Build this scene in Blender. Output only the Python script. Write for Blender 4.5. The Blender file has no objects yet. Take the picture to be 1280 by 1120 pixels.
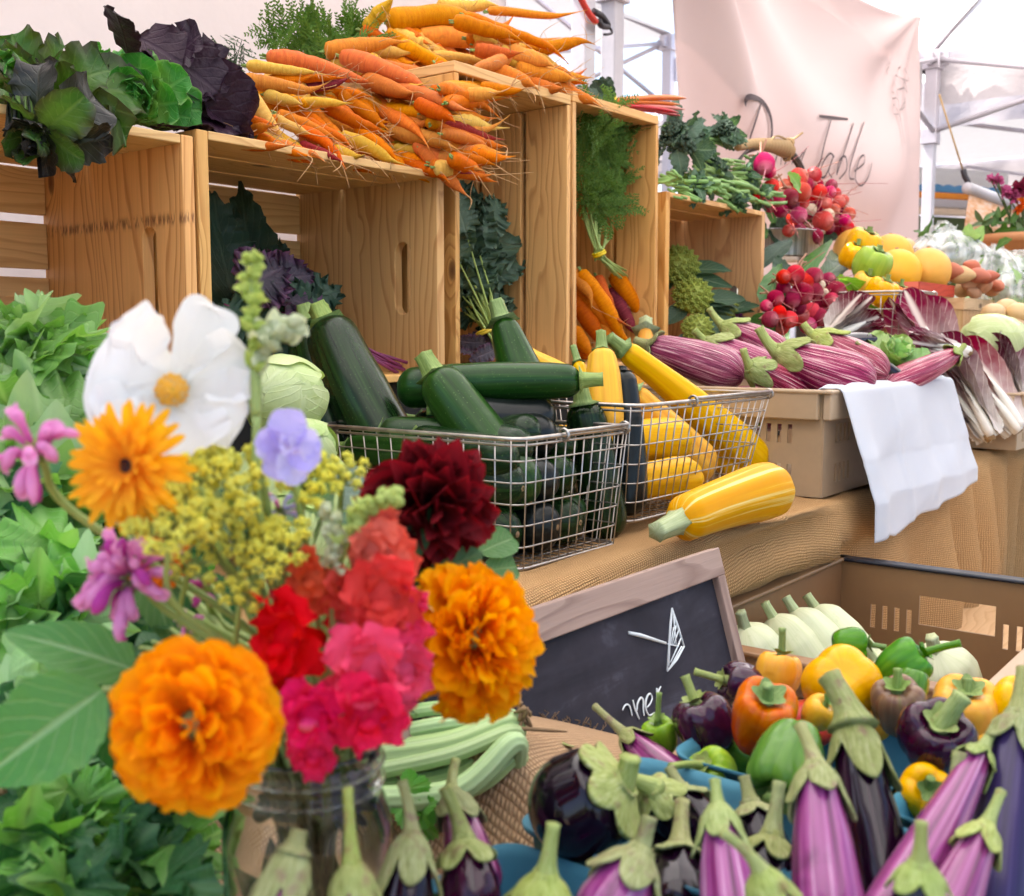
import bpy, math, random
import numpy as np
from mathutils import Vector, Matrix
SC = bpy.context.scene
COL = SC.collection
# ------------------------------------------------------------------ camera geometry (metres, camera height Z0)
F, CX, CY = 1350.0, 640.0, 560.0
Z0 = 1.12
PITCH = math.atan(140 / F)
YAW = math.radians(38)
FH = np.array([math.cos(YAW), math.sin(YAW), 0.0])
RT = np.array([math.sin(YAW), -math.cos(YAW), 0.0])
UPV = np.array([0, 0, 1.0])
FW = FH * math.cos(PITCH) - UPV * math.sin(PITCH)
CU = FH * math.sin(PITCH) + UPV * math.cos(PITCH)
CAM = np.array([0, 0, Z0])
def ray(px, py): return FW + (px - CX) / F * RT - (py - CY) / F * CU
def at(px, py, d): return CAM + d * ray(px, py)
def onY(px, py, Y): r = ray(px, py); return CAM + r * (Y / r[1])
def onX(px, py, X): r = ray(px, py); return CAM + r * (X / r[0])
def onZ(px, py, z): r = ray(px, py); return CAM + r * ((z - Z0) / r[2])     # z absolute
def V3(*a): return np.array(a, float)
def nrm(v): v = np.asarray(v, float); return v / (np.linalg.norm(v) + 1e-12)
TIER = Z0 - .262          # top of the upper burlap tier
NEAR = Z0 - .372          # top of the near table
LOW = Z0 - .56            # lower bench that carries the harvest crate
SHELF = Z0 - .07          # the step the wooden crates stand on

# ------------------------------------------------------------------ mesh builder
class MB:
    def __init__(s): s.V = []; s.Q = []; s.U = []; s.M = []; s.n = 0
    def grid(s, P, closed=False, mat=0, us=(0, 1), vs=(0, 1), uv=None):
        P = np.asarray(P, float); a, b = P.shape[:2]
        idx = np.arange(a * b).reshape(a, b) + s.n
        if closed: idx = np.concatenate([idx, idx[:, :1]], 1)
        c = idx.shape[1]
        if uv is None:
            uu, vv = np.meshgrid(np.linspace(us[0], us[1], c), np.linspace(vs[0], vs[1], a))
            uv = np.stack([uu, vv], -1)
        st = lambda A: np.stack([A[:-1, :-1], A[:-1, 1:], A[1:, 1:], A[1:, :-1]], 2)
        q = st(idx).reshape(-1, 4)
        s.V.append(P.reshape(-1, 3)); s.Q.append(q); s.U.append(st(uv).reshape(-1, 4, 2))
        s.M.append(np.full(len(q), mat)); s.n += a * b
        return s
    def tube(s, pts, rad, n=8, mat=0, shape=None, cap=True, vs=(0, 1)):
        P = np.asarray(pts, float); m = len(P)
        r = np.broadcast_to(np.asarray(rad, float), (m,)).copy()
        T = np.gradient(P, axis=0); T /= np.linalg.norm(T, axis=1)[:, None] + 1e-12
        x = np.cross(T[0], [0, 0, 1.0])
        if np.linalg.norm(x) < .05: x = np.cross(T[0], [0, 1.0, 0])
        X = np.zeros((m, 3)); x = nrm(x)
        for i in range(m):
            x = nrm(x - T[i] * x.dot(T[i])); X[i] = x
        Y = np.cross(T, X)
        th = np.arange(n) * 2 * np.pi / n
        k = np.ones((m, n)) if shape is None else shape(th[None, :], np.linspace(0, 1, m)[:, None]) * np.ones((m, n))
        G = P[:, None] + (r[:, None] * k)[..., None] * (np.cos(th)[None, :, None] * X[:, None] + np.sin(th)[None, :, None] * Y[:, None])
        if cap:
            G = np.concatenate([np.repeat(P[:1, None], n, 1), G, np.repeat(P[-1:, None], n, 1)], 0)
        return s.grid(G, True, mat, vs=vs)
    def box(s, c, size, rot=None, mat=0, grain=None, rnd=True):
        """box with UVs in metres, U along the longest side (or axis `grain`)"""
        c = np.asarray(c, float); h = np.asarray(size, float) / 2
        g = int(np.argmax(size)) if grain is None else grain
        off = np.array([random.random() * 20, random.random() * 20]) if rnd else np.zeros(2)
        R = np.eye(3) if rot is None else np.asarray(rot)
        for ax in range(3):
            o = [i for i in range(3) if i != ax]
            a, b = (o[0], o[1]) if o[0] == g or g not in o else (o[1], o[0])
            for sg in (-1, 1):
                pts = []; uvs = []
                seq = [(-1, -1), (1, -1), (1, 1), (-1, 1)]
                e = np.zeros(3); ea = np.zeros(3); eb = np.zeros(3); e[ax] = sg; ea[a] = 1; eb[b] = 1
                if np.dot(np.cross(ea, eb), e) < 0: seq = seq[::-1]
                for (p, q) in seq:
                    v = e * h + ea * h * p + eb * h * q
                    pts.append(c + R @ v); uvs.append([v[a] + off[0], v[b] + off[1] + ax * .37 + sg * .05])
                s.V.append(np.array(pts)); s.Q.append(np.arange(4)[None] + s.n); s.U.append(np.array(uvs)[None])
                s.M.append(np.array([mat])); s.n += 4
        return s
    def ball(s, c, r, n=8, m=6, mat=0, sc=(1, 1, 1), rot=None):
        a = np.linspace(0, np.pi, m)[:, None]; th = (np.arange(n) * 2 * np.pi / n)[None]
        G = np.stack([np.sin(a) * np.cos(th), np.sin(a) * np.sin(th), np.cos(a) * np.ones_like(th)], -1) * np.asarray(sc) * r
        if rot is not None: G = G @ np.asarray(rot).T
        return s.grid(G[::-1] + np.asarray(c), True, mat)
    def add(s, o, Mx=None):
        for v, q, u, m in zip(o.V, o.Q, o.U, o.M):
            pass
        V = np.concatenate(o.V)
        if Mx is not None: V = V @ np.asarray(Mx)[:3, :3].T + np.asarray(Mx)[:3, 3]
        s.V.append(V); s.Q.append(np.concatenate(o.Q) + s.n); s.U.append(np.concatenate(o.U)); s.M.append(np.concatenate(o.M)); s.n += len(V)
        return s
    def build(s, name, mats, parent=None, off=None, smooth=True, mx=None, sharp=None, bevel=0, weld=False):
        V = np.concatenate(s.V); Q = np.concatenate(s.Q); U = np.concatenate(s.U); Mi = np.concatenate(s.M)
        if off is None and parent is not None and mx is None: off = np.array(parent.matrix_world.translation) if not parent.get('_local') else None
        if off is not None: V = V - np.asarray(off)
        me = bpy.data.meshes.new(name)
        me.vertices.add(len(V)); me.vertices.foreach_set('co', V.astype(np.float32).ravel())
        me.loops.add(len(Q) * 4); me.loops.foreach_set('vertex_index', Q.astype(np.int32).ravel())
        me.polygons.add(len(Q)); me.polygons.foreach_set('loop_start', np.arange(0, len(Q) * 4, 4, dtype=np.int32))
        me.polygons.foreach_set('material_index', Mi.astype(np.int32))
        uvl = me.uv_layers.new(name='UVMap'); uvl.data.foreach_set('uv', U.astype(np.float32).ravel())
        me.polygons.foreach_set('use_smooth', np.full(len(Q), bool(smooth)))
        for m in (mats if isinstance(mats, (list, tuple)) else [mats]): me.materials.append(m)
        me.update(calc_edges=True)
        if sharp: me.set_sharp_from_angle(angle=math.radians(sharp))
        ob = bpy.data.objects.new(name, me); COL.objects.link(ob)
        if parent is not None: ob.parent = parent
        if mx is not None: ob.matrix_world = Matrix(mx.tolist()) if isinstance(mx, np.ndarray) else mx
        if weld:
            w = ob.modifiers.new('weld', 'WELD'); w.merge_threshold = 1e-5
        if bevel:
            if not weld:
                w = ob.modifiers.new('weld', 'WELD'); w.merge_threshold = 1e-5
            b = ob.modifiers.new('bevel', 'BEVEL'); b.width = bevel; b.segments = 2; b.limit_method = 'ANGLE'
        return ob

def tag(o, label=None, cat=None, group=None, kind=None):
    if label: o['label'] = label
    if cat:
        o['category'] = cat; o['kind'] = kind or 'thing'
    if group: o['group'] = group
    if kind: o['kind'] = kind
    return o
def empty(name, loc, label, cat, group=None, mx=None):
    o = bpy.data.objects.new(name, None); COL.objects.link(o); o.empty_display_size = .02
    if mx is not None:
        o.matrix_world = Matrix(np.asarray(mx).tolist()); o['_local'] = 1
    else:
        o.location = [float(v) for v in loc]; o.matrix_world = Matrix.Translation(o.location)
    return tag(o, label, cat, group)
def frame(p0, p1, roll=0., up=(0, 0, 1)):
    """matrix whose z runs p0->p1 and whose x leans towards `up`"""
    p0 = np.asarray(p0, float); z = nrm(np.asarray(p1, float) - p0)
    u = np.asarray(up, float); x = u - z * u.dot(z)
    if np.linalg.norm(x) < 1e-3: x = np.array([1.0, 0, 0]) - z * z[0]
    x = nrm(x); y = np.cross(z, x)
    c, s_ = math.cos(roll), math.sin(roll)
    M = np.eye(4); M[:3, 0] = c * x + s_ * y; M[:3, 1] = -s_ * x + c * y; M[:3, 2] = z; M[:3, 3] = p0
    return M
def spline(pts, n=24):
    P = np.asarray(pts, float); m = len(P)
    P = np.concatenate([2 * P[:1] - P[1:2], P, 2 * P[-1:] - P[-2:-1]])
    out = []
    for t in np.linspace(0, m - 1 - 1e-6, n):
        i = int(t); u = t - i; a, b, c, d = P[i:i + 4]
        out.append(.5 * ((2 * b) + (c - a) * u + (2 * a - 5 * b + 4 * c - d) * u * u + (3 * b - a - 3 * c + d) * u ** 3))
    return np.array(out)
class LN:
    """cheap smooth noise: a sum of random sines of any number of coordinates"""
    def __init__(s, seed, k=5, f=1.0, dim=3):
        r = np.random.RandomState(seed); s.w = r.randn(k, dim) * f; s.p = r.rand(k) * 6.28; s.k = k
    def __call__(s, *c):
        out = 0
        for i in range(s.k):
            a = s.p[i]
            for j, x in enumerate(c): a = a + s.w[i, j] * x
            out = out + np.sin(a)
        return out / math.sqrt(s.k)

# ------------------------------------------------------------------ materials
class G:
    def __init__(s, name):
        s.m = bpy.data.materials.new(name); s.m.use_nodes = True; s.t = s.m.node_tree; s.t.nodes.clear()
        s.out = s.t.nodes.new('ShaderNodeOutputMaterial')
    def n(s, typ, ins=None, out=0, **props):
        nd = s.t.nodes.new('ShaderNode' + typ)
        for k, v in props.items(): setattr(nd, k, v)
        for k, v in (ins or {}).items():
            sk = nd.inputs[k]
            if isinstance(v, bpy.types.NodeSocket): s.t.links.new(v, sk)
            else:
                if sk.type == 'RGBA' and len(v) == 3: v = tuple(v) + (1,)
                sk.default_value = v
        return nd.outputs[out] if out is not None else nd
    def uv(s): return s.n('TexCoord', out=2)
    def obj(s): return s.n('TexCoord', out=3)
    def rnd(s): return s.n('ObjectInfo', out='Random')
    def math(s, op, a, b=0., c=None):
        d = {0: a, 1: b}
        if c is not None: d[2] = c
        return s.n('Math', d, operation=op)
    def vmap(s, v, sc=(1, 1, 1), loc=(0, 0, 0)): return s.n('Mapping', {'Vector': v, 'Scale': sc, 'Location': loc})
    def roff(s, v, k=10.):
        r = s.n('CombineXYZ', {0: s.math('MULTIPLY', s.rnd(), k), 1: s.math('MULTIPLY', s.rnd(), k * 1.7), 2: s.math('MULTIPLY', s.rnd(), k * .6)})
        return s.n('VectorMath', {0: v, 1: r}, operation='ADD')
    def noise(s, v, scale=5., detail=3., rough=.5, dist=0.): return s.n('TexNoise', {'Vector': v, 'Scale': scale, 'Detail': detail, 'Roughness': rough, 'Distortion': dist})
    def ramp(s, f, stops, interp='LINEAR'):
        nd = s.t.nodes.new('ShaderNodeValToRGB'); s.t.links.new(f, nd.inputs[0]); r = nd.color_ramp; r.interpolation = interp
        while len(r.elements) < len(stops): r.elements.new(.5)
        for e, (p, c) in zip(r.elements, stops):
            e.position = p; e.color = (tuple(c) + (1,)) if not isinstance(c, (int, float)) else (c, c, c, 1)
        return nd.outputs[0]
    def mix(s, f, a, b, bt='MIX'):
        nd = s.t.nodes.new('ShaderNodeMix'); nd.data_type = 'RGBA'; nd.blend_type = bt
        for sk, v in ((nd.inputs[0], f), (nd.inputs[6], a), (nd.inputs[7], b)):
            if isinstance(v, bpy.types.NodeSocket): s.t.links.new(v, sk)
            else: sk.default_value = v if isinstance(v, (int, float)) else tuple(v) + (1,)
        return nd.outputs[2]
    def sep(s, v): nd = s.n('SeparateXYZ', {0: v}, out=None); return nd.outputs
    def vary(s, col, h=.02, sa=.1, va=.15):
        r = s.rnd(); r2 = s.math('FRACT', s.math('MULTIPLY', r, 7.31)); r3 = s.math('FRACT', s.math('MULTIPLY', r, 23.7))
        return s.n('HueSaturation', {'Color': col, 'Hue': s.math('MULTIPLY_ADD', r, h * 2, .5 - h), 'Saturation': s.math('MULTIPLY_ADD', r2, sa * 2, 1 - sa), 'Value': s.math('MULTIPLY_ADD', r3, va * 2, 1 - va)})
    def bump(s, h, st=.3, dist=.001): return s.n('Bump', {'Height': h, 'Strength': st, 'Distance': dist})
    def pr(s, col, rough=.5, bump=None, spec=.5, coat=0., sss=0., metal=0., trans=0., tcol=None, alpha=None, coatr=.1, sheen=0.):
        d = {'Base Color': col, 'Roughness': rough, 'Specular IOR Level': spec, 'Metallic': metal}
        if bump is not None: d['Normal'] = bump
        if coat: d['Coat Weight'] = coat; d['Coat Roughness'] = coatr
        if sheen: d['Sheen Weight'] = sheen
        if sss: d['Subsurface Weight'] = sss; d['Subsurface Radius'] = (.01, .005, .003); d['Subsurface Scale'] = .5
        if alpha is not None: d['Alpha'] = alpha
        sh = s.n('BsdfPrincipled', d)
        if trans:
            t = {'Color': tcol if tcol is not None else col}
            if bump is not None: t['Normal'] = bump
            sh = s.n('MixShader', {0: trans, 1: sh, 2: s.n('BsdfTranslucent', t)})
        s.t.links.new(sh, s.out.inputs[0]); return s.m
MT = {}
EXPO = 2.2
# ------------------------------------------------------------------ procedural materials
def flat(name, col, rough=.5, **k):
    g = G(name); nz = g.noise(g.roff(g.obj()), 60, 3)
    c = g.mix(g.math('MULTIPLY', nz, .35), col, tuple(x * .7 for x in col)); n2 = g.noise(g.roff(g.obj()), 7, 5, .65)
    c = g.mix(g.ramp(n2, [(.5, 0.), (.72, .35)]), c, tuple(x * .6 + .02 for x in col))
    MT[name] = g.pr(g.vary(c, .005, .05, .08), rough, **k); return MT[name]
def wood(name, pale, dark, stain=None, rough=.55):
    g = G(name); uv = g.roff(g.uv(), 3.)
    warp = g.noise(g.vmap(uv, (1.3, 7, 1)), 1.6, 2, .5)
    warp2 = g.noise(g.vmap(uv, (3, 26, 1)), 1.0, 2, .5)
    v = g.sep(uv)[1]
    ph = g.math('ADD', g.math('MULTIPLY', v, 55.), g.math('ADD', g.math('MULTIPLY', warp, 9.), g.math('MULTIPLY', warp2, 1.6)))
    vor = g.n('TexVoronoi', {'Vector': g.vmap(uv, (4.2, 9, 1)), 'Scale': 1.0, 'Randomness': 1.0})
    kn = g.ramp(vor, [(0, 1.0), (.055, .75), (.085, 0.)])
    halo = g.ramp(vor, [(0, 1.0), (.26, 0.)])
    ph = g.math('ADD', ph, g.math('MULTIPLY', halo, 3.))
    saw = g.math('FRACT', ph)
    ring = g.ramp(saw, [(0, 0.), (.62, .3), (.86, 1.), (.97, .55), (1., 0.)])
    fib = g.noise(g.vmap(uv, (10, 420, 1)), 1., 3, .6)
    blot = g.noise(g.vmap(uv, (5, 9, 1)), 1., 2)
    c = g.mix(g.math('MULTIPLY', ring, .85), pale, dark)
    c = g.mix(g.math('MULTIPLY', g.math('SUBTRACT', fib, .35), .5), c, tuple(x * .55 for x in dark))
    c = g.mix(g.math('MULTIPLY', blot, .3), c, tuple(a * .82 for a in pale))
    c = g.mix(kn, c, (.13, .05, .02))
    if stain is not None:
        sx = g.sep(g.n('TexCoord', out=3))
        band = g.ramp(g.math('ABSOLUTE', g.math('SUBTRACT', sx[2], stain)), [(0, 1.), (.004, .8), (.009, 0.)])
        st = g.noise(g.vmap(g.obj(), (300, 260, 60)), 1., 2)
        c = g.mix(g.math('MULTIPLY', band, g.ramp(st, [(.42, 0.), (.58, .8)])), c, (.12, .04, .015))
    h = g.math('ADD', g.math('MULTIPLY', ring, -.4), g.math('MULTIPLY', fib, .6))
    MT[name] = g.pr(g.vary(c, .006, .08, .1), rough, g.bump(h, .35, .0012), spec=.35); return MT[name]
wood('pine', (.83, .475, .175), (.50, .205, .055))
wood('pine_pale', (.84, .51, .205), (.60, .29, .09))
wood('pine_stained', (.83, .475, .175), (.48, .19, .048), stain=.215)
wood('slat_pine', (.81, .445, .15), (.48, .195, .05))
wood('grey_oak', (.42, .29, .24), (.22, .135, .11), rough=.7)
wood('thin_wood', (.70, .46, .24), (.56, .33, .15))
wood('red_wood', (.62, .085, .05), (.45, .05, .03))

def burlap(name, col, dark, sc=620., hole=.5):
    g = G(name); uv = g.uv(); s = g.sep(uv)
    wob = g.noise(g.vmap(uv, (60, 60, 1)), 1., 2)
    a = g.math('SINE', g.math('ADD', g.math('MULTIPLY', s[0], sc * 3.14159), g.math('MULTIPLY', wob, 3.5)))
    b = g.math('SINE', g.math('ADD', g.math('MULTIPLY', s[1], sc * 3.14159), g.math('MULTIPLY', wob, 3.5)))
    w = g.math('MULTIPLY', g.math('ABSOLUTE', a), g.math('ABSOLUTE', b))
    thick = g.noise(g.vmap(uv, (25, 900, 1)), 1., 2); thick2 = g.noise(g.vmap(uv, (900, 25, 1)), 1., 2)
    th = g.math('ADD', thick, thick2)
    c = g.mix(g.ramp(w, [(0., 0.), (.75, 1.)]), dark, col)
    c = g.mix(g.math('MULTIPLY', g.ramp(th, [(.75, 0.), (1.25, 1.)]), .45), c, tuple(x * .62 for x in col))
    big = g.noise(g.vmap(uv, (7, 7, 1)), 1., 4)
    c = g.mix(g.math('MULTIPLY', big, .28), c, tuple(x * .62 for x in col))
    h = g.math('ADD', w, g.math('MULTIPLY', th, .6))
    MT[name] = g.pr(c, .92, g.bump(h, .9, .0016), spec=.1); return MT[name]
burlap('burlap', (.76, .455, .205), (.24, .105, .035), 250.)
burlap('burlap_near', (.70, .46, .27), (.28, .145, .07), 300.)

def veg(name, stops, rough=.35, streak=(6, 2, 1.5), lump=.25, mott=None, coat=.0, spec=.3, sss=.0, va=.12, hue=.012, tipcol=None, bumpsc=40, specks=None):
    """colour along/around the body: stretched noise over the UV drives a colour ramp"""
    g = G(name); uv = g.uv(); s = g.sep(uv)
    ang = g.math('MULTIPLY', s[0], 6.28318)
    cyl = g.n('CombineXYZ', {0: g.math('MULTIPLY', g.math('COSINE', ang), streak[0]), 1: g.math('MULTIPLY', g.math('SINE', ang), streak[0]), 2: g.math('MULTIPLY', s[1], streak[1])})
    nz = g.noise(g.roff(cyl, 20.), streak[2], 4, .6, .2)
    c = g.ramp(nz, stops)
    if mott:
        m = g.noise(g.roff(g.obj()), mott[1], 3, .6)
        c = g.mix(g.ramp(m, [(mott[2], 0.), (mott[2] + .15, mott[3])]), c, mott[0])
    if specks:
        sp = g.n('TexVoronoi', {'Vector': g.roff(g.obj()), 'Scale': specks[1]})
        c = g.mix(g.ramp(sp, [(0, specks[2]), (.22, 0.)]), c, specks[0])
    if tipcol: c = g.mix(g.ramp(s[1], [(tipcol[1], 0.), (tipcol[2], 1.)]) if tipcol[2] > tipcol[1] else g.ramp(s[1], [(tipcol[2], 1.), (tipcol[1], 0.)]), c, tipcol[0])
    b = g.noise(g.roff(g.obj()), bumpsc, 3)
    MT[name] = g.pr(g.vary(c, hue, .08, va), rough, g.bump(b, lump, .002), coat=coat, spec=spec, sss=sss); return MT[name]
veg('zucchini', [(.3, (.003, .011, .0026)), (.52, (.007, .025, .005)), (.75, (.020, .058, .010))], .27, (5, 1.2, 1.2), .12, specks=((.07, .14, .035), 170, .55), mott=((.035, .07, .016), 26, .58, .5), spec=.25)
veg('zucchini_mid', [(.3, (.005, .026, .003)), (.55, (.012, .052, .006)), (.75, (.03, .09, .013))], .30, (5, 1.2, 1.2), .12, specks=((.10, .19, .05), 190, .7), mott=((.05, .11, .022), 24, .62, .4), spec=.25)
veg('zucchini_black', [(.3, (.003, .0045, .0045)), (.6, (.007, .010, .009)), (.8, (.018, .026, .018))], .28, (5, 1.2, 1.2), .12, spec=.3)
veg('green_stem', [(.3, (.12, .20, .045)), (.7, (.27, .36, .11))], .55, (5, 1.5, 1.5), .5, bumpsc=120)
veg('yellow_squash', [(.3, (.72, .30, .0008)), (.5, (.76, .37, .001)), (.72, (.80, .45, .008))], .36, (4, .8, 1.4), .12, spec=.15)
veg('striped_squash', [(.42, (.78, .36, .0006)), (.56, (.81, .42, .002)), (.65, (.87, .68, .22))], .4, (3.4, .4, 1.3), .15, spec=.12)
veg('pale_stem', [(.3, (.34, .40, .16)), (.7, (.55, .58, .33))], .6, (6, 1., 1.5), .4)
veg('white_squash', [(.3, (.62, .64, .36)), (.6, (.70, .70, .45)), (.8, (.56, .60, .30))], .5, (5, 1., 1.4), .12, mott=((.5, .52, .26), 90, .62, .4))
veg('striped_eggplant', [(.38, (.09, .002, .020)), (.49, (.27, .010, .065)), (.56, (.44, .08, .16)), (.65, (.82, .60, .56))], .34, (13, 1.7, 1.6), .1, coat=.06)
veg('fairy_eggplant', [(.30, (.055, .002, .035)), (.44, (.20, .011, .12)), (.58, (.36, .06, .24)), (.72, (.62, .36, .50))], .24, (2.6, .35, 1.3), .1, coat=.3, spec=.4, mott=((.06, .003, .04), 30, .62, .6))
veg('dark_eggplant', [(.3, (.005, .0015, .006)), (.6, (.011, .002, .011)), (.8, (.05, .006, .032))], .14, (3, 1, 1.), .08, coat=.3)
veg('sheen_eggplant', [(.3, (.016, .008, .04)), (.6, (.04, .022, .10)), (.8, (.10, .07, .2))], .25, (3, .6, 1.), .08, coat=.1)  # dark skin with its bluish sheen put into the colour
veg('calyx', [(.25, (.14, .14, .04)), (.45, (.26, .28, .09)), (.6, (.34, .35, .15)), (.75, (.46, .45, .26))], .65, (9, 2, 1.5), .6, mott=((.20, .10, .08), 110, .55, .75), bumpsc=150)
veg('calyx_green', [(.25, (.15, .19, .035)), (.45, (.27, .33, .08)), (.6, (.36, .41, .14)), (.75, (.48, .50, .26))], .65, (9, 2, 1.5), .6, mott=((.24, .14, .07), 95, .58, .75), bumpsc=150)
veg('pepper_yellow', [(.3, (.78, .32, .001)), (.7, (.84, .42, .002))], .2, (3, 1, 1.), .05, coat=.1, spec=.2)
veg('pepper_orange', [(.35, (.58, .048, .0006)), (.55, (.64, .10, .001)), (.75, (.50, .19, .025))], .2, (3, 1, 1.), .05, coat=.1, spec=.2, mott=((.28, .11, .035), 40, .64, .6), tipcol=((.58, .014, .0006), .66, .46))
veg('pepper_red', [(.3, (.50, .012, .003)), (.7, (.60, .025, .005))], .2, (3, 1, 1.), .05, coat=.12)
veg('pepper_green', [(.3, (.035, .15, .006)), (.7, (.11, .29, .014))], .2, (3, 1, 1.), .05, coat=.1, spec=.2)
veg('pepper_lime', [(.3, (.18, .36, .012)), (.7, (.32, .48, .035))], .2, (3, 1, 1.), .05, coat=.1, spec=.2)
veg('pepper_purple', [(.3, (.014, .002, .012)), (.7, (.058, .004, .032))], .12, (3, 1, 1.), .05, coat=.35)
veg('pepper_brown', [(.3, (.14, .05, .025)), (.6, (.25, .13, .06)), (.8, (.16, .16, .04))], .2, (3, 1, 1.), .05, coat=.12)
def carrot_mat(name, stops, tip, t0=.80):
    g = G(name); uv = g.uv(); s = g.sep(uv)
    nz = g.noise(g.roff(g.vmap(uv, (6, 40, 1)), 20.), 1., 3, .6)
    c = g.ramp(nz, stops)
    c = g.mix(g.ramp(s[1], [(.0, .75), (.05, 0.), (t0, 0.), (min(1., t0 + .2), .8)]), c, tip)
    lines = g.noise(g.roff(g.vmap(uv, (3, 130, 1)), 20.), 1., 2, .7)
    c = g.mix(g.ramp(lines, [(.60, 0.), (.72, .55)]), c, tuple(a * .45 for a in stops[0][1]))
    soil = g.noise(g.roff(g.obj()), 55, 4, .65); c = g.mix(g.ramp(soil, [(.56, 0.), (.74, .5)]), c, tuple(a * .5 + .01 for a in stops[0][1]))
    MT[name] = g.pr(g.vary(c, .008, .06, .2), .55, g.bump(lines, .6, .0016), spec=.07)
carrot_mat('carrot_orange', [(.3, (.56, .125, .0008)), (.7, (.68, .195, .002))], (.56, .26, .05))
carrot_mat('carrot_deep', [(.3, (.52, .088, .0008)), (.7, (.62, .135, .001))], (.50, .19, .04))
carrot_mat('carrot_yellow', [(.3, (.58, .30, .03)), (.7, (.66, .40, .07))], (.52, .36, .10))
carrot_mat('carrot_amber', [(.3, (.58, .17, .004)), (.7, (.68, .26, .010))], (.56, .30, .07))
carrot_mat('carrot_purple', [(.3, (.16, .010, .015)), (.7, (.30, .03, .035))], (.45, .12, .08))
carrot_mat('radish_red', [(.3, (.56, .012, .018)), (.7, (.66, .03, .025))], (.62, .28, .26), .50)
carrot_mat('radish_pink', [(.3, (.50, .010, .085)), (.7, (.60, .03, .14))], (.66, .35, .38), .50)
carrot_mat('radish_dark', [(.3, (.22, .006, .035)), (.7, (.36, .012, .06))], (.55, .25, .25), .50)
carrot_mat('radish_white', [(.3, (.70, .52, .36)), (.7, (.76, .64, .48))], (.66, .5, .4), .50)
carrot_mat('radish_salmon', [(.3, (.58, .07, .05)), (.7, (.66, .14, .09))], (.66, .38, .3), .50)

def leafm(name, base, tip, vein=None, rough=.45, trans=.3, nv=14, var=.16, mott=None, edge=None, spec=.4, veinw=.12, glow=1.6, quilt=.5, veinmix=.7, midw=1.):
    """leaf: colour runs base->tip along v, midrib and side veins from the UV, light shines through"""
    g = G(name); uv = g.uv(); s = g.sep(uv)
    nz = g.noise(g.roff(g.obj()), 30, 3, .55)
    f = g.math('ADD', s[1], g.math('MULTIPLY', g.math('SUBTRACT', nz, .5), .5))
    c = g.ramp(f, [(.05, base), (.75, tip)])
    big = g.noise(g.roff(g.obj()), 9, 2)
    c = g.mix(g.math('MULTIPLY', big, .45), c, tuple(x * .55 for x in tip))
    if mott:
        c = g.mix(g.ramp(g.noise(g.roff(g.obj()), mott[1], 3, .6), [(mott[2], 0.), (mott[2] + .12, mott[3])]), c, mott[0])
    x = g.math('ABSOLUTE', g.math('SUBTRACT', s[0], .5))
    if edge: c = g.mix(g.ramp(g.math('ADD', x, g.math('MULTIPLY', g.math('SUBTRACT', nz, .5), .25)), [(edge[1], 0.), (.5, edge[2])]), c, edge[0])
    sv = g.math('ABSOLUTE', g.math('SUBTRACT', g.math('FRACT', g.math('ADD', g.math('SUBTRACT', g.math('MULTIPLY', s[1], float(nv)), g.math('MULTIPLY', x, nv * .55)), g.math('MULTIPLY', nz, .5))), .5))
    svm = g.ramp(sv, [(0, 1.), (veinw, 0.)])
    mid = g.ramp(x, [(0, 1.), (.022 * midw, .8), (.05 * midw, 0.)])
    vm = g.math('MAXIMUM', mid, g.math('MULTIPLY', svm, .55))
    if vein: c = g.mix(g.math('MULTIPLY', vm, veinmix), c, vein)
    h = g.math('ADD', g.math('MULTIPLY', vm, -1.), g.math('MULTIPLY', g.noise(g.roff(g.obj()), 160, 3), quilt))
    c = g.vary(c, .012, .1, var)
    MT[name] = g.pr(c, rough, g.bump(h, .5, .0016), spec=spec, trans=trans, tcol=g.mix(1., c, (glow, glow * 1.05, glow * .55), 'MULTIPLY'))
    return MT[name]
leafm('celery_leaf', (.26, .46, .12), (.17, .42, .075), (.40, .58, .26), .42, .35, 7, veinmix=.35)
leafm('celery_pale', (.42, .62, .30), (.34, .56, .24), (.52, .66, .40), .45, .32, 7, veinmix=.35)
leafm('celery_dark', (.05, .16, .042), (.034, .13, .036), (.10, .22, .08), .45, .22, 7)  # dark leaves; also puts the shadow low in the greens into colour
leafm('broad_leaf', (.17, .36, .09), (.11, .30, .055), (.36, .52, .26), .36, .25, 9, veinw=.09, spec=.5, quilt=1.2)
leafm('butter_lettuce', (.44, .60, .14), (.050, .22, .030), (.22, .42, .12), .42, .3, 9, quilt=1.4, veinmix=.25, edge=((.30, .50, .17), .43, .7), spec=.25)
leafm('green_red_lettuce', (.22, .36, .07), (.045, .13, .022), (.20, .30, .10), .4, .25, 8, edge=((.05, .022, .025), .22, .75), quilt=1.2, veinmix=.3)
leafm('dark_red_lettuce', (.05, .07, .035), (.018, .016, .016), (.06, .06, .04), .38, .15, 8, quilt=1.2, veinmix=.3)
leafm('purple_lettuce', (.06, .02, .035), (.030, .010, .026), (.06, .025, .05), .42, .12, 9, quilt=1.6, glow=1.1, veinmix=.3, spec=.25)
leafm('kale', (.05, .10, .055), (.028, .065, .040), (.11, .17, .11), .5, .15, 11, quilt=1.4, veinmix=.3)
leafm('kale_grey', (.12, .20, .13), (.075, .15, .095), (.22, .30, .2), .5, .2, 11, quilt=1.4, veinmix=.3)
leafm('kale_purple', (.06, .06, .07), (.05, .035, .06), (.10, .07, .10), .5, .15, 11, edge=((.14, .05, .13), .3, .8), quilt=1.6)
leafm('collard', (.10, .18, .10), (.045, .11, .06), (.25, .34, .22), .45, .2, 10)
leafm('green_leaf', (.10, .22, .05), (.06, .18, .035), (.2, .32, .12), .45, .25, 9)
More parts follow.
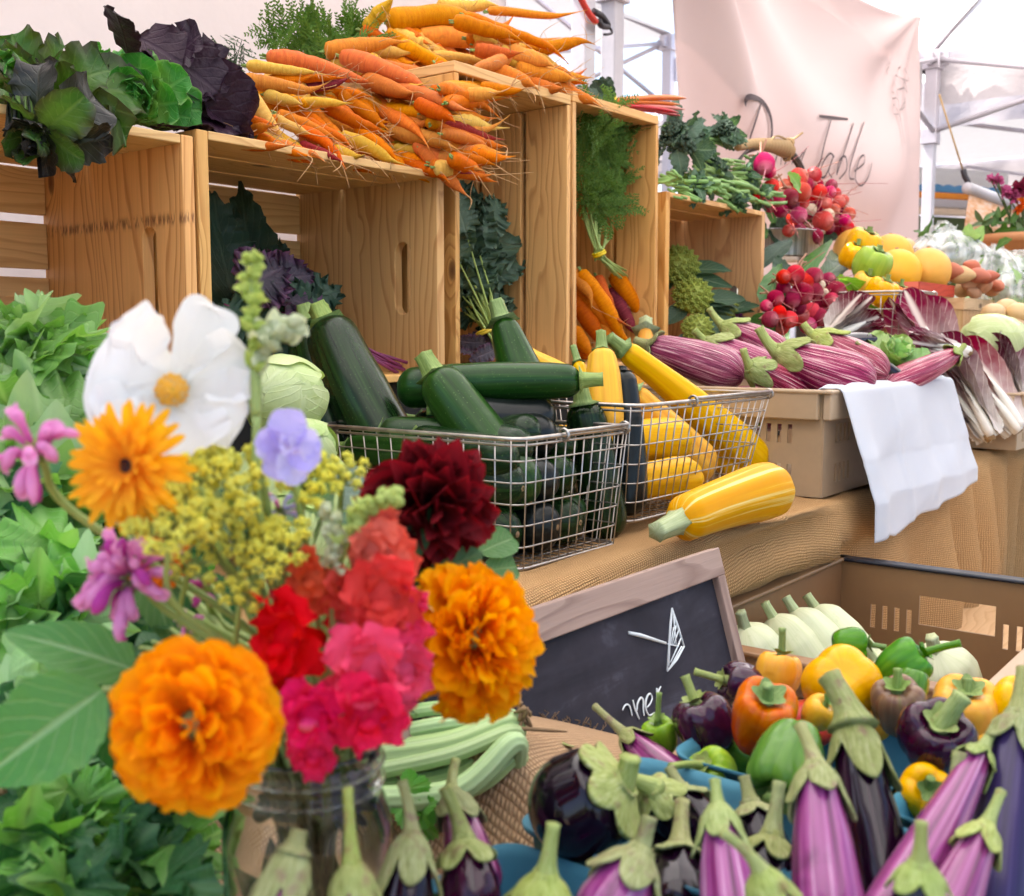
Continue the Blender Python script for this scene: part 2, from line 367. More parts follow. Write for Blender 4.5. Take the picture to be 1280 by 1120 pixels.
leafm('bright_leaf', (.22, .42, .06), (.17, .38, .045), (.34, .5, .15), .45, .35, 9)
leafm('dill', (.13, .22, .035), (.075, .175, .028), None, .6, .2, spec=.15)
leafm('dill_dark', (.05, .09, .03), (.03, .075, .022), None, .55, .15)
leafm('cabbage', (.62, .70, .36), (.46, .60, .22), (.68, .74, .46), .4, .15, 8, quilt=.6, veinmix=.3)
leafm('cabbage_in', (.48, .58, .26), (.36, .52, .17), (.60, .68, .4), .4, .15, 8, quilt=.6, veinmix=.3)
leafm('radicchio', (.90, .85, .78), (.13, .008, .026), (.80, .70, .64), .45, .1, 9, veinw=.07, glow=1.1, midw=2.6, veinmix=.95, spec=.15)
leafm('radicchio_red', (.90, .86, .80), (.24, .010, .040), (.82, .74, .66), .45, .1, 9, veinw=.07, glow=1.1, midw=2.6, veinmix=.95, spec=.15)
def petalm(name, base, tip, rough=.5, trans=.35, b0=.1, b1=.7, streak=.25, glow=1.3, var=.1, sheen=0.):
    g = G(name); uv = g.uv(); s = g.sep(uv)
    st = g.noise(g.vmap(uv, (26, 1.5, 1)), 1., 2)
    c = g.ramp(g.math('ADD', s[1], g.math('MULTIPLY', g.math('SUBTRACT', st, .5), streak)), [(b0, base), (b1, tip)])
    MT[name] = g.pr(g.vary(c, .006, .06, var), rough, g.bump(st, .25, .0008), spec=.08, trans=trans, tcol=g.mix(1., c, (glow,) * 3, 'MULTIPLY'), sheen=sheen)
petalm('white_petal', (.80, .80, .76), (.86, .85, .84), .5, .35, var=.02)
petalm('calendula', (.86, .28, .001), (.95, .46, .001), .6, .42, glow=1.2)
petalm('marigold', (.94, .24, .0003), (.98, .40, .0003), .6, .48, .15, .8, glow=1.15)
petalm('marigold_gold', (.95, .29, .0003), (.98, .48, .0005), .6, .48, .15, .8, glow=1.15)
petalm('dahlia', (.022, .0004, .002), (.26, .0025, .010), .5, .25, .05, 1.0, glow=1.8)
petalm('snap_red', (.74, .020, .012), (.80, .035, .045), .55, .35)
petalm('snap_pink', (.78, .035, .05), (.84, .05, .15), .55, .35)
petalm('snap_coral', (.72, .085, .04), (.80, .13, .08), .55, .35)
petalm('snap_lip', (.80, .30, .16), (.82, .08, .25), .5, .3)
petalm('bee_pink', (.66, .12, .42), (.84, .38, .66), .55, .4)
petalm('bee_magenta', (.40, .02, .22), (.56, .06, .38), .5, .3)
petalm('lavender', (.54, .46, .78), (.50, .46, .84), .5, .35)
petalm('pale_lavender', (.80, .76, .88), (.62, .58, .88), .5, .35)
petalm('umbel', (.94, .84, .10), (.97, .90, .18), .6, .6, glow=1.05)
petalm('umbel_green', (.90, .86, .14), (.94, .92, .25), .6, .6, glow=1.05)
petalm('bud_green', (.30, .42, .08), (.50, .58, .16), .55, .3)
petalm('pale_bud', (.50, .58, .30), (.66, .70, .46), .55, .3)
petalm('fire_petal', (.62, .07, .01), (.70, .13, .01), .5, .3)
petalm('burgundy', (.08, .005, .02), (.16, .01, .035), .5, .2)
petalm('plum', (.32, .04, .14), (.46, .10, .24), .5, .3)
flat('seed_gold', (.86, .42, .01), .7); flat('white_rib', (.86, .82, .74), .5); flat('seed_dark', (.045, .008, .006), .7)
flat('plain_stem', (.30, .40, .10), .5); flat('pale_green_stem', (.46, .55, .25), .45); flat('purple_stem', (.22, .03, .11), .45)
flat('dark_stem', (.07, .12, .03), .5); flat('dry_brown', (.30, .18, .08), .8); flat('rootlet', (.56, .32, .14), .7); flat('rootlet_pink', (.62, .36, .32), .6)
flat('tie_yellow', (.80, .56, .01), .4); flat('orange_stalk', (.74, .17, .015), .4); flat('red_stalk', (.55, .035, .04), .4); flat('pink_stalk', (.68, .22, .17), .4)
flat('twine', (.42, .26, .11), .9); flat('bucket_strap', (.12, .10, .09), .55, metal=.5)
flat('tan_plastic', (.46, .315, .19), .42); flat('brown_plastic', (.28, .145, .066), .45); flat('tan_light', (.50, .35, .22), .45); flat('black_plastic', (.016, .018, .028), .4)
flat('blue_pulp', (.055, .22, .30), .85); flat('white_frame', (.52, .50, .55), .4); flat('grey_frame', (.60, .55, .60), .35, metal=.3)
flat('black_fitting', (.03, .025, .035), .5); flat('red_strap', (.55, .03, .03), .6); flat('steel', (.55, .53, .50), .3, metal=1.0)
flat('chalk', (.80, .84, .84), .9); flat('banner_ink', (.09, .06, .07), .8); flat('sprig_ink', (.26, .20, .20), .8)
flat('blue_valance', (.10, .26, .48), .7); flat('orange_valance', (.78, .26, .03), .7); flat('cream_board', (.72, .52, .38), .7); flat('terracotta', (.50, .22, .09), .6)
flat('green_hedge', (.10, .15, .06), .9); flat('melon', (.84, .42, .035), .5); flat('potato', (.58, .38, .19), .7); flat('sweet_potato', (.50, .15, .09), .65); flat('sweet_pale', (.60, .30, .16), .65)
flat('onion', (.66, .42, .20), .4); flat('purple_cauli', (.18, .012, .15), .6); flat('romanesco', (.36, .42, .06), .6); flat('broccoli', (.040, .075, .045), .7); flat('bag_tie', (.8, .8, .8), .4)
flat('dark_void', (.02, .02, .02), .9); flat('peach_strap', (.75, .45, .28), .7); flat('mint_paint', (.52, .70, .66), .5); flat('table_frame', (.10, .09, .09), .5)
def galvan():
    g = G('galvanised'); v = g.obj(); nz = g.noise(g.vmap(v, (140, 140, 6)), 1., 3); n2 = g.noise(v, 40, 3)
    c = g.ramp(nz, [(.3, (.20, .19, .20)), (.7, (.52, .50, .52))])
    MT['galvanised'] = g.pr(c, g.math('MULTIPLY_ADD', n2, .3, .25), None, metal=.85)
    g = G('wire'); c = g.ramp(g.noise(g.obj(), 60, 2), [(.3, (.34, .30, .27)), (.7, (.52, .48, .44))])
    MT['wire'] = g.pr(c, .33, None, metal=.9)
    g = G('slate'); uv = g.uv(); v = g.vmap(uv, (6, 26, 1)); sm = g.noise(v, 1., 4, .6, .6); s2 = g.noise(g.vmap(uv, (9, 7, 1)), 1., 5, .65)
    c = g.ramp(g.math('MULTIPLY', sm, s2), [(.18, (.018, .016, .024)), (.30, (.034, .030, .042)), (.46, (.12, .115, .15))])
    MT['slate'] = g.pr(c, .75, None, spec=.3)
    g = G('towel'); uv = g.uv(); s = g.sep(uv)
    a = g.math('SINE', g.math('MULTIPLY', s[0], 2600.)); b = g.math('SINE', g.math('MULTIPLY', s[1], 2600.))
    h = g.math('ADD', g.math('MULTIPLY', a, b), g.math('MULTIPLY', g.noise(g.vmap(uv, (60, 60, 1)), 1., 3), 1.5))
    MT['towel'] = g.pr(g.mix(g.noise(g.vmap(uv, (9, 9, 1)), 1., 3), (.80, .81, .86), (.74, .76, .83)), .9, g.bump(h, .35, .001), trans=.25, sheen=.2)
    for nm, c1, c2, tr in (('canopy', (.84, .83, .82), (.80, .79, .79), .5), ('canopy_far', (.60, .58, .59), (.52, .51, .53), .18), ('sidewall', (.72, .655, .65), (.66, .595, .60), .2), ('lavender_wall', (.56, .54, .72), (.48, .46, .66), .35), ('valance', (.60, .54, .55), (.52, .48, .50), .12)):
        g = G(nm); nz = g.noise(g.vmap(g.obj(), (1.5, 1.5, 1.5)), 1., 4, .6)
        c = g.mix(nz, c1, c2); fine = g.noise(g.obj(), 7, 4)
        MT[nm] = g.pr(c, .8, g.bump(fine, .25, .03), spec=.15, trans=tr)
    g = G('banner'); nz = g.noise(g.vmap(g.obj(), (1.2, 1.2, 1.2)), 1., 3)
    MT['banner'] = g.pr(g.mix(nz, (.70, .565, .555), (.645, .50, .49)), .8, None, spec=.15, trans=.22)
    g = G('asphalt'); nz = g.noise(g.obj(), 90, 4); MT['asphalt'] = g.pr(g.ramp(nz, [(.3, (.11, .105, .10)), (.7, (.15, .145, .14))]), .9, g.bump(nz, .4, .01))
    g = G('photo_print'); uv = g.uv(); nz = g.noise(g.vmap(uv, (5, 9, 1)), 1., 6, .75); n2 = g.noise(g.vmap(uv, (14, 30, 1)), 1., 3, .7)
    c = g.ramp(nz, [(.32, (.42, .16, .06)), (.45, (.72, .38, .20)), (.55, (.74, .50, .36)), (.68, (.72, .62, .56))])
    c = g.mix(g.ramp(n2, [(.62, 0.), (.72, .6)]), c, (.20, .10, .05)); MT['photo_print'] = g.pr(c, .7, None)
    # glass jar, water, thin plastic bag
    g = G('jar_glass'); MT['jar_glass'] = g.n('BsdfPrincipled', {'Base Color': (.93, .96, .95), 'Roughness': .04, 'IOR': 1.4, 'Transmission Weight': 1.0}); g.t.links.new(MT['jar_glass'], g.out.inputs[0]); MT['jar_glass'] = g.m
    g = G('bag_film'); nz = g.noise(g.vmap(g.obj(), (25, 25, 9)), 1., 4, .6, .5)
    df = g.n('BsdfDiffuse', {'Color': (.88, .90, .90)}); gl = g.n('BsdfGlossy', {'Color': (.9, .9, .9), 'Roughness': .18, 'Normal': g.bump(nz, .9, .01)})
    tp = g.n('BsdfTransparent', {'Color': (.95, .97, .96)})
    m1 = g.n('MixShader', {0: .25, 1: df, 2: gl}); m2 = g.n('MixShader', {0: g.ramp(nz, [(.36, .15), (.66, .75)]), 1: tp, 2: m1}); g.t.links.new(m2, g.out.inputs[0]); MT['bag_film'] = g.m
galvan()
# ------------------------------------------------------------------ the place: ground, tents, tables, cloths
def ground():
    mb = MB(); n = 40; x = np.linspace(-60, 90, n); y = np.linspace(-60, 90, n); X, Y = np.meshgrid(x, y, indexing='ij')
    mb.grid(np.stack([X, Y, X * 0], -1)); tag(mb.build('ground', MT['asphalt']), kind='structure')
ground()
EAVE = Z0 + 1.40
def tent(x0, x1, y0, y1, label, eave=EAVE, cloth='canopy', peak=.85, truss=('-x', '-y', '+x', '+y'), legs=(0, 1, 2, 3), val=True, detail=True):
    cx, cy = (x0 + x1) / 2, (y0 + y1) / 2
    t = empty('canopy_tent', (cx, cy, 0), label, 'tent', 'white pop up canopy tents')
    cor = [(x0, y0), (x1, y0), (x1, y1), (x0, y1)]
    mb = MB(); n = 15
    for i in range(4):
        a, b = np.array(cor[i]), np.array(cor[(i + 1) % 4]); ap = np.array([cx, cy])
        u = np.linspace(0, 1, n)[None]; v = np.linspace(0, 1, n)[:, None]
        e = a[:, None, None] * (1 - u) + b[:, None, None] * u
        XY = e * (1 - v) + ap[:, None, None] * v
        sag = -.10 * np.sin(np.pi * u) * (1 - v) * v * 3 - .05 * np.sin(np.pi * v)
        Z = eave + .02 + peak * (v ** 1.05) + sag + 0 * u
        mb.grid(np.stack([XY[0], XY[1], Z], -1))
    mb.build('canopy_cloth', MT[cloth], t)
    if val:
        for i in range(4):
            a, b = np.array(cor[i]), np.array(cor[(i + 1) % 4]); u = np.linspace(0, 1, 40)[None]; v = np.linspace(0, 1, 5)[:, None]
            out = nrm((a + b) / 2 - np.array([cx, cy]))
            w = .012 * np.sin(u * 47) * v
            P = np.stack([a[0] + (b - a)[0] * u + out[0] * (.03 + w), a[1] + (b - a)[1] * u + out[1] * (.03 + w), eave + .02 - .26 * v + 0 * u], -1)
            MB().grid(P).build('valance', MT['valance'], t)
    for i in legs:
        px, py = cor[i]; sx, sy = np.sign(cx - px), np.sign(cy - py); px += sx * .03; py += sy * .03
        mb = MB(); mb.box((px, py, (eave - .3) / 2), (.05, .05, eave - .3), mat=0); mb.box((px, py, eave / 2), (.038, .038, eave - .004))
        mb.box((px, py, .012), (.11, .11, .02)); mb.build('leg', MT['white_frame'], t, smooth=False, bevel=.004)
        if detail:
            mb = MB(); mb.box((px, py, eave - .03), (.085, .085, .09)); mb.box((px, py, eave - .21), (.06, .06, .34)); mb.box((px, py, eave - .40), (.075, .075, .08)); mb.box((px + sx * .05, py, eave - .03), (.05, .03, .06)); mb.box((px, py + sy * .05, eave - .03), (.03, .05, .06))
            mb.box((px - sx * .03, py - sy * .03, eave - .18), (.022, .022, .13)); mb.build('bracket', MT['grey_frame'], t, smooth=False, bevel=.003)
            if i == 2:
                mb = MB(); mb.box((px - sx * .045, py, eave - .16), (.02, .035, .16)); mb.box((px - sx * .03, py - sy * .02, eave - .06), (.05, .07, .05)); mb.build('clip', MT['black_fitting'], t, smooth=False, bevel=.004)
    for s_ in truss:
        if s_[1] == 'x': xx = x0 + .05 if s_[0] == '-' else x1 - .05; a, b = V3(xx, y0 + .05, 0), V3(xx, y1 - .05, 0)
        else: yy = y0 + .05 if s_[0] == '-' else y1 - .05; a, b = V3(x0 + .05, yy, 0), V3(x1 - .05, yy, 0)
        mb = MB()
        for k in range(2):
            p = a + (b - a) * k / 2; q = a + (b - a) * (k + 1) / 2
            for (u, v) in ((-.03, -.38), (-.38, -.03)):
                mb.tube([p + [0, 0, eave + u], q + [0, 0, eave + v]], .013, 6)
        mb.build('truss', MT['grey_frame'], t)
    mb = MB()
    for (px, py) in cor:
        mb.tube([V3(px, py, eave), V3(cx, cy, eave + peak - .05)], .014, 6)
    mb.build('roof_pole', MT['grey_frame'], t)
    return t
tent(-.38, 2.62, -1.25, 1.80, 'white canopy tent over the wooden crates and flowers, white cloth wall behind')
tent(2.71, 5.72, -1.25, 1.80, 'white canopy tent whose corner post with black bracket stands beside the pink banner')
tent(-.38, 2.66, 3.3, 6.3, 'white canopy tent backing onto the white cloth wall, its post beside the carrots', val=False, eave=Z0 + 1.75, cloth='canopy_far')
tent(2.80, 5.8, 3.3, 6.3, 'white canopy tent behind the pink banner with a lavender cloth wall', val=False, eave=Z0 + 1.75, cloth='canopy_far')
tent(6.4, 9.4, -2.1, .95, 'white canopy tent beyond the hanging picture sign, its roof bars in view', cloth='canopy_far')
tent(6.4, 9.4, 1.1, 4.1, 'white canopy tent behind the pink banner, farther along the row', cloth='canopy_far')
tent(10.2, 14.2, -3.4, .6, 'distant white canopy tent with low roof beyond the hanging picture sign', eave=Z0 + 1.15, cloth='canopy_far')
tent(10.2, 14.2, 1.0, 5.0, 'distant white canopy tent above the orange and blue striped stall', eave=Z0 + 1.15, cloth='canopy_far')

def cloth_panel(name, P, mat, label, cat, nz=None, solid=.002):
    mb = MB(); mb.grid(P); ob = mb.build(name, MT[mat])
    if solid:
        m = ob.modifiers.new('thick', 'SOLIDIFY'); m.thickness = solid; m.offset = 0
    return tag(ob, label, cat)
# white side wall behind the crates
u = np.linspace(0, 1, 120)[None]; v = np.linspace(0, 1, 40)[:, None]; ln = LN(3, 6, 3., 2)
x = -1.3 + 3.66 * u + 0 * v; z = .12 + (EAVE + .12 - .12) * v + 0 * u
cloth_panel('tent_sidewall', np.stack([x, 1.86 + .012 * ln(x * 1.3, z * .8) + .008 * np.sin(x * 9 + 2 * z), z], -1), 'sidewall', 'plain pinkish white tent wall cloth hanging behind the crates', 'tent wall')
x = 4.6 + 5.4 * u + 0 * v; z = .1 + (EAVE - .55 + .22 * np.sin(u * 3.1)) * v
cloth_panel('tent_sidewall', np.stack([x, 6.35 + .03 * ln(x, z), z], -1), 'lavender_wall', 'pale lavender tent wall cloth far behind the poles', 'tent wall')
x = -1 + 5.6 * u + 0 * v; z = .1 + (EAVE + .35) * v + 0 * u
cloth_panel('tent_sidewall', np.stack([x, 6.42 + .03 * ln(x, z), z], -1), 'canopy', 'bright white tent wall cloth seen between the tent poles', 'tent wall')

# pink banner
BY = 1.62
def banner():
    XL, XR = 2.82, 5.02
    n, m = 220, 130; u = np.linspace(0, 1, n)[None]; v = np.linspace(0, 1, m)[:, None]   # v from top to bottom
    ztop = (Z0 + 1.41) + .33 * (1 - u) ** 1.3 - .13 * np.sin(np.pi * u)
    zbot = Z0 + .20 + 0 * u
    x = XL + (XR - XL) * u + .16 * np.clip(v - .0, 0, 1) * (1 - u) ** 2 + .03 * v * u
    z = ztop + (zbot - ztop) * v
    # swags that fall from the two top corners
    du = np.sqrt(((u - 1.0) * 2.5) ** 2 + (v * 1.2 - .02) ** 2 + .002); dl = np.sqrt(((u + .02) * 2.5) ** 2 + (v * 1.2 + .05) ** 2)
    f = .13 * np.sin(5.2 * (dl + du) + 2.2 * v) * np.exp(-1.0 * v) * np.sin(np.pi * np.clip(u, 0, 1)) ** .6
    th = np.arctan2(v * 1.2 + .02, (1.0 - u) * 2.5 + .02)
    f = f + .022 * np.sin(th * 11) * np.exp(-du * .9) * np.clip(du * 3, 0, 1)
    tl = np.arctan2(v * 1.2 + .02, (u + .01) * 2.5); f = f + .07 * np.sin(tl * 9 + .5) * np.exp(-dl * .8) * np.clip(dl * 3, 0, 1)
    P = np.stack([x, BY + f, z], -1)
    t = empty('banner', (4.3, BY, Z0 + .4), 'pink cloth banner with hand lettered name hanging at the back of the stall', 'banner')
    ob = MB().grid(P).build('banner_cloth', MT['banner'], t)
    so = ob.modifiers.new('thick', 'SOLIDIFY'); so.thickness = .002; so.offset = 0
    def surf(px, py):
        Yc = BY
        for _ in range(5):
            p = onY(px, py, Yc)
            k = np.argmin((P[..., 0] - p[0]) ** 2 + (P[..., 2] - p[2]) ** 2); Yc = P.reshape(-1, 3)[k, 1]
        return onY(px, py, Yc - .013)
    def stroke(mb, pts, w, n=26):
        pp = spline([list(q) + [0] for q in pts], n)
        Q = np.array([surf(a, b) for a, b, _ in pp])
        
        ww = np.asarray(w if np.ndim(w) else [w, w], float); r = .62 * np.interp(np.linspace(0, 1, n), np.linspace(0, 1, len(ww)), ww)
        T = np.gradient(Q, axis=0); N = np.stack([-T[:, 2], T[:, 1] * 0, T[:, 0]], -1); N /= np.linalg.norm(N, axis=1)[:, None] + 1e-9
        mb.grid(np.stack([Q - N * r[:, None] / 2, Q + N * r[:, None] / 2], 1))
    mb = MB()
    stroke(mb, [(952, 128), (945, 150), (937, 175), (932, 200)], [.012, .018, .012])
    stroke(mb, [(933, 131), (932, 124), (940, 121), (953, 127), (962, 142), (965, 160), (963, 178), (955, 196), (942, 203)], [.030, .032, .026, .032, .024, .016, .012])
    for pts in ([(962, 178), (958, 192), (956, 206)], [(968, 206), (972, 192), (977, 184), (976, 206)], [(981, 206), (986, 190), (991, 184), (990, 206)], [(993, 186), (990, 200), (996, 202), (1004, 190)], [(1008, 185), (1002, 200), (1000, 214), (992, 226)]):
        stroke(mb, pts, [.012, .014, .01])
    stroke(mb, [(1024, 145), (1040, 147), (1060, 149)], [.016, .02, .014]); stroke(mb, [(1039, 150), (1031, 178), (1024, 206), (1012, 222)], [.012, .016, .012])
    stroke(mb, [(1043, 196), (1037, 192), (1028, 205), (1025, 219), (1031, 221), (1038, 206), (1042, 194), (1036, 214), (1040, 222)], [.012, .014, .012], 40)
    stroke(mb, [(1067, 154), (1058, 182), (1046, 218), (1050, 200), (1057, 196), (1058, 212), (1049, 224)], [.012, .014, .01], 40)
    stroke(mb, [(1080, 153), (1071, 180), (1063, 206), (1062, 222), (1068, 224)], [.012, .014, .01], 30)
    stroke(mb, [(1068, 214), (1080, 204), (1080, 194), (1074, 200), (1069, 222), (1076, 232), (1085, 222), (1090, 204)], [.01, .013, .01], 40)
    mb.build('lettering', MT['banner_ink'], t)
    mb = MB()
    stroke(mb, [(1112, 78), (1116, 92), (1122, 120), (1126, 150), (1131, 180)], .007)
    for (a, b, c) in (((1116, 92), (1130, 84), (1136, 100)), ((1119, 108), (1109, 96), (1111, 84)), ((1122, 112), (1134, 116), (1131, 102)), ((1124, 132), (1114, 122), (1112, 108)), ((1125, 138), (1131, 128), (1131, 122)), ((1126, 152), (1117, 142), (1117, 130))):
        stroke(mb, [a, ((a[0] + b[0]) / 2 + 2, (a[1] + b[1]) / 2 - 4), b, c, ((a[0] + c[0]) / 2 + 3, (a[1] + c[1]) / 2 + 3), a], .0055, 24)
    mb.build('sprig_drawing', MT['sprig_ink'], t)
banner()
# red bungee strap with hook hanging from the tent frame
def strap():
    t = empty('bungee_strap', onY(735, -8, 1.72), 'red strap with black buckle and hook dangling between the tent poles', 'strap')
    A = [onY(*q, 1.72) for q in ((724, -6), (731, 8), (737, 18), (745, 28))]
    mb = MB(); mb.tube(spline(A, 14), .009, 8); mb.build('webbing', MT['red_strap'], t)
    mb = MB(); mb.tube(spline([onY(*q, 1.72) for q in ((742, 14), (752, 20), (758, 28), (760, 33), (752, 32), (748, 25))], 18), .009, 8); mb.tube(spline([onY(*q, 1.72) for q in ((759, 31), (763, 36), (765, 41), (760, 43), (755, 43))], 12), .004, 6)
    mb.build('buckle', MT['black_fitting'], t)
strap()

# ------------------------------------------------------------------ tables and burlap
def table(name, x0, x1, y0, y1, top, label):
    t = empty(name, ((x0 + x1) / 2, (y0 + y1) / 2, 0), label, 'table', 'market tables')
    MB().box(((x0 + x1) / 2, (y0 + y1) / 2, top - .02), (x1 - x0, y1 - y0, .04)).build('table_top', MT['thin_wood'], t, smooth=False, bevel=.003)
    for (a, b) in ((x0 + .06, y0 + .06), (x1 - .06, y0 + .06), (x1 - .06, y1 - .06), (x0 + .06, y1 - .06)):
        MB().box((a, b, (top - .04) / 2), (.04, .04, top - .04)).build('leg', MT['table_frame'], t, smooth=False)
table('display_table', -.6, 4.4, .70, 1.62, TIER - .012, 'long table under the burlap carrying the crates and baskets')
table('display_table', -.5, .80, -.25, .60, NEAR - .014, 'lower table under burlap carrying the flower jar and eggplants')
table('display_table', .86, 2.6, -.3, .62, LOW, 'low wooden bench under the brown crate of pale squash')
def burlap_tier():
    n = 260; m = 70
    X = np.linspace(-.62, 4.45, n)[None]; s = np.linspace(0, 1, m)[:, None]
    ln = LN(11, 7, 3.2, 2); ln2 = LN(12, 7, 9., 2)
    # profile: back -> front edge -> drape down
    edge = .668 + .008 * np.sin(X * 2.3) + .0 * s
    fl = np.exp(-((X - 1.36) / .34) ** 2)
    edge = edge - .062 * fl                                   # the loose cloth bulges out where the big squash lies
    drop = .62; L1 = 1.62 - edge; r = .035 + .03 * fl
    tot = L1 + drop; d = s * tot
    top = d < L1
    dd = np.clip(d - L1, 0, None); a = np.clip(dd / r, 0, np.pi / 2)
    y = np.where(top, 1.62 - d, edge - r * np.sin(a)); z = np.where(top, TIER + 0 * d, TIER - r + r * np.cos(a) - np.clip(dd - r * np.pi / 2, 0, None))
    fold = np.clip(dd / .25, 0, 1)
    y = y + .075 * fl * np.clip(dd / .05, 0, 1) * np.where(top, 0, 1)
    y = y - fold * np.clip((X - 1.3) / .55, .25, 1.7) * (.022 * np.sin(X * 31 + 2 * np.sin(X * 5)) + .018 * ln(X * 2.2, d * .6))
    near = np.clip((.86 - y) / .12, 0, 1) * np.clip((X - .95) / .1, 0, 1)
    z = z + (.006 * ln(X * 1.5, d * 2) + .0045 * ln2(X, d * 1.2)) * np.where(top, near, .4) + .012 * fl * np.clip(1 - abs(d - L1) / .05, 0, 1)
    wr = LN(14, 6, 1., 2); ph = wr(X * 3, d * 5)
    rid = np.exp(-((np.sin(X * 17 + d * 9 + 2.2 * ph)) / .35) ** 2)          # creases that run over the edge
    z = z + .006 * rid * np.where(top, near * np.clip(1 - abs(d - L1) / .22, 0, 1), 0); y = y - .007 * rid * np.where(top, 0, np.exp(-dd / .25))
    y = y + .004 * ln2(X * 1.2, d) * np.where(top, .2, 1)
    y = np.where((z < TIER - .075) & (X > 1.0) & (X < 1.72), np.maximum(y, .643 + .004 * np.sin(X * 40)), y)
    P = np.stack([X + 0 * d, y, z], -1)
    mb = MB(); mb.grid(P, uv=np.stack([X + 0 * d, d + 0 * X], -1))
    tag(mb.build('burlap_cloth', MT['burlap']), 'tan burlap cloth draped over the long display table behind the chalkboard', 'tablecloth')
    # back step that carries the crates
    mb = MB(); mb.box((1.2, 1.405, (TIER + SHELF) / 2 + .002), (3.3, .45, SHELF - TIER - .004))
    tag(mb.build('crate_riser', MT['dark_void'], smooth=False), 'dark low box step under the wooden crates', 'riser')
burlap_tier()
# ------------------------------------------------------------------ wooden crates
FY = 1.15
def hole_panel(mb, fr, wx, wz, th, hc, hl, hw, mat=0):
    """panel in the local x (width wx) / z (height wz) plane, thickness th along y, with a stadium slot; fr maps local->world"""
    n = 48; o = random.random() * 9
    a = np.linspace(0, 2 * np.pi, n, endpoint=False) + np.pi / 4
    hole = []
    for t in a:
        c, s_ = math.cos(t), math.sin(t); r = hw / 2; q = hl / 2 - r
        hole.append((hc[0] + r * c, hc[1] + r * s_ + (q if s_ > 1e-9 else -q)))
    outer = []
    for t in a:
        c, s_ = math.cos(t), math.sin(t); k = 1 / max(abs(c), abs(s_)); outer.append((c * k * wx / 2, s_ * k * wz / 2))
    H = np.array(hole); O = np.array(outer)
    def ring(P, y): return np.stack([P[:, 0], np.full(n, y), P[:, 1]], -1)
    for (A, B) in ((ring(O, -th / 2), ring(H, -th / 2)), (ring(H, th / 2), ring(O, th / 2)), (ring(H, -th / 2), ring(H, th / 2)), (ring(O, th / 2), ring(O, -th / 2))):
        W = np.stack([A, B]); W = np.concatenate([W, W[:, :1]], 1)
        uv = np.stack([W[..., 2] + o, W[..., 0] + W[..., 1] * .9], -1)
        mb.grid(W @ fr[:3, :3].T + fr[:3, 3], uv=uv, mat=mat)
def crate(x0, W, H, D, z0, label, standing=False, seed=0, tilt=0., yaw=0., endmat='pine', slot=(.03, .125, .026)):
    random.seed(seed + 50)
    base = V3(x0 + W / 2, FY + D / 2, z0)
    t = empty('wooden_crate', base, label, 'crate', 'wooden crates stood along the back of the table')
    T = .017; sl = .011
    Ry = np.eye(4); Ry[:3, :3] = np.array(Matrix.Rotation(tilt, 3, 'Y') @ Matrix.Rotation(yaw, 3, 'Z'))
    Mx = np.eye(4); Mx[:3, 3] = -base
    Mb = np.eye(4); Mb[:3, 3] = base
    RR = Mb @ Ry @ Mx
    def fin(mb, name, m, **k):
        mb.V = [v @ RR[:3, :3].T + RR[:3, 3] for v in mb.V]; return mb.build(name, MT[m], t, smooth=False, weld=True, bevel=.0015, **k)
    x1, z1, y1 = x0 + W, z0 + H, FY + D
    def slats(c0, c1, n, gap=.012):
        w = (c1 - c0 - gap * (n - 1)) / n
        return [(c0 + i * (w + gap) + w / 2, w) for i in range(n)]
    if not standing:
        for x in (x0 + T / 2, x1 - T / 2):
            fr = np.array(Matrix.Translation((x, FY + D / 2, z0 + H / 2)) @ Matrix.Rotation(math.pi / 2, 4, 'Z'))
            mb = MB(); hole_panel(mb, fr, D, H, T, (-D / 2 + .075, slot[0]), slot[1], slot[2]); fin(mb, 'end_panel', endmat)
        for z in (z1 - sl / 2, z0 + sl / 2):
            mb = MB()
            for (y, w) in slats(FY, y1 - sl, 3, .008): mb.box((x0 + W / 2, y, z), (W - 2 * T - .002, w, sl))
            fin(mb, 'side_slats', 'pine_pale')
        mb = MB()
        for (z, w) in slats(z0 + sl + .002, z1 - sl - .002, 4): mb.box((x0 + W / 2, y1 - sl / 2, z), (W - 2 * T - .002, sl, w))
        fin(mb, 'back_slats', 'pine_pale')
    else:
        for z in (z1 - T / 2, z0 + T / 2):
            fr = np.array(Matrix.Translation((x0 + W / 2, FY + D / 2, z)) @ Matrix.Rotation(-math.pi / 2, 4, 'X'))
            mb = MB(); mb.box((x0 + W / 2, FY + D / 2, z), (W, D, T)); fin(mb, 'end_panel', 'pine_pale')
        for x in (x0 + sl / 2, x1 - sl / 2):
            mb = MB()
            for (y, w) in slats(FY, y1 - sl - .002, 3): mb.box((x, y, z0 + H / 2), (sl, w, H - 2 * T - .002))
            fin(mb, 'side_slats', 'slat_pine')
        mb = MB()
        for (x, w) in slats(x0 + sl + .002, x1 - sl - .002, 3): mb.box((x, y1 - sl / 2, z0 + H / 2), (w, sl, H - 2 * T - .002))
        fin(mb, 'back_slats', 'slat_pine')
    return t
C1 = dict(x0=.35, x1=.815, top=SHELF + .315); C2 = dict(x0=.838, x1=1.298, top=SHELF + .325)
crate(.368, .465, .315, .33, SHELF, 'wooden crate on its side under the lettuces, scorch line across its inner end', seed=1, endmat='pine_stained', slot=(-.012, .125, .030))
crate(.838, .46, .325, .33, SHELF, 'wooden crate on its side holding dark kale, heaped with carrots', seed=2, slot=(.0, .115, .034))
crate(1.325, .32, .502, .32, SHELF, 'tall upright wooden crate with a grey green kale bunch inside', True, seed=3)
crate(1.657, .305, .512, .32, SHELF, 'tall upright wooden crate with a bunch of carrots hanging inside', True, seed=4, tilt=-.012)
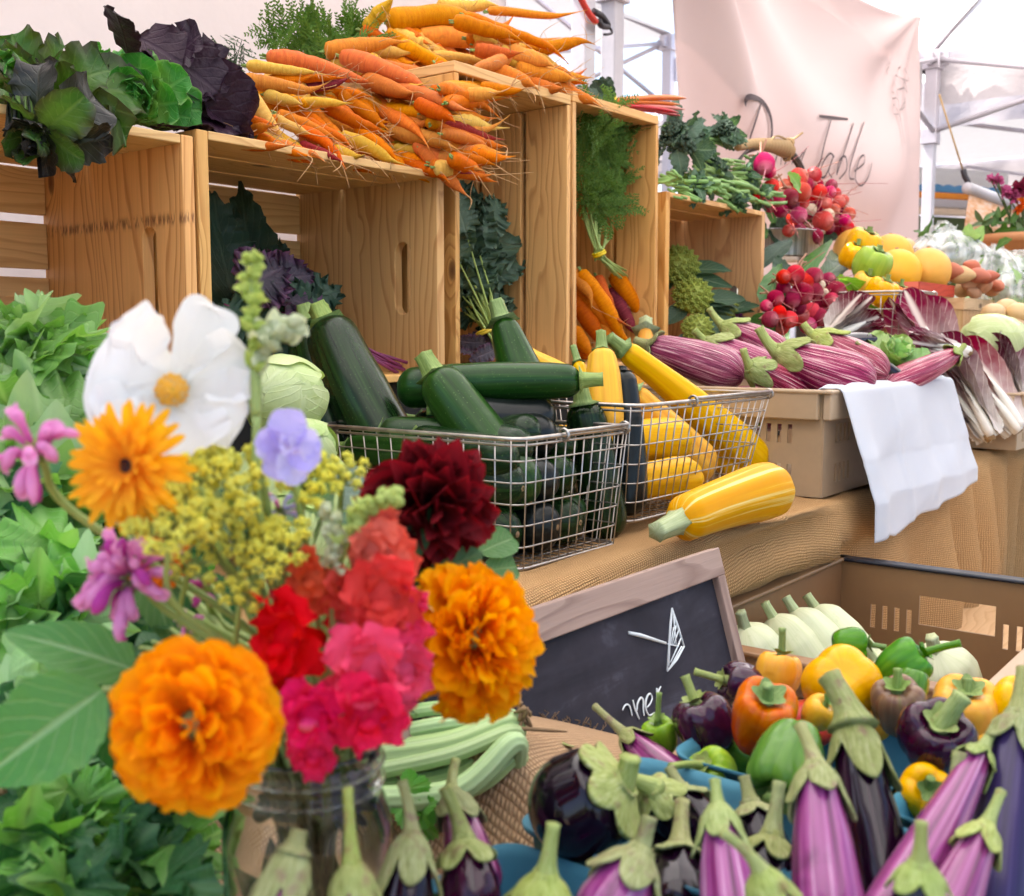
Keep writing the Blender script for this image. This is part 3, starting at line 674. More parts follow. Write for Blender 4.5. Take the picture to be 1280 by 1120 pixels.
crate(1.99, .475, .358, .33, SHELF + .01, 'wooden crate on its side with romanesco inside and broccoli on top', seed=5, slot=(-.055, .12, .03))

# ------------------------------------------------------------------ wire baskets
def wire_basket(c0, c1, y0, y1, zb, zt, label, taper=.012, nx=9, ny=10, nz=5, group='chrome wire baskets', tilt=0.):
    t = empty('wire_basket', ((c0 + c1) / 2, (y0 + y1) / 2, zb), label, 'basket', group)
    cx, cy = (c0 + c1) / 2, (y0 + y1) / 2
    def pt(x, y, f):   # x,y at the rim; f 0 bottom .. 1 rim
        k = 1 - taper / max((c1 - c0) / 2, .01) * (1 - f); ky = 1 - taper / max((y1 - y0) / 2, .01) * (1 - f)
        return V3(cx + (x - cx) * k, cy + (y - cy) * ky, zb + (zt - zb) * f + tilt * (x - c0))
    def loop(f, r, mb, inset=0., rc=.02):
        P = []
        for (x, y, a0) in ((c1 - rc, y1 - rc, 0), (c0 + rc, y1 - rc, 90), (c0 + rc, y0 + rc, 180), (c1 - rc, y0 + rc, 270)):
            for k in range(5):
                a = math.radians(a0 + k * 22.5); P.append(pt(x + rc * math.cos(a), y + rc * math.sin(a), f))
        P.append(P[0]); mb.tube(P, r, 6, cap=False)
    mb = MB(); loop(1, .0030, mb); loop(.955, .0018, mb); loop(0, .002, mb); mb.build('rim', MT['wire'], t)
    mb = MB()
    for f in np.linspace(0, 1, nz + 1)[1:-1]: loop(f, .00105, mb)
    for x in np.linspace(c0 + .012, c1 - .012, nx):
        mb.tube([pt(x, y0, 1), pt(x, y0, .5), pt(x, y0, 0), pt(x, cy, 0), pt(x, y1, 0), pt(x, y1, 1)], .00105, 5)
    for y in np.linspace(y0 + .012, y1 - .012, ny):
        mb.tube([pt(c0, y, 1), pt(c0, y, .5), pt(c0, y, 0), pt(cx, y, 0), pt(c1, y, 0), pt(c1, y, 1)], .00105, 5)
    mb.build('wire_mesh', MT['wire'], t)
    for sx in (0, 1):
        xx = c0 if sx == 0 else c1
        p = pt(xx, cy - .05, 1.0) if False else None
    for (xa, xb, yy) in ((c0 + .35 * (c1 - c0), c1 - .02, y0),):
        mb = MB(); A, B = pt(xa, yy, 1), pt(xb, yy, 1); o = V3(0, -.006, .004)
        mb.tube([A + o, B + o], .0026, 6)
        for q in (A, B):
            th = np.linspace(0, 2 * np.pi, 12); mb.tube([q + V3(0, .007 * math.cos(k) - .001, .007 * math.sin(k)) for k in th], .0019, 6, cap=False)
        mb.build('handle', MT['wire'], t)
    return t
B1 = (.920, 1.150, .708, 1.03, TIER + .003, Z0 - .112)
B2 = (1.172, 1.57, .712, 1.02, TIER + .018, Z0 - .088)
wire_basket(*B1, 'chrome wire basket heaped with dark green zucchini', nx=12, ny=14, nz=6)
wire_basket(*B2, 'chrome wire basket full of yellow summer squash', nx=18, ny=13, nz=6, taper=.03)

# ------------------------------------------------------------------ plastic harvest crates
def slot_wall(mb, A, B, zt, zb, th, rows, mat=0, big=None):
    """vertical wall from A to B (xy), between zb and zt, cut by rows of slots: list of (z0, z1, [(u0,u1),...]) ; big = one opening (u0,u1,z0,z1)"""
    A = np.asarray(A, float); B = np.asarray(B, float); d = nrm(B - A); L = np.linalg.norm(B - A); nn = V3(-d[1], d[0], 0)
    us = {0., L}; zs = {zb, zt}; holes = []
    for (a, b, lst) in rows:
        for (u0, u1) in lst: holes.append((u0, u1, a, b))
    if big: holes.append(big)
    for (u0, u1, a, b) in holes: us |= {u0, u1}; zs |= {a, b}
    us = sorted(us); zs = sorted(zs)
    solid = np.ones((len(us) - 1, len(zs) - 1), bool)
    for i in range(len(us) - 1):
        for j in range(len(zs) - 1):
            um, zm = (us[i] + us[i + 1]) / 2, (zs[j] + zs[j + 1]) / 2
            if any(h[0] < um < h[1] and h[2] < zm < h[3] for h in holes): solid[i, j] = False
    def P(u, z, w): p = A + d * u; return V3(p[0], p[1], 0) + nn * w + V3(0, 0, z)
    def quad(a, b, c, e): mb.grid(np.array([[a, b], [e, c]]), mat=mat)
    for i in range(len(us) - 1):
        for j in range(len(zs) - 1):
            if not solid[i, j]: continue
            u0, u1, z0, z1 = us[i], us[i + 1], zs[j], zs[j + 1]
            for w in (-th / 2, th / 2): quad(P(u0, z0, w), P(u1, z0, w), P(u1, z1, w), P(u0, z1, w))
            for (di, dj, e) in ((-1, 0, (u0, z0, u0, z1)), (1, 0, (u1, z0, u1, z1)), (0, -1, (u0, z0, u1, z0)), (0, 1, (u0, z1, u1, z1))):
                ii, jj = i + di, j + dj
                if not (0 <= ii < len(us) - 1 and 0 <= jj < len(zs) - 1) or not solid[ii, jj]:
                    quad(P(e[0], e[1], -th / 2), P(e[2], e[3], -th / 2), P(e[2], e[3], th / 2), P(e[0], e[1], th / 2))
def slotrow(L, groups, w=.008, pitch=.0185, n=4):
    out = []
    for g0 in groups: out += [(g0 + k * pitch, g0 + k * pitch + w) for k in range(n)]
    return [o for o in out if o[1] < L - .01]
def plastic_crate(name, x0, x1, y0, y1, zb, zt, label, wallm, rimm, rimh=.045, rims=None, grip=True, lean=.012):
    t = empty(name, ((x0 + x1) / 2, (y0 + y1) / 2, zb), label, 'crate', 'vented plastic harvest crates')
    H = zt - zb; th = .004
    r1 = (zb + H * .50, zb + H * .68); r2 = (zb + H * .12, zb + H * .30)
    cor = [(x0, y0), (x1, y0), (x1, y1), (x0, y1)]
    for i in range(4):
        A, B = np.array(cor[i]), np.array(cor[(i + 1) % 4]); L = np.linalg.norm(B - A)
        gs = [.05, L - .05 - 3 * .0185 - .008]
        if L > .5: gs.append(L / 2 - .03)
        rows = [(r1[0], r1[1], slotrow(L, gs)), (r2[0], r2[1], slotrow(L, gs))]
        big = (L / 2 - .055, L / 2 + .055, zb + H * .58, zb + H * .80) if (grip and L < .5) else None
        mb = MB(); slot_wall(mb, A, B, zt - .002, zb, th, rows, big=big); mb.build('side_wall', MT[wallm], t, smooth=False, weld=True)
        mb = MB(); d = nrm(B - A); c = (A + B) / 2; n_ = V3(d[1], -d[0]); rm = rimm if rims is None else rims[i]
        a = math.atan2(d[1], d[0]); R = np.array(Matrix.Rotation(a, 3, 'Z'))
        sh = 0 if i % 2 == 0 else -.02
        mb.box((c[0] + n_[0] * .009, c[1] + n_[1] * .009, zt - rimh / 2), (L + .014 + sh, .014, rimh), R)
        mb.box((c[0] + n_[0] * .006, c[1] + n_[1] * .006, zt), (L + .026 + sh * .4, .026, .006), R)
        mb.build('rim', MT[rm], t, smooth=False, bevel=.0025)
    mb = MB(); mb.box(((x0 + x1) / 2, (y0 + y1) / 2, zb + .004), (x1 - x0 - .01, y1 - y0 - .01, .006)); mb.build('bottom', MT[wallm], t, smooth=False)
    return t
TC = (1.654, 2.25, .665, 1.06, TIER + .004, Z0 - .088)
plastic_crate('plastic_crate', *TC, 'tan plastic crate with vent slots holding striped eggplants, white towel over its edge', 'tan_plastic', 'tan_light')
BC = (1.10, 1.655, .27, .628, LOW + .003, Z0 - .352)
plastic_crate('plastic_crate', *BC, 'brown plastic crate with black rim holding pale squash beside the chalkboard', 'brown_plastic', 'tan_light', rimh=.022, rims=('tan_light', 'black_plastic', 'brown_plastic', 'brown_plastic'))
plastic_crate('plastic_crate', 2.62, 3.2, .60, .98, TIER + .004, Z0 - .13, 'tan plastic crate at the end of the table behind the red radicchio', 'tan_plastic', 'tan_light', grip=False)

# ------------------------------------------------------------------ chalkboard
def chalkboard():
    zt = Z0 - .232; TR = onZ(889, 686, zt)
    yT = TR[1]; xr = TR[0] + .004; W, H = .52, .27; lean = math.atan2(.075, .26)
    t = empty('chalkboard', (xr - W / 2, yT, zt - H), 'framed chalkboard with white chalk arrow and lettering leaning on the burlap', 'chalkboard')
    up = V3(0, math.sin(lean), math.cos(lean)); ax = V3(1, 0, 0); nn = np.cross(ax, up)     # nn faces -y (front)
    R = np.stack([ax, -nn, up], 1); O = V3(xr, yT, zt)      # O: top right outer corner of the front
    def P(u, v, w=0): return O + ax * (-W + u) + up * (v - H) + nn * w   # u from left, v from bottom
    fw, ft = .030, .016
    mb = MB()
    mb.box(P(W / 2, H - fw / 2), (W, ft, fw), R); mb.box(P(W / 2, fw / 2), (W, ft, fw), R)
    mb.box(P(fw / 2 - .008, H / 2), (fw - .012, ft, H - 2 * fw), R); mb.box(P(W - fw / 2 + .006, H / 2), (fw - .014, ft, H - 2 * fw), R)
    mb.build('frame', MT['grey_oak'], t, smooth=False, bevel=.0012)
    mb = MB(); mb.box(P(W / 2, H / 2, -.003), (W - .03, .006, H - .03), R, rnd=False); mb.build('slate', MT['slate'], t, smooth=False)
    FS = P(0, 0, .0008)
    def hit(px, py):
        r = ray(px, py); k = np.dot(FS - CAM, nn) / np.dot(r, nn); return CAM + r * k
    global BOARD_HIT
    BOARD_HIT = hit
    def st(mb, pts, w=.0028, n=None):
        Q = np.array([hit(*q) for q in (pts if n is None else spline([list(p) + [0] for p in pts], n)[:, :2])])
        w = np.interp(np.linspace(0, 1, len(Q)), [0, .3, .6, 1], [w * .8, w, w * 1.1, w * .7])
        mb.tube(Q, w / 2, 6, shape=None)
    mb = MB()
    st(mb, [(786, 791), (800, 794), (832, 804)], .0042)
    st(mb, [(840, 760), (838, 780), (834, 838)]); st(mb, [(840, 761), (848, 786), (855, 808)]); st(mb, [(855, 808), (846, 824), (834, 839)]); st(mb, [(837, 800), (836, 832)], .0022); st(mb, [(842, 770), (845, 806)], .0022)
    st(mb, [(852, 808), (838, 833)], .002); st(mb, [(842, 784), (838, 806)], .002); st(mb, [(845, 782), (840, 806)], .002); st(mb, [(848, 788), (842, 806)], .002); st(mb, [(851, 798), (841, 822)], .002); st(mb, [(849, 804), (838, 828)], .002); st(mb, [(834, 805), (848, 808)], .002)
    # "mmer"
    st(mb, [(778, 888), (781, 882), (785, 881), (788, 886), (790, 895)], .0018, 24)
    st(mb, [(791, 875), (793, 884), (796, 892), (799, 899)], .0019, 16); st(mb, [(796, 888), (797, 879), (801, 872), (804, 876), (804, 886), (805, 895)], .0019, 24)
    st(mb, [(809, 884), (813, 879), (815, 872), (812, 867), (808, 873), (807, 884), (811, 894), (818, 891)], .0019, 30)
    st(mb, [(821, 860), (821, 874), (821, 890)], .0019, 12); st(mb, [(821, 875), (823, 864), (826, 858)], .0018, 12)
    mb.build('chalk_writing', MT['chalk'], t)
chalkboard()

# ------------------------------------------------------------------ white towel over the tan crate
def towel():
    n, m = 110, 70
    x0, x1 = 1.672, 2.262; zt = TC[5] + .006; yf = TC[2] - .018
    u = np.linspace(0, 1, n)[None]; s = np.linspace(0, 1, m)[:, None]
    xs = x0 + (x1 - x0) * u
    # hang length per column taken from the lower hem in the photograph
    hem = [(1065, 668), (1080, 668), (1096, 658), (1112, 645), (1128, 636), (1150, 622), (1172, 606), (1200, 590), (1207, 588)]
    hp = np.array([onY(a, b, yf) for a, b in hem]); hang = zt - np.interp(xs, hp[:, 0], hp[:, 2]); hang = np.maximum(hang, .03)
    inn = .10
    L = inn + hang; d = s * L; r = .008
    dd = d - inn; over = dd > 0
    ang = np.clip(dd / r, 0, np.pi / 2)
    y = np.where(over, yf + r - r * np.sin(ang) - .003, yf + r - dd - .003); z = np.where(over, zt + r * np.cos(ang) - r - np.clip(dd - r * np.pi / 2, 0, None), zt)
    z = z - np.where(over, 0, .045 * np.clip(-dd - .025, 0, None) / .075) + np.where(over, 0, .004 * np.sin(xs * 60))
    f = np.clip(dd / .12, 0, 1); ln = LN(7, 6, 9., 2)
    fold = .006 * np.sin(u * 17 + 1.2 * np.sin(u * 9)) + .007 * ln(u * .8, s * .35)
    y = y - f * (.034 + fold) - .022 * np.clip((zt - .12 - z) / .06, 0, 1) - .004 * np.exp(-((u - .38) / .02) ** 2) * f
    xs2 = xs + f * .003 * np.sin(s * 9 + u * 12)
    z = z + .002 * LN(8, 5, 9., 2)(u, s) * f
    y = y - .0025 * np.abs(np.sin((s * 7 + u * 3) * 1.0)) ** 8 * f
    P = np.stack([xs2, y, z + 0 * u], -1)
    mb = MB(); mb.grid(P, uv=np.stack([xs + 0 * d, d], -1))
    ob = mb.build('towel', MT['towel']); so = ob.modifiers.new('thick', 'SOLIDIFY'); so.thickness = .0012; so.offset = 1
    tag(ob, 'white cloth towel hanging over the front edge of the tan plastic crate', 'towel')
towel()
def burlap_near():
    n, m = 170, 130
    X = np.linspace(-.52, .842, n)[None]; q = np.linspace(0, 1, m)[:, None]
    ln = LN(21, 7, 5., 2); ln2 = LN(22, 6, 16., 2)
    H = np.array([BOARD_HIT(*p) for p in ((560, 868), (610, 878), (650, 888), (700, 899), (760, 914), (800, 930), (840, 952), (880, 985))])
    yb = np.interp(X, H[:, 0], H[:, 1] - .006); zb = np.interp(X, H[:, 0], H[:, 2])
    left = np.clip((H[0, 0] - .02 - X) / .06, 0, 1); yb = yb + left * (.655 - yb)
    Y = -.28 + (yb + .28) * q ** .8
    z0 = NEAR + .0035 * ln(X, Y) + .0015 * ln2(X, Y)
    k = np.clip(1 - (yb - Y) / .22, 0, 1); k = k * k * (3 - 2 * k)
    z = z0 + k * (zb - NEAR) * (1 - left * .6)
    z = z - .03 * np.clip((X - .81) / .03, 0, 1) ** 2
    xx = X + .006 * np.sin(Y * 21) + 0 * z
    for _e in (1,):
        EDGE = np.stack([xx[-1], Y[-1], z[-1]], -1)
    mb = MB(); mb.grid(np.stack([xx, Y, z], -1), uv=np.stack([X + 0 * Y, Y], -1))
    rs = np.random.RandomState(4)
    for k in range(230):                                     # frayed threads along the cut edge
        y = rs.uniform(-.2, .655); x = .828 + .006 * math.sin(y * 21); L = rs.uniform(.006, .02)
        p = V3(x, y, NEAR - .028 + rs.uniform(0, .02)); q = p + V3(L * .7, rs.normal(0, .006), rs.uniform(-.012, .006))
        mb.tube([p, (p + q) / 2 + V3(0, 0, .002), q], .0005, 4)
    for k in range(160):
        i = rs.randint(90, n - 1); p = EDGE[i] + V3(rs.normal(0, .003), -.002, 0); L = rs.uniform(.001, .005)
        q_ = p + V3(rs.normal(0, .006), .002, L); mb.tube([p, (p + q_) / 2 + V3(rs.normal(0, .002), -.001, 0), q_], .0005, 4)
    tag(mb.build('burlap_cloth', MT['burlap_near']), 'pinkish burlap cloth with frayed edge under the flower jar and eggplants', 'tablecloth')
burlap_near()
# ------------------------------------------------------------------ vegetables with a smooth skin
def capf(t, c0, c1):
    a = np.sqrt(np.clip(1 - np.clip(1 - t / c0, 0, 1) ** 2, 0, 1)); b = np.sqrt(np.clip(1 - np.clip(1 - (1 - t) / c1, 0, 1) ** 2, 0, 1))
    return a * b
class Body:
    def __init__(s, L, R, prof, c0=.1, c1=.1, bend=0., ribs=0, rib=0., seed=0, lump=.03, bax=0., sbend=0.):
        s.L, s.R, s.c0, s.c1, s.bend, s.ribs, s.rib, s.bax, s.sb = L, R, c0, c1, bend, ribs, rib, bax, sbend
        s.xs, s.rs = zip(*prof); s.ln = LN(seed + 900, 5, 1., 3); s.lump = lump
        g = np.linspace(0, 1, 201); r = np.interp(g, s.xs, s.rs)
        for _ in range(30): r[1:-1] = (r[:-2] + 2 * r[1:-1] + r[2:]) / 4
        s.g, s.gr = g, r
    def rad(s, t, th):
        r = np.interp(np.clip(t, 0, 1), s.g, s.gr) * capf(np.clip(t, 1e-6, 1 - 1e-6), s.c0, s.c1)
        k = 1 + s.rib * (np.abs(np.cos(th * s.ribs / 2)) - .6) if s.ribs else 1
        return s.R * r * k * (1 + s.lump * s.ln(t * 4, np.cos(th) * 1.2, np.sin(th) * 1.2))
    def pos(s, t, th, off=0.):
        r = s.rad(t, th) + off
        b = s.bend * s.L * 4 * t * (1 - t) + s.sb * s.L * np.sin(t * 6.283)
        return np.stack([r * np.cos(th) + b * math.cos(s.bax), r * np.sin(th) + b * math.sin(s.bax), t * s.L + 0 * th], -1)
    def mesh(s, mb, nz=36, n=28, mat=0):
        t = .5 - .5 * np.cos(np.linspace(0, np.pi, nz)); t = .35 * np.linspace(0, 1, nz) + .65 * t
        th = (np.arange(n) * 2 * np.pi / n)[None]
        P = s.pos(t[:, None] + 0 * th, th + 0 * t[:, None])
        return mb.grid(P, True, mat)
def vthing(name, mx, label, cat, group=None): return empty(name, None, label, cat, group, mx)
def star(k, amp): return lambda th, t: 1 + amp * np.cos(th * k)
def stub(mb, base, tip, r0, r1, k=5, amp=.14, flare=1.5, n=15, cut=True):
    b, t = np.asarray(base, float), np.asarray(tip, float); u = np.linspace(0, 1, 8)
    pts = b[None] * (1 - u[:, None]) + t[None] * u[:, None]; r = r1 + (r0 - r1) * (1 - u) ** 2; r[0] *= flare; r[-1] *= 1.06
    mb.tube(pts, r, n, shape=star(k, amp))
def zucchini(p0, p1, R, label, mat='zucchini', bend=.02, seed=0, ribs=0, rib=.0, group='zucchini in the wire basket', prof=None, name='zucchini', cat='zucchini', stem='green_stem', roll=0., stemL=.026, sr=.42, lean=(0, 0), flare=1.7):
    mx = frame(p0, p1, roll); L = float(np.linalg.norm(np.asarray(p1) - p0))
    t = vthing(name, mx, label, cat, group)
    B = Body(L, R, prof or [(0, .72), (.15, .86), (.5, .97), (.8, 1.), (1, .95)], min(.35, .35 * R / L + .04), min(.5, .85 * R / L), bend, ribs, rib, seed, .018, seed * 1.3)
    mb = MB(); B.mesh(mb, 40, 40 if ribs else 26); bo = mb.build('body', MT[mat], t)
    mb = MB(); stub(mb, (0, 0, .35 * R * .4), (lean[0], lean[1], -stemL), R * sr * .95, R * sr * .72, 5, .16, flare); mb.build('stem', MT[stem], t)
    mb = MB(); mb.ball((0, 0, L - .0015), R * .16, 8, 5, sc=(1, 1, .3)); mb.build('blossom_scar', MT['dry_brown'], bo)
    return t
ZP = lambda px, py, d: at(px, py, d)
zucchini(onX(407, 402, 1.0), onX(500, 588, .985), .043, 'largest dark zucchini leaning out of the basket beside the kale crate', 'zucchini', .03, 1)
zucchini(onX(386, 404, 1.02), onX(436, 600, .985), .040, 'dark zucchini standing behind the largest leaning zucchini', 'zucchini', .02, 2)
zucchini(onY(541, 466, .90), onY(662, 630, .757), .035, 'green zucchini with cut pale stem slanting down to the basket corner', 'zucchini_mid', .0, 3, lean=(.004, 0))
zucchini(ZP(728, 476, 1.35), ZP(496, 487, 1.37), .0265, 'long green zucchini lying level across the basket top', 'zucchini_mid', .03, 4)
zucchini(onY(560, 512, .88), onY(694, 522, .79), .027, 'black skinned zucchini with brown tip under the level one', 'zucchini_black', -.05, 5)
zucchini(onY(572, 548, .90), onY(674, 541, .77), .025, 'short dark zucchini with pale round scar at the basket rim', 'zucchini', -.02, 6)
zucchini(ZP(627, 398, 1.47), ZP(668, 520, 1.43), .034, 'green zucchini standing upright at the back by the kale bunch', 'zucchini_mid', .0, 7, prof=[(0, .5), (.3, .72), (.7, 1), (1, 1)])
zucchini(onY(728, 502, .79), onY(758, 676, .762), .031, 'dark zucchini hanging stem up inside the basket front wires', 'zucchini', .02, 8, roll=1)
zucchini(onY(776, 462, .80), onY(786, 645, .765), .0235, 'slim bluish black zucchini at the basket end near the squash', 'zucchini_black', .03, 9, prof=[(0, .82), (.3, .86), (.8, 1.05), (1, 1)], stem='zucchini_black', stemL=.004)
zb = TIER
fillz = [((.95, .98, zb + .04), (.965, .745, zb + .036), .032), ((1.0, .99, zb + .035), (1.03, .735, zb + .036), .032), ((1.07, .98, zb + .035), (1.085, .74, zb + .034), .03), ((1.12, .99, zb + .04), (1.12, .76, zb + .035), .028),
         ((.96, .97, zb + .095), (.975, .745, zb + .088), .03), ((1.03, .96, zb + .10), (1.035, .742, zb + .088), .027), ((1.10, .98, zb + .10), (1.08, .75, zb + .09), .026), ((.96, .96, zb + .14), (1.02, .80, zb + .135), .028)]
fillz += [((.955, .90, zb + .135), (.968, .75, zb + .118), .027), ((1.085, .93, zb + .15), (1.055, .765, zb + .138), .027), ((1.02, .95, zb + .15), (1.005, .76, zb + .128), .025), ((.945, 1.0, zb + .12), (.948, .86, zb + .125), .024), ((1.118, .9, zb + .15), (1.112, .77, zb + .12), .024)]
flab = ['dark zucchini on the basket bottom at its near left corner', 'dark zucchini on the basket bottom with its blossom end at the wires', 'black zucchini low in the basket behind the front wires', 'dark zucchini on the basket bottom next to the yellow squash basket',
        'zucchini in the middle layer close to the basket corner', 'zucchini in the middle layer with pale end facing out', 'zucchini in the middle layer behind the hanging one', 'dark zucchini under the green slanting zucchini', 'dark zucchini in the upper layer at the near basket corner', 'zucchini in the upper layer under the short rim one', 'slim zucchini in the upper layer left of the hanging one', 'zucchini pressed to the wires of the basket end facing the flowers', 'zucchini in the upper layer beside the hanging one']
for i, (a, b, r) in enumerate(fillz):
    zucchini(V3(*a), V3(*b), r, flab[i], ('zucchini', 'zucchini_black', 'zucchini', 'zucchini_mid')[i % 4], .015, 20 + i)
SQ = [(0, .52), (.2, .60), (.5, .82), (.8, 1.), (1, .96)]
def squash(p0, p1, R, label, **k):
    d = dict(mat='yellow_squash', ribs=8, rib=.06, prof=SQ, name='summer_squash', cat='squash', group='yellow squash in the wire basket', stem='green_stem', sr=.36); d.update(k)
    return zucchini(p0, p1, R, label, **d)
squash(onY(776, 434, .90), onY(952, 582, .775), .034, 'longest yellow squash stretching over the basket to its far corner', seed=31, bend=-.02)
squash(onY(788, 488, .87), onY(885, 598, .785), .037, 'fat yellow squash pressed against the front wires', seed=32, bend=-.01)
squash(onY(838, 478, .90), onY(926, 592, .80), .031, 'crookneck yellow squash with thin neck between two bigger ones', seed=33, bend=.06, prof=[(0, .42), (.3, .5), (.6, .85), (.85, 1), (1, .95)])
squash(ZP(752, 436, 1.46), ZP(758, 545, 1.42), .024, 'short ribbed yellow squash standing upright near the zucchini', seed=34, bend=0, rib=.11, prof=[(0, .7), (.3, .95), (.7, 1.), (1, .9)])
squash(ZP(722, 452, 1.49), ZP(748, 540, 1.44), .0165, 'thin yellow squash leaning by the zucchini basket', seed=35, bend=.0)
squash(onY(807, 412, 1.07), onY(806, 500, 1.01), .026, 'yellow squash with pale green neck standing at the back under the carrots', seed=36, bend=0, stem='pale_stem', sr=.6)
squash(ZP(655, 440, 1.56), ZP(712, 480, 1.52), .022, 'yellow squash behind the upright zucchini', seed=37)
squash(V3(1.19, .80, TIER + .055), V3(1.40, .752, TIER + .058), .031, 'yellow squash lying low at the basket front near the loose squash', seed=38)
squash(V3(1.22, .92, TIER + .06), V3(1.50, .86, TIER + .06), .034, 'yellow squash on the basket bottom behind the front row', seed=39)
squash(V3(1.22, .90, TIER + .12), V3(1.46, .80, TIER + .105), .032, 'yellow squash in the middle of the basket heap', seed=40)
squash(ZP(846, 652, 1.275), ZP(974, 609, 1.45), .0375, 'big loose striped yellow squash lying on the burlap before the baskets', mat='striped_squash', seed=41, bend=-.015, stem='pale_stem', group=None, rib=.045, sr=.40, stemL=.042, lean=(-.004, 0), flare=1.1, prof=[(0, .72), (.25, .80), (.5, .88), (.78, 1.02), (1, .96)])

def eggplant(p0, p1, R, label, mat='fairy_eggplant', bend=.02, seed=0, group='eggplants heaped in the blue boxes', prof=None, calL=None, stemL=.03, stembend=(0, 0), cal='calyx', roll=0., stR=None, lobes=5, c1=None, ld=.64):
    mx = frame(p0, p1, roll); L = float(np.linalg.norm(np.asarray(p1) - p0))
    t = vthing('eggplant', mx, label, 'eggplant', group)
    B = Body(L, R, prof or [(0, .46), (.12, .58), (.45, .86), (.75, 1.), (1, .95)], min(.3, .5 * R / L), c1 or min(.5, 1.0 * R / L), bend, 0, 0, seed, .025, seed * 1.7)
    mb = MB(); B.mesh(mb, 40, 28); mb.build('body', MT[mat], t)
    cl = (calL or R * 1.5) * .76; n, m = 60, 14
    rs = np.random.RandomState(seed); th = (np.arange(n) * 2 * np.pi / n)[None]; s = np.linspace(0, 1, m)[:, None]
    lo = np.abs(np.cos(lobes * th / 2 + rs.rand() * 6)) ** .8; per = 1 + .25 * np.sin(th + rs.rand() * 6) + .15 * np.sin(2 * th + rs.rand() * 6)
    Lc = cl * ((1 - ld) + ld * lo * per)
    tt = s * Lc / L
    off = .0008 + R * .03 + R * .16 * s ** 3 * lo + .035 * R * np.sin(th * 9 + s * 7) * s + .05 * R * s ** 4 * np.sin(th * 3 + seed)
    P = B.pos(tt + 1e-4, th + 0 * s, off); P0 = P.copy()
    P[0] = P[0] * [0, 0, 1] + np.stack([np.cos(th[0]), np.sin(th[0]), 0 * th[0]], -1) * R * .28
    P[0, :, 2] = -R * .12; P[1, :, 2] -= R * .05
    mb = MB(); mb.grid(P, True)
    ob = mb.build('calyx', MT[cal], t); so = ob.modifiers.new('thick', 'SOLIDIFY'); so.thickness = R * .07; so.offset = 1
    r = stR or R * .215; u = np.linspace(0, 1, 10)[:, None]
    pts = np.concatenate([stembend[0] * u ** 1.6, stembend[1] * u ** 1.6, R * .1 - (stemL + R * .1) * u], 1)
    rad = r * (1 + 1.0 * (1 - u[:, 0]) ** 4) * (1 - .12 * u[:, 0]) * np.where(u[:, 0] > .93, 1.12, 1)
    mb = MB(); mb.tube(pts, rad, 12, shape=star(5, .08)); mb.build('stem', MT[cal], ob)
    return t
TG = 'striped eggplants heaped in the tan crate'
EP = [(0, .5), (.15, .68), (.45, .92), (.7, 1.), (1, .9)]
eggplant(ZP(812, 432, 1.97), ZP(930, 472, 1.90), 0.0399, 'large striped purple eggplant nearest the yellow squash', 'striped_eggplant', .03, 51, TG, EP, .02)
eggplant(ZP(884, 428, 1.98), ZP(1000, 486, 1.93), 0.0342, 'striped eggplant under the romanesco crate with calyx behind', 'striped_eggplant', .02, 52, TG, EP, .05, stembend=(.01, .01), cal='calyx_green')
eggplant(ZP(972, 440, 1.89), ZP(1094, 480, 1.87), 0.0433, 'largest striped eggplant with curling green calyx at the crate rim', 'striped_eggplant', .02, 53, TG, EP, .07, .045, (.03, .0), 'calyx_green')
eggplant(ZP(1018, 420, 2.02), ZP(1110, 470, 1.98), 0.0376, 'pinkish striped eggplant lying behind the largest one', 'striped_eggplant', .02, 54, TG, EP, .06, .03, (.01, 0), 'calyx_green')
eggplant(ZP(938, 458, 1.84), ZP(1010, 500, 1.92), 0.0308, 'striped eggplant pointing its pale calyx at the viewer', 'striped_eggplant', .02, 55, TG, EP, .045, .028, (.02, 0), 'calyx_green')
eggplant(ZP(1120, 428, 2.14), ZP(1030, 436, 2.02), .020, 'slim glossy dark eggplant with green calyx lying level on the heap', 'dark_eggplant', .06, 56, TG, None, .03, .02, (0, 0), 'calyx_green')
eggplant(ZP(1085, 440, 1.98), ZP(1135, 482, 2.0), .016, 'thin dark eggplant tucked beside the largest striped one', 'dark_eggplant', .03, 57, TG)
eggplant(ZP(1196, 442, 2.13), ZP(1105, 482, 1.98), .027, 'pink striped eggplant with leafy calyx behind the towel', 'striped_eggplant', .02, 58, TG, EP, .05, .03, (.01, 0), 'calyx_green')
eggplant(ZP(905, 408, 2.08), ZP(985, 448, 2.02), 0.0319, 'striped eggplant at the back of the tan crate by the crate wall', 'striped_eggplant', .02, 59, TG, EP, .055, .04, (.02, .01), 'calyx_green')
for i, (a, b) in enumerate((((1.72, .72, -.13), (1.95, .76, -.13)), ((1.72, .84, -.14), (1.96, .82, -.13)), ((1.95, .74, -.14), (2.2, .78, -.13)), ((1.75, .98, -.14), (2.1, .95, -.14)))):
    eggplant(V3(a[0], a[1], Z0 + a[2]), V3(b[0], b[1], Z0 + b[2]), .036, ['striped eggplant just under the crate rim near the squash basket', 'striped eggplant below the romanesco crate, under the top layer', 'striped eggplant under the white towel side of the heap', 'striped eggplant low at the back of the tan crate'][i], 'striped_eggplant', .02, 60 + i, TG, EP, .05, cal='calyx_green')
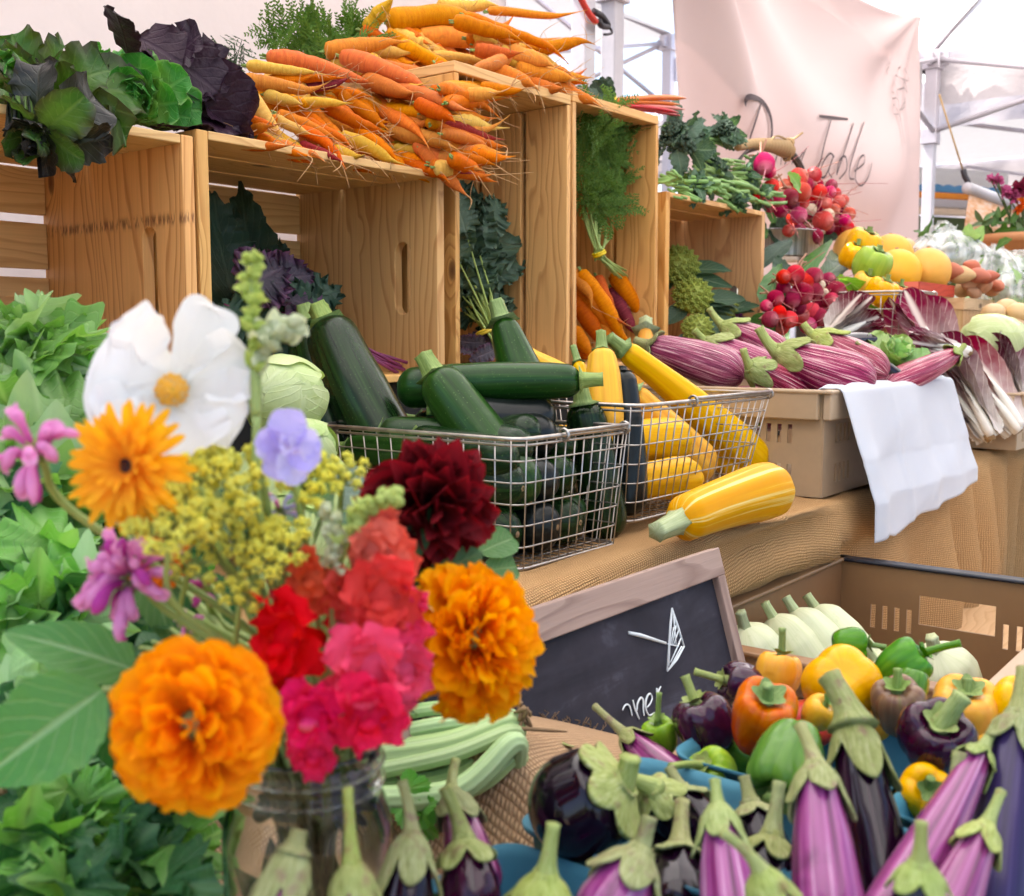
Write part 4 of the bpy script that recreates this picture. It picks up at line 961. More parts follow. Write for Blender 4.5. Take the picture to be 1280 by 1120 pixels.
# front eggplants
eggplant(ZP(782, 918, .80), ZP(862, 990, .74), .01395, 'slim pink and purple eggplant pointing its long stem at the chalkboard', 'fairy_eggplant', .02, 71, stemL=.036, calL=.028, stembend=(.004, .004))
eggplant(ZP(693, 932, .83), ZP(762, 1000, .76), .01125, 'small purple eggplant lying on the burlap near the stalks', 'fairy_eggplant', .02, 72, stemL=.03, calL=.03)
eggplant(ZP(778, 978, .61), ZP(672, 1036, .625), .03060, 'fat dark eggplant with broad pale green calyx in the front box', 'dark_eggplant', .0, 73, stemL=.012, calL=.0115, ld=.4, cal='calyx_green', prof=[(0, .72), (.2, .9), (.5, 1), (1, .98)], lobes=6, stembend=(.01, .0))
eggplant(ZP(815, 985, .63), ZP(870, 1075, .66), .01980, 'dark eggplant with stubby pale stem bent down beside the fat one', 'dark_eggplant', .0, 74, stemL=.020, calL=.014, stembend=(-.012, -.012), cal='calyx_green')
eggplant(ZP(682, 1094, .50), ZP(668, 1190, .50), .01620, 'eggplant showing only a thick yellowish stem at the box corner', 'fairy_eggplant', .0, 75, stemL=.024, calL=.022, cal='calyx_green')
eggplant(ZP(800, 1066, .52), ZP(745, 1175, .50), .01890, 'pink eggplant with pale forked calyx leaning over the front box', 'fairy_eggplant', .0, 76, stemL=.016, calL=.030, stembend=(.006, .0))
eggplant(ZP(898, 1012, .555), ZP(918, 1180, .51), .01485, 'pink and white striped eggplant with wide green calyx and upright stem', 'fairy_eggplant', .0, 77, stemL=.016, calL=.034, cal='calyx_green')
eggplant(ZP(1020, 960, .565), ZP(1042, 1190, .50), .01755, 'long pale pink eggplant standing in the blue box', 'fairy_eggplant', .01, 78, stemL=.026, calL=.034, stembend=(-.002, .006))
eggplant(ZP(1066, 905, .62), ZP(1112, 1180, .56), .02025, 'tall dark eggplant with the biggest pale calyx and thick bent stem', 'dark_eggplant', .01, 79, stemL=.03, calL=.044, stR=.0075, stembend=(-.004, .008), cal='calyx', lobes=4)
eggplant(ZP(1226, 940, .60), ZP(1095, 1170, .50), .01422, 'long pink eggplant lying slantwise across the dark ones', 'fairy_eggplant', .01, 80, stemL=.026, calL=.022, cal='calyx_green')
eggplant(ZP(1232, 1035, .535), ZP(1160, 1200, .49), .01332, 'short pink eggplant with smooth green cap near the frame edge', 'fairy_eggplant', .01, 81, stemL=.024, calL=.022, cal='calyx_green')
eggplant(ZP(1272, 895, .62), ZP(1236, 1190, .56), .01980, 'dark eggplant with bluish sheen standing at the photo edge', 'sheen_eggplant', .01, 82, stemL=.03, calL=.035)
eggplant(ZP(1150, 1080, .46), ZP(1146, 1190, .46), .01350, 'nearest dark eggplant showing its star shaped green calyx', 'dark_eggplant', .0, 83, stemL=.018, calL=.018, cal='calyx_green')
eggplant(ZP(952, 1090, .47), ZP(985, 1190, .47), .01170, 'small eggplant with pale stem lying over the striped one', 'fairy_eggplant', .0, 84, stemL=.022, calL=.02, stembend=(-.01, .004), cal='calyx_green')
eggplant(ZP(565, 992, .62), ZP(604, 1130, .58), .01440, 'purple eggplant with grey green calyx below the pale stalks', 'fairy_eggplant', .0, 85, stemL=.02, calL=.026, stembend=(.0, -.008))
eggplant(ZP(580, 1050, .55), ZP(592, 1160, .53), .01710, 'maroon eggplant with round pale cap and straight green stem', 'pepper_purple', .0, 86, stemL=.026, calL=.017, stembend=(.006, .008), cal='calyx_green')
eggplant(ZP(515, 1045, .52), ZP(505, 1160, .50), .01305, 'dark eggplant with drooping yellowish calyx beside the jar', 'dark_eggplant', .0, 87, stemL=.024, calL=.04, stembend=(.008, .006))
eggplant(ZP(440, 1082, .455), ZP(446, 1190, .45), .01125, 'eggplant with green stem rising right before the jar', 'fairy_eggplant', .0, 88, stemL=.032, calL=.026, cal='calyx_green')
eggplant(ZP(368, 1062, .45), ZP(336, 1180, .44), .01125, 'eggplant with greyish lilac calyx before the jar', 'fairy_eggplant', .0, 89, stemL=.008, calL=.036, stR=.004)
eggplant(ZP(1190, 1010, .58), ZP(1170, 1150, .56), .01890, 'dark eggplant deep in the box behind the long pink one', 'dark_eggplant', .0, 90, calL=.02)
eggplant(ZP(965, 1045, .60), ZP(950, 1150, .58), .01890, 'dark glossy eggplant between the two striped pink ones', 'dark_eggplant', .0, 91, calL=.016)
eggplant(ZP(850, 1060, .60), ZP(845, 1170, .56), .02160, 'dark eggplant in shade behind the pink forked one', 'dark_eggplant', .0, 92, calL=.02)

eggplant(ZP(852, 988, .665), ZP(905, 1085, .635), .0175, 'small dark eggplant filling the gap below the light green pepper', 'dark_eggplant', .0, 93, calL=.014, stemL=.016)
eggplant(ZP(938, 1004, .645), ZP(962, 1100, .625), .018, 'glossy dark eggplant under the big green pepper', 'dark_eggplant', .0, 94, calL=.014, stemL=.016)
eggplant(ZP(800, 1020, .66), ZP(840, 1100, .63), .017, 'dark eggplant beside the fat one in the front box', 'dark_eggplant', .0, 95, calL=.012, stemL=.012)

def pepper(c, R, H, axis, mat, label, lobes=4, seed=0, stem='green_stem', stemL=.022, sbend=(.006, .0), roll=0., dim=.3, taper=.85, bd=.16, group='bell peppers heaped in the blue boxes', stR=.135):
    """axis points from the blossom end to the stem; c is the centre"""
    ax = nrm(axis); mx = frame(np.asarray(c) - ax * H / 2, np.asarray(c) + ax * H / 2, roll); mx[:3, 3] = c
    t = vthing('bell_pepper', mx, label, 'pepper', group)
    n, m = 64, 44; a = np.linspace(0, np.pi, m)[:, None]; th = (np.arange(n) * 2 * np.pi / n)[None]; ln = LN(seed + 300, 5, 1.1, 3)
    zz = np.cos(a); rr = np.sin(a) ** .72
    ph = seed * 1.9
    lob = 1 + (.10 + .05 * (zz < 0)) * (np.abs(np.cos(lobes * th / 2 + ph)) - .62) * np.clip(rr * 1.4, 0, 1)
    tp = taper + (1 - taper) * (zz + 1) / 2
    r = R * rr * lob * tp * (1 + .05 * ln(zz * 1.3, np.cos(th), np.sin(th)))
    z = H / 2 * np.sign(zz) * np.abs(zz) ** .85 * (1 + 0 * th)
    q = r / R
    z = z - (a < np.pi / 2) * H * dim * np.exp(-(q / .42) ** 2) * .62 + (a > np.pi / 2) * H * bd * np.exp(-(q / .34) ** 2) + (a < np.pi / 2) * H * .06 * (np.abs(np.cos(lobes * th / 2 + ph)) - .6) * np.clip(q * 2 - .4, 0, 1)
    P = np.stack([r * np.cos(th), r * np.sin(th), z], -1)
    mb = MB(); mb.grid(P[::-1], True); mb.build('body', MT[mat], t)
    zt = H / 2 - H * dim * .62; u = np.linspace(0, 1, 10)[:, None]
    pts = np.concatenate([sbend[0] * u ** 1.5, sbend[1] * u ** 1.5, zt - .002 + (stemL + .004) * u], 1)
    rad = R * stR * (1 + 1.5 * (1 - u[:, 0]) ** 6) * np.where(u[:, 0] > .92, 1.15, 1)
    mb = MB(); mb.tube(pts, rad, 12, shape=star(5, .1))
    thc = (np.arange(30) * 2 * np.pi / 30)[None]; s = np.linspace(0, 1, 5)[:, None]
    rc = R * (.05 + (.36 + .07 * np.cos(5 * thc)) * s); zc = zt + .0028 + H * dim * .62 * (np.exp(0) - np.exp(-(rc / R / .42) ** 2)) * .92 + .001
    mb.grid(np.stack([rc * np.cos(thc), rc * np.sin(thc), zc], -1), True)
    mb.build('stem', MT[stem], t); return t
U_, VW = V3(0, 0, 1), -FH
def axv(rt, up, to): return nrm(RT * rt + U_ * up + VW * to)   # right in the picture, up, towards the viewer
pepper(ZP(928, 856, .84), .019, .036, axv(-1, .3, .1), 'pepper_purple', 'small purple pepper with pale stem pointing at the chalkboard', 3, 1, sbend=(0, .002), stemL=.026, stem='calyx_green')
pepper(ZP(882, 907, .78), .0235, .045, axv(-.45, 1, -.15), 'pepper_purple', 'glossy dark purple pepper at the edge of the heap by the chalkboard', 4, 2, stem='calyx_green', sbend=(0, .004))
pepper(ZP(953, 902, .74), .0265, .060, axv(.05, 1, .55), 'pepper_orange', 'orange red pepper with brownish shoulder and green stem facing up', 4, 3, taper=.62, stemL=.013, sbend=(.002, .002))
pepper(ZP(973, 842, .84), .0195, .035, axv(.2, 1, -.2), 'pepper_yellow', 'yellow pepper half hidden behind the orange red one', 4, 4)
pepper(ZP(1052, 857, .80), .0285, .052, axv(.2, -.75, -.8), 'pepper_yellow', 'biggest round yellow pepper on top of the heap', 4, 5, dim=.25, bd=.04, taper=.95)
pepper(ZP(1062, 806, .83), .0155, .028, axv(.9, .1, .1), 'pepper_green', 'small green pepper perched on the biggest yellow one', 3, 6, stemL=.016, sbend=(-.004, 0))
pepper(ZP(1024, 892, .74), .0125, .024, axv(.3, .6, .3), 'pepper_yellow', 'smallest yellow pepper below the biggest yellow one', 3, 7, stemL=.01)
pepper(ZP(1126, 832, .82), .0205, .044, axv(.75, .6, .2), 'pepper_green', 'green pepper with long curling stem beside the pale squash', 3, 8, taper=.7, stemL=.03, sbend=(-.008, .004), stem='pepper_green')
pepper(ZP(1140, 858, .78), .013, .028, axv(-.3, -.9, .2), 'pepper_green', 'little green pepper hanging by the brownish one', 3, 9)
pepper(ZP(1122, 884, .76), .0205, .042, axv(-.2, 1, .35), 'pepper_brown', 'brownish purple ripening pepper in the middle of the heap', 4, 10, stemL=.014)
pepper(ZP(1207, 884, .79), .0255, .042, axv(-.1, 1, .45), 'pepper_yellow', 'yellow pepper with dark green stem cap behind the purple one', 4, 11, stemL=.008, stem='green_stem', dim=.34)
pepper(ZP(1170, 922, .70), .0255, .048, axv(-.1, 1, .75), 'pepper_purple', 'dark purple pepper with pale curled stem facing the viewer', 4, 12, dim=.42, stemL=.020, sbend=(.010, -.012), stem='calyx_green', stR=.22)
pepper(ZP(1154, 990, .68), .0185, .036, axv(-.1, .5, .9), 'pepper_yellow', 'yellow pepper under the dark purple one, stem to the viewer', 4, 13, stemL=.008)
pepper(ZP(985, 952, .685), .0265, .066, axv(-.45, -.45, .7), 'pepper_green', 'big glossy green pepper lying with its stem towards the viewer', 4, 14, dim=.34, stemL=.016, taper=.7)
pepper(ZP(892, 968, .73), .0180, .034, axv(-.5, .6, .45), 'pepper_lime', 'light green pepper with arching stem at the box rim', 3, 15, stemL=.026, sbend=(-.016, .004), stem='calyx_green', dim=.2)
pepper(ZP(826, 920, .80), .0145, .028, axv(-.2, .9, .1), 'pepper_lime', 'small light green pepper behind the slim eggplant', 3, 16)
pepper(ZP(1272, 886, .78), .022, .042, axv(.2, 1, .3), 'pepper_yellow', 'yellow pepper at the photo edge behind the bluish eggplant', 4, 17)
pepper(ZP(1246, 965, .70), .021, .046, axv(.2, 1, .3), 'pepper_yellow', 'yellow pepper between the long pink and bluish eggplants', 4, 18)
pepper(ZP(1010, 905, .80), .020, .038, axv(.4, .2, .2), 'pepper_red', 'red pepper low between the orange and yellow ones', 4, 19)
pepper(ZP(1090, 905, .80), .021, .04, axv(.4, .2, .2), 'pepper_yellow', 'yellow pepper low behind the tall eggplant calyx', 4, 20)
pepper(ZP(935, 945, .79), .021, .04, axv(-.4, .2, -.2), 'pepper_green', 'dark green pepper low under the orange red one', 4, 21)

# blue pulp boxes under the front heap
def pulp_box(x0, x1, y0, y1, zb, h, label):
    t = empty('berry_box', ((x0 + x1) / 2, (y0 + y1) / 2, zb), label, 'box', 'blue pulp boxes on the near burlap')
    rc = .018; P = []
    for (x, y, a0) in ((x1 - rc, y1 - rc, 0), (x0 + rc, y1 - rc, 90), (x0 + rc, y0 + rc, 180), (x1 - rc, y0 + rc, 270)):
        for k in range(7): a = math.radians(a0 + k * 15); P.append((x + rc * math.cos(a), y + rc * math.sin(a)))
    P = np.array(P); c = P.mean(0)
    def ring(z, k): return np.concatenate([c + (P - c) * k, np.full((len(P), 1), z)], 1)
    rows = [ring(zb + .004, .02), ring(zb + .004, .80), ring(zb + .012, .84), ring(zb + h * .5, .91), ring(zb + h - .004, .965), ring(zb + h - .003, 1.02), ring(zb + h, 1.03), ring(zb + h, 1.015), ring(zb + h - .005, .945), ring(zb + h * .5, .885), ring(zb + .016, .82), ring(zb + .008, .78), ring(zb + .008, .02)]
    MB().grid(np.array(rows), True).build('tray', MT['blue_pulp'], t)
pulp_box(.625, .765, .215, .352, NEAR + .002, .088, 'blue pulp box under the orange and green peppers')
pulp_box(.625, .765, .068, .207, NEAR + .002, .088, 'blue pulp box under the dark purple pepper')
pulp_box(.478, .612, .232, .372, NEAR + .002, .086, 'blue pulp box under the fat dark eggplant')
pulp_box(.478, .612, .085, .224, NEAR + .002, .086, 'blue pulp box holding the tall pink and dark eggplants')
pulp_box(.36, .47, .24, .372, NEAR + .002, .08, 'nearest blue pulp box below the maroon eggplant')
pulp_box(.335, .468, .085, .232, NEAR + .002, .08, 'blue pulp box at the bottom edge under the nearest eggplants')

# pale squash in the brown crate
def pale(p0, p1, R, label, seed, ribs=9):
    return zucchini(p0, p1, R, label, 'white_squash', .0, seed, ribs, .045, 'pale squash in the brown crate', [(0, .5), (.12, .70), (.35, .93), (.7, 1.), (1, .95)], 'pale_squash', 'squash', 'pale_stem', stemL=.020, sr=.20)
pale(ZP(931, 782, 1.33), ZP(956, 868, 1.36), .042, 'pale squash nearest the chalkboard frame', 101)
pale(ZP(965, 770, 1.40), ZP(1020, 866, 1.40), .038, 'second pale squash from the chalkboard', 102)
pale(ZP(992, 762, 1.47), ZP(1058, 868, 1.45), .040, 'third pale squash from the chalkboard', 103)
pale(ZP(1018, 758, 1.55), ZP(1095, 870, 1.52), .042, 'pale squash farthest from the chalkboard in the row of four', 104)
pale(ZP(1092, 822, 1.40), ZP(1130, 875, 1.42), .034, 'pale squash half hidden behind the green peppers', 105)
pale(ZP(1168, 812, 1.30), ZP(1186, 890, 1.34), .048, 'round pale squash with dry tan stem alone in the crate', 106)
# ------------------------------------------------------------------ leaves
def wshape(kind, t):
    t = np.clip(t, 0, 1)
    if kind == 'ovate': return np.sin(np.pi * t ** .72) ** .85
    if kind == 'round': return np.sqrt(np.clip(1 - (2 * t - 1) ** 2, 0, 1)) ** .8 * (.75 + .25 * t)
    if kind == 'obovate': return (.16 + .84 * np.sin(np.pi / 2 * np.clip(t / .72, 0, 1)) ** 1.3) * np.sqrt(np.clip(1 - np.clip((t - .72) / .28, 0, 1) ** 2.4, 0, 1))
    if kind == 'spatula': return (.25 + .75 * np.clip(t / .6, 0, 1) ** 1.2) * np.sqrt(np.clip(1 - np.clip((t - .8) / .2, 0, 1) ** 2, 0, 1))
    if kind == 'lance': return np.sin(np.pi * t ** .8) ** 1.1
    if kind == 'strap': return (.55 + .45 * np.sin(np.pi * t)) * np.sqrt(np.clip(1 - np.clip((t - .85) / .15, 0, 1) ** 2, 0, 1))
    if kind == 'kale': return (.10 + .9 * np.sin(np.pi * np.clip((t - .12) / .88, 0, 1) ** .75) ** .6 * (t > .1))
def leaf(mb, base, d, up, L, W, kind='ovate', bend=.5, cup=.2, ruf=0., rf=5., serr=0., ns=12, nu=11, nv=20, mat=0, rs=None, twist=0., fold=0., bend2=0., notch=0.):
    rs = rs or np.random.RandomState(0); d = nrm(d); up = np.asarray(up, float); up = nrm(up - d * up.dot(d)); side = np.cross(d, up)
    lin = np.linspace(0, 1, nv)[:, None]; t = .4 * lin + .6 * (.5 - .5 * np.cos(np.pi * lin)); s = np.linspace(-1, 1, nu)[None]
    a = bend * t + bend2 * t ** 3; dt = np.diff(t[:, 0])[:, None, None]
    T = np.cos(a)[..., None] * d - np.sin(a)[..., None] * up; N = np.sin(a)[..., None] * d + np.cos(a)[..., None] * up
    mid = np.concatenate([np.zeros((1, 1, 3)), np.cumsum((T[:-1] + T[1:]) / 2 * dt, 0)], 0) * L
    S = side[None, None] * np.ones_like(T)
    if twist:
        c, q = np.cos(twist * t)[..., None], np.sin(twist * t)[..., None]; S, N = c * S + q * N, c * N - q * S
    w = W / 2 * wshape(kind, t)
    if serr: w = w * (1 - serr * ((t * ns) % 1.0))
    p1, p2 = rs.rand(2) * 6.28
    e = np.abs(s) ** 1.6
    off = cup * w * s * s + ruf * W * e * (np.sin(rf * 6.28 * t + p1 + (s > 0) * 2.1) + .5 * np.sin(rf * 13.1 * t + p2 + (s > 0) * 1.3)) * .5
    lat = s * w * (np.cos(fold) if fold else 1); off = off + np.abs(s) * w * (np.sin(fold) if fold else 0)
    P = np.asarray(base, float) + mid + S * lat[..., None] + N * off[..., None]
    if notch: P = P - T * (notch * L * t ** 5 * np.abs(np.cos(s * 4.4)))[..., None]
    if ruf: P = P + T * (ruf * W * .5 * e * np.sin(rf * 9 * t + p2))[..., None]
    mb.grid(P, mat=mat)
def fan_leaf(mb, base, d, up, R, lobes=3, cup=.15, tooth=.12, k=15, mat=0, rs=None, spread=2.3, droop=.3):
    rs = rs or np.random.RandomState(0); d = nrm(d); up = np.asarray(up, float); up = nrm(up - d * up.dot(d)); side = np.cross(d, up)
    n, m = 91, 8; ph = np.linspace(-spread, spread, n)[None]; rho = np.linspace(0, 1, m)[:, None]
    x = ph / spread
    r = (.64 + .36 * np.abs(np.cos(lobes * np.pi / 2 * x)) ** .7) * (1 - .2 * np.abs(x)) * (1 - tooth * np.abs(np.sin(x * k * 2.3)) ** 1.3)
    rr = R * (.04 + .96 * rho) * (r * rho ** 1.5 + (1 - rho ** 1.5) * .6)
    z = R * (cup * rho ** 2 * np.abs(np.sin(lobes * np.pi / 2 * x)) + .08 * rho ** 2 * np.sin(ph * 5 + rs.rand() * 6) - droop * rho ** 2.2 * (.6 + .4 * np.cos(ph)))
    P = np.asarray(base, float) + rr[..., None] * (np.cos(ph)[..., None] * d + np.sin(ph)[..., None] * side) + z[..., None] * up
    uv = np.stack([.5 + x * .5 + 0 * rho, rho + 0 * x], -1)
    mb.grid(P, mat=mat, uv=uv)
def rv(rs, k=1.): return rs.normal(0, k, 3)
TOCAM = lambda p: nrm(CAM - np.asarray(p))

# celery and parsley bunches at the photo's edge
def celery(poly, n, dr, Rr, mats, label, seed, stems=14, root=None, group='leafy green bunches at the table edge', name='celery_bunch'):
    rs = np.random.RandomState(seed); (x0, y0), (x1, y1) = poly
    root = at((x0 + x1) / 2, y1 + 60, dr[1]) if root is None else root
    t = empty(name, root, label, 'celery', group)
    mb = MB(); st = MB()
    for i in range(n):
        u, v = rs.rand(), rs.rand(); px, py = x0 + (x1 - x0) * u, y0 + (y1 - y0) * v
        d = dr[0] + (dr[1] - dr[0]) * (.35 * rs.rand() + .65 * (1 - v)); p = at(px, py, d)
        tip = nrm(p - root + rv(rs, .10)); up = nrm(TOCAM(p) * .7 + U_ * .7 + rv(rs, .35)); R = rs.uniform(*Rr) * (.8 + .45 * rs.rand())
        b = p - tip * R * .5
        for k in ((0,) if rs.rand() < .35 else (-1, 0, 1)):
            a = k * rs.uniform(.7, 1.0); dd = nrm(tip * math.cos(a) + np.cross(up, tip) * math.sin(a) + rv(rs, .12))
            fan_leaf(mb, b + dd * R * .15, dd, up + rv(rs, .3), R * (1.0 if k == 0 else .8), rs.choice([3, 3, 5]), rs.uniform(.05, .3), rs.uniform(.14, .26), rs.randint(6, 9), rs.choice(len(mats)), rs, 2.3, rs.uniform(.0, .8))
        if i < stems:
            q = root + rv(rs, .02); pts = spline([q, (q + b) / 2 + U_ * .02 + rv(rs, .008), b], 12); st.tube(pts, np.linspace(.0055, .0016, 12), 8)
    mb.build('leaves', [MT[m] for m in mats], t); st.build('stalks', MT['pale_green_stem'], t)
celery([(-30, 395), (95, 600)], 34, (.80, 1.02), (.046, .068), ['celery_leaf', 'celery_pale', 'celery_leaf'], 'light green celery leaves below the scorched crate', 1)
celery([(60, 470), (230, 720)], 26, (.86, 1.0), (.036, .052), ['celery_leaf', 'celery_dark'], 'green celery leaves behind the white cosmos flower', 2)
celery([(-30, 600), (110, 880)], 38, (.66, .84), (.036, .054), ['celery_pale', 'celery_leaf', 'celery_dark'], 'pale celery leaves under the pink bee balm flower', 3)
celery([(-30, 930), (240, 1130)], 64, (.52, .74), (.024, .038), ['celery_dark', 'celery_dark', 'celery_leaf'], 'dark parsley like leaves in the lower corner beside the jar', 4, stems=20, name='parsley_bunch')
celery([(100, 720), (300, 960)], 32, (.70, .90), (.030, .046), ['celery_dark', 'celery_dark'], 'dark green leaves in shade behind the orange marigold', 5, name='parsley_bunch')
BIG = []
def big_leaf(pts, W, d, label, m, bend=.5, seed=0, kind='ovate', serr=.1, up=(0, 0, 1), **k):
    (x0, y0), (x1, y1) = pts; p, q = at(x0, y0, d[0]), at(x1, y1, d[1]); L = np.linalg.norm(q - p)
    mb = MB(); leaf(mb, p, q - p, np.asarray(up, float) * .3 + TOCAM(p), L * 1.05, W, kind, bend, .15, .02, 4, serr, 16, 13, 33, rs=np.random.RandomState(seed), **k)
    ob = tag(mb.build('leaf', MT[m]), label, 'leaf', 'big leaves among the bouquet'); BIG.append((p, nrm(q - p), ob)); return ob
big_leaf([(128, 862), (-35, 975)], .050, (.50, .47), 'broad pale green leaf at the photo edge below the marigold', 'broad_leaf', .35, 1)
big_leaf([(172, 838), (14, 778)], .030, (.53, .50), 'toothed leaf with tan midrib above the marigold', 'broad_leaf', .7, 2)
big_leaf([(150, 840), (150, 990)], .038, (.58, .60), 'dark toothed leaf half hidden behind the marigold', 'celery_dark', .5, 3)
big_leaf([(180, 690), (215, 800)], .026, (.58, .56), 'small green leaf hanging under the bee balm', 'green_leaf', .5, 4)
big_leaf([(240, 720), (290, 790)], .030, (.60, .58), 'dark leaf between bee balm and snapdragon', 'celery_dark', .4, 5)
big_leaf([(405, 640), (452, 560)], .034, (.66, .70), 'grey green leaf behind the dark dahlia', 'kale_grey', .6, 6, serr=.2)
big_leaf([(600, 690), (644, 668)], .026, (.70, .72), 'round leaf peeping out beside the dahlia', 'green_leaf', .3, 7, 'round', 0.)
big_leaf([(606, 715), (648, 705)], .024, (.70, .71), 'second round leaf below the peeping one', 'green_leaf', .4, 8, 'round', 0.)

# ------------------------------------------------------------------ lettuces
def rest_on(mb, top, y0=FY):
    """leaves lie on the crate top instead of passing through it"""
    for v in mb.V:
        k = (v[:, 1] > y0 - .006) & (v[:, 2] < top + .004); v[k, 2] = top + .004 + .25 * np.clip(v[k, 2] - top + .03, 0, .03) * 0 + .004 * np.sin(v[k, 0] * 90)
def lettuce(c, axis, R, n, mats, label, seed, tmax=100, elong=1.0, ruf=.06, W=1.05, core=True, droop=.6, kind='round', squash=None):
    rs = np.random.RandomState(seed); ax = nrm(axis); x = nrm(np.cross(ax, [.3, .2, 1])); y = np.cross(ax, x); c = np.asarray(c, float)
    mb = MB()
    for i in range(n):
        f = (i + .5) / n; ph = i * 2.39996 + rs.normal(0, .25); ti = math.radians(8 + (tmax - 8) * f ** .9 + rs.normal(0, 5))
        rad = math.cos(ph) * x + math.sin(ph) * y
        d = nrm(ax * math.cos(ti) + rad * math.sin(ti)); up = nrm(ax * math.sin(ti) - rad * math.cos(ti) * 1.0)
        L = R * (.50 + .62 * f) * elong * rs.uniform(.88, 1.12)
        b = c - ax * R * (.35 * f) + rad * R * .10 * f
        leaf(mb, b, d, up, L, R * W * (.45 + .62 * f) * rs.uniform(.9, 1.1), kind, (-.9 + 1.3 * f) * rs.uniform(.7, 1.2) + droop * f * f, .45 - .2 * f, ruf * rs.uniform(.6, 1.4), rs.uniform(3, 5.5), 0, 1, 15, 19, rs.choice(len(mats)), rs, rs.normal(0, .25), bend2=droop * f)
    if c[0] < 1.3: rest_on(mb, SHELF + .325)
    return tag(mb.build('lettuce_head', [MT[m] for m in mats]), label, 'lettuce', 'lettuces on the scorched crate' if c[0] < 1.3 else None)
zc = SHELF + .315
lettuce(onY(168, 128, 1.20), axv(.15, .18, 1.0), .072, 30, ['butter_lettuce'], 'green butterhead lettuce turned towards the viewer between two darker heads', 3, 92, 1., .075, droop=.25)
lettuce(onY(118, 92, 1.27), axv(-.3, 1., .3), .055, 20, ['butter_lettuce'], 'smaller green lettuce standing behind the butterhead', 9, 95, 1.1, .06)
lettuce(onY(38, 118, 1.22), axv(-.35, .45, 1.0), .098, 30, ['green_red_lettuce', 'green_red_lettuce', 'butter_lettuce'], 'red tinged green lettuce at the photo edge', 4, 105, 1.05, .13, droop=.7)
lettuce(onY(72, 110, 1.30), axv(.1, 1., .2), .075, 18, ['green_red_lettuce'], 'red tinged green lettuce behind the two front heads', 10, 80, 1.1, .12)
lettuce(onY(48, 172, 1.135), axv(-.2, -.75, .9), .066, 18, ['dark_red_lettuce', 'dark_red_lettuce', 'green_red_lettuce'], 'dark red lettuce leaves drooping over the crate edge', 11, 110, 1.0, .09, droop=.9)
def purple_lettuce():
    rs = np.random.RandomState(5); mb = MB()
    spec = [((178, 60), (300, 128), .12, .9), ((170, 45), (255, 110), .10, .5), ((190, 90), (296, 150), .12, .8), ((200, 110), (290, 190), .09, 1.0), ((212, 120), (262, 175), .11, .9), ((195, 80), (270, 90), .11, 1.1), ((215, 130), (300, 165), .08, .7), ((160, 70), (150, 32), .05, .2), ((205, 90), (240, 60), .08, .3), ((222, 140), (278, 196), .075, .8), ((200, 150), (236, 185), .08, .6)]
    for i, (a, b, w, bd) in enumerate(spec):
        p, q = onY(*a, 1.22 + .008 * (i % 3)), onY(*b, 1.17 - .006 * (i % 4))
        leaf(mb, p, q - p + U_ * .02, TOCAM(p) * .8 + U_ * .6 + rv(rs, .2), np.linalg.norm(q - p) * 1.15, w, 'round', bd, .15, .09, 4, 0, 1, 17, 23, 0, rs, rs.normal(0, .3))
    rest_on(mb, SHELF + .325)
    return tag(mb.build('lettuce_head', MT['purple_lettuce']), 'dark purple lettuce beside the butterhead, leaves falling over the crate corner', 'lettuce', 'lettuces on the scorched crate')
purple_lettuce()

# ------------------------------------------------------------------ carrots
def carrot(p0, p1, R, m, label, seed, group, hairs=3, bend=None, tail=.25):
    mx = frame(p0, p1, seed * 1.1); L = float(np.linalg.norm(np.asarray(p1) - p0)); rs = np.random.RandomState(seed + 70)
    u = np.linspace(0, 1, 34); Lt = L * (1 + tail)
    prof = np.interp(u, [0, .015, .06, .16, .45, .68, .78, .9, 1.], [.3, .74, .96, 1., .92, .70, .40, .12, .03])
    for _ in range(2): prof[2:-1] = (prof[1:-2] + 2 * prof[2:-1] + prof[3:]) / 4
    ln = LN(seed + 40, 5, 1., 2)
    r = R * prof * (1 + .05 * ln(u * 9, u * 0) + .05 * LN(seed, 4, 1., 1)(u * 26))
    b = (rs.normal(0, .03) if bend is None else bend) * L; k = np.clip((u - .7) / .3, 0, 1) ** 1.5
    tx, ty = rs.normal(0, .10, 2) * L
    pts = np.stack([b * 4 * u * (1 - u) + k * tx + .012 * L * np.sin(u * 7 + seed), .5 * b * np.sin(u * 5 + seed) + k * ty, u * Lt], -1)
    t = vthing('carrot', mx, label, 'carrot', group)
    mb = MB(); mb.tube(pts, r, 16)
    bo = mb.build('root', MT[m], t)
    mb = MB()
    for _ in range(3): a = rs.rand() * 6.28; q = V3(math.cos(a), math.sin(a), 0) * R * .16; mb.tube([q + V3(0, 0, .002), q - V3(0, 0, .007) + rv(rs, .001)], .0016, 6)
    mb.build('leaf_stub', MT['green_stem'], bo)
    if hairs:
        mb = MB()
        for _ in range(hairs):
            v = rs.uniform(.5, 1.0); i = int(v * 33); d = nrm(rv(rs) + V3(0, 0, 1.2)); Lh = rs.uniform(.02, .055)
            s0 = pts[i]; q = [s0, s0 + d * Lh * .4 + rv(rs, .004), s0 + d * Lh + rv(rs, .009)]; mb.tube(spline(q, 9), np.linspace(.0009, .0003, 9), 4)
        mb.build('rootlets', MT['rootlet'], bo)
    return t
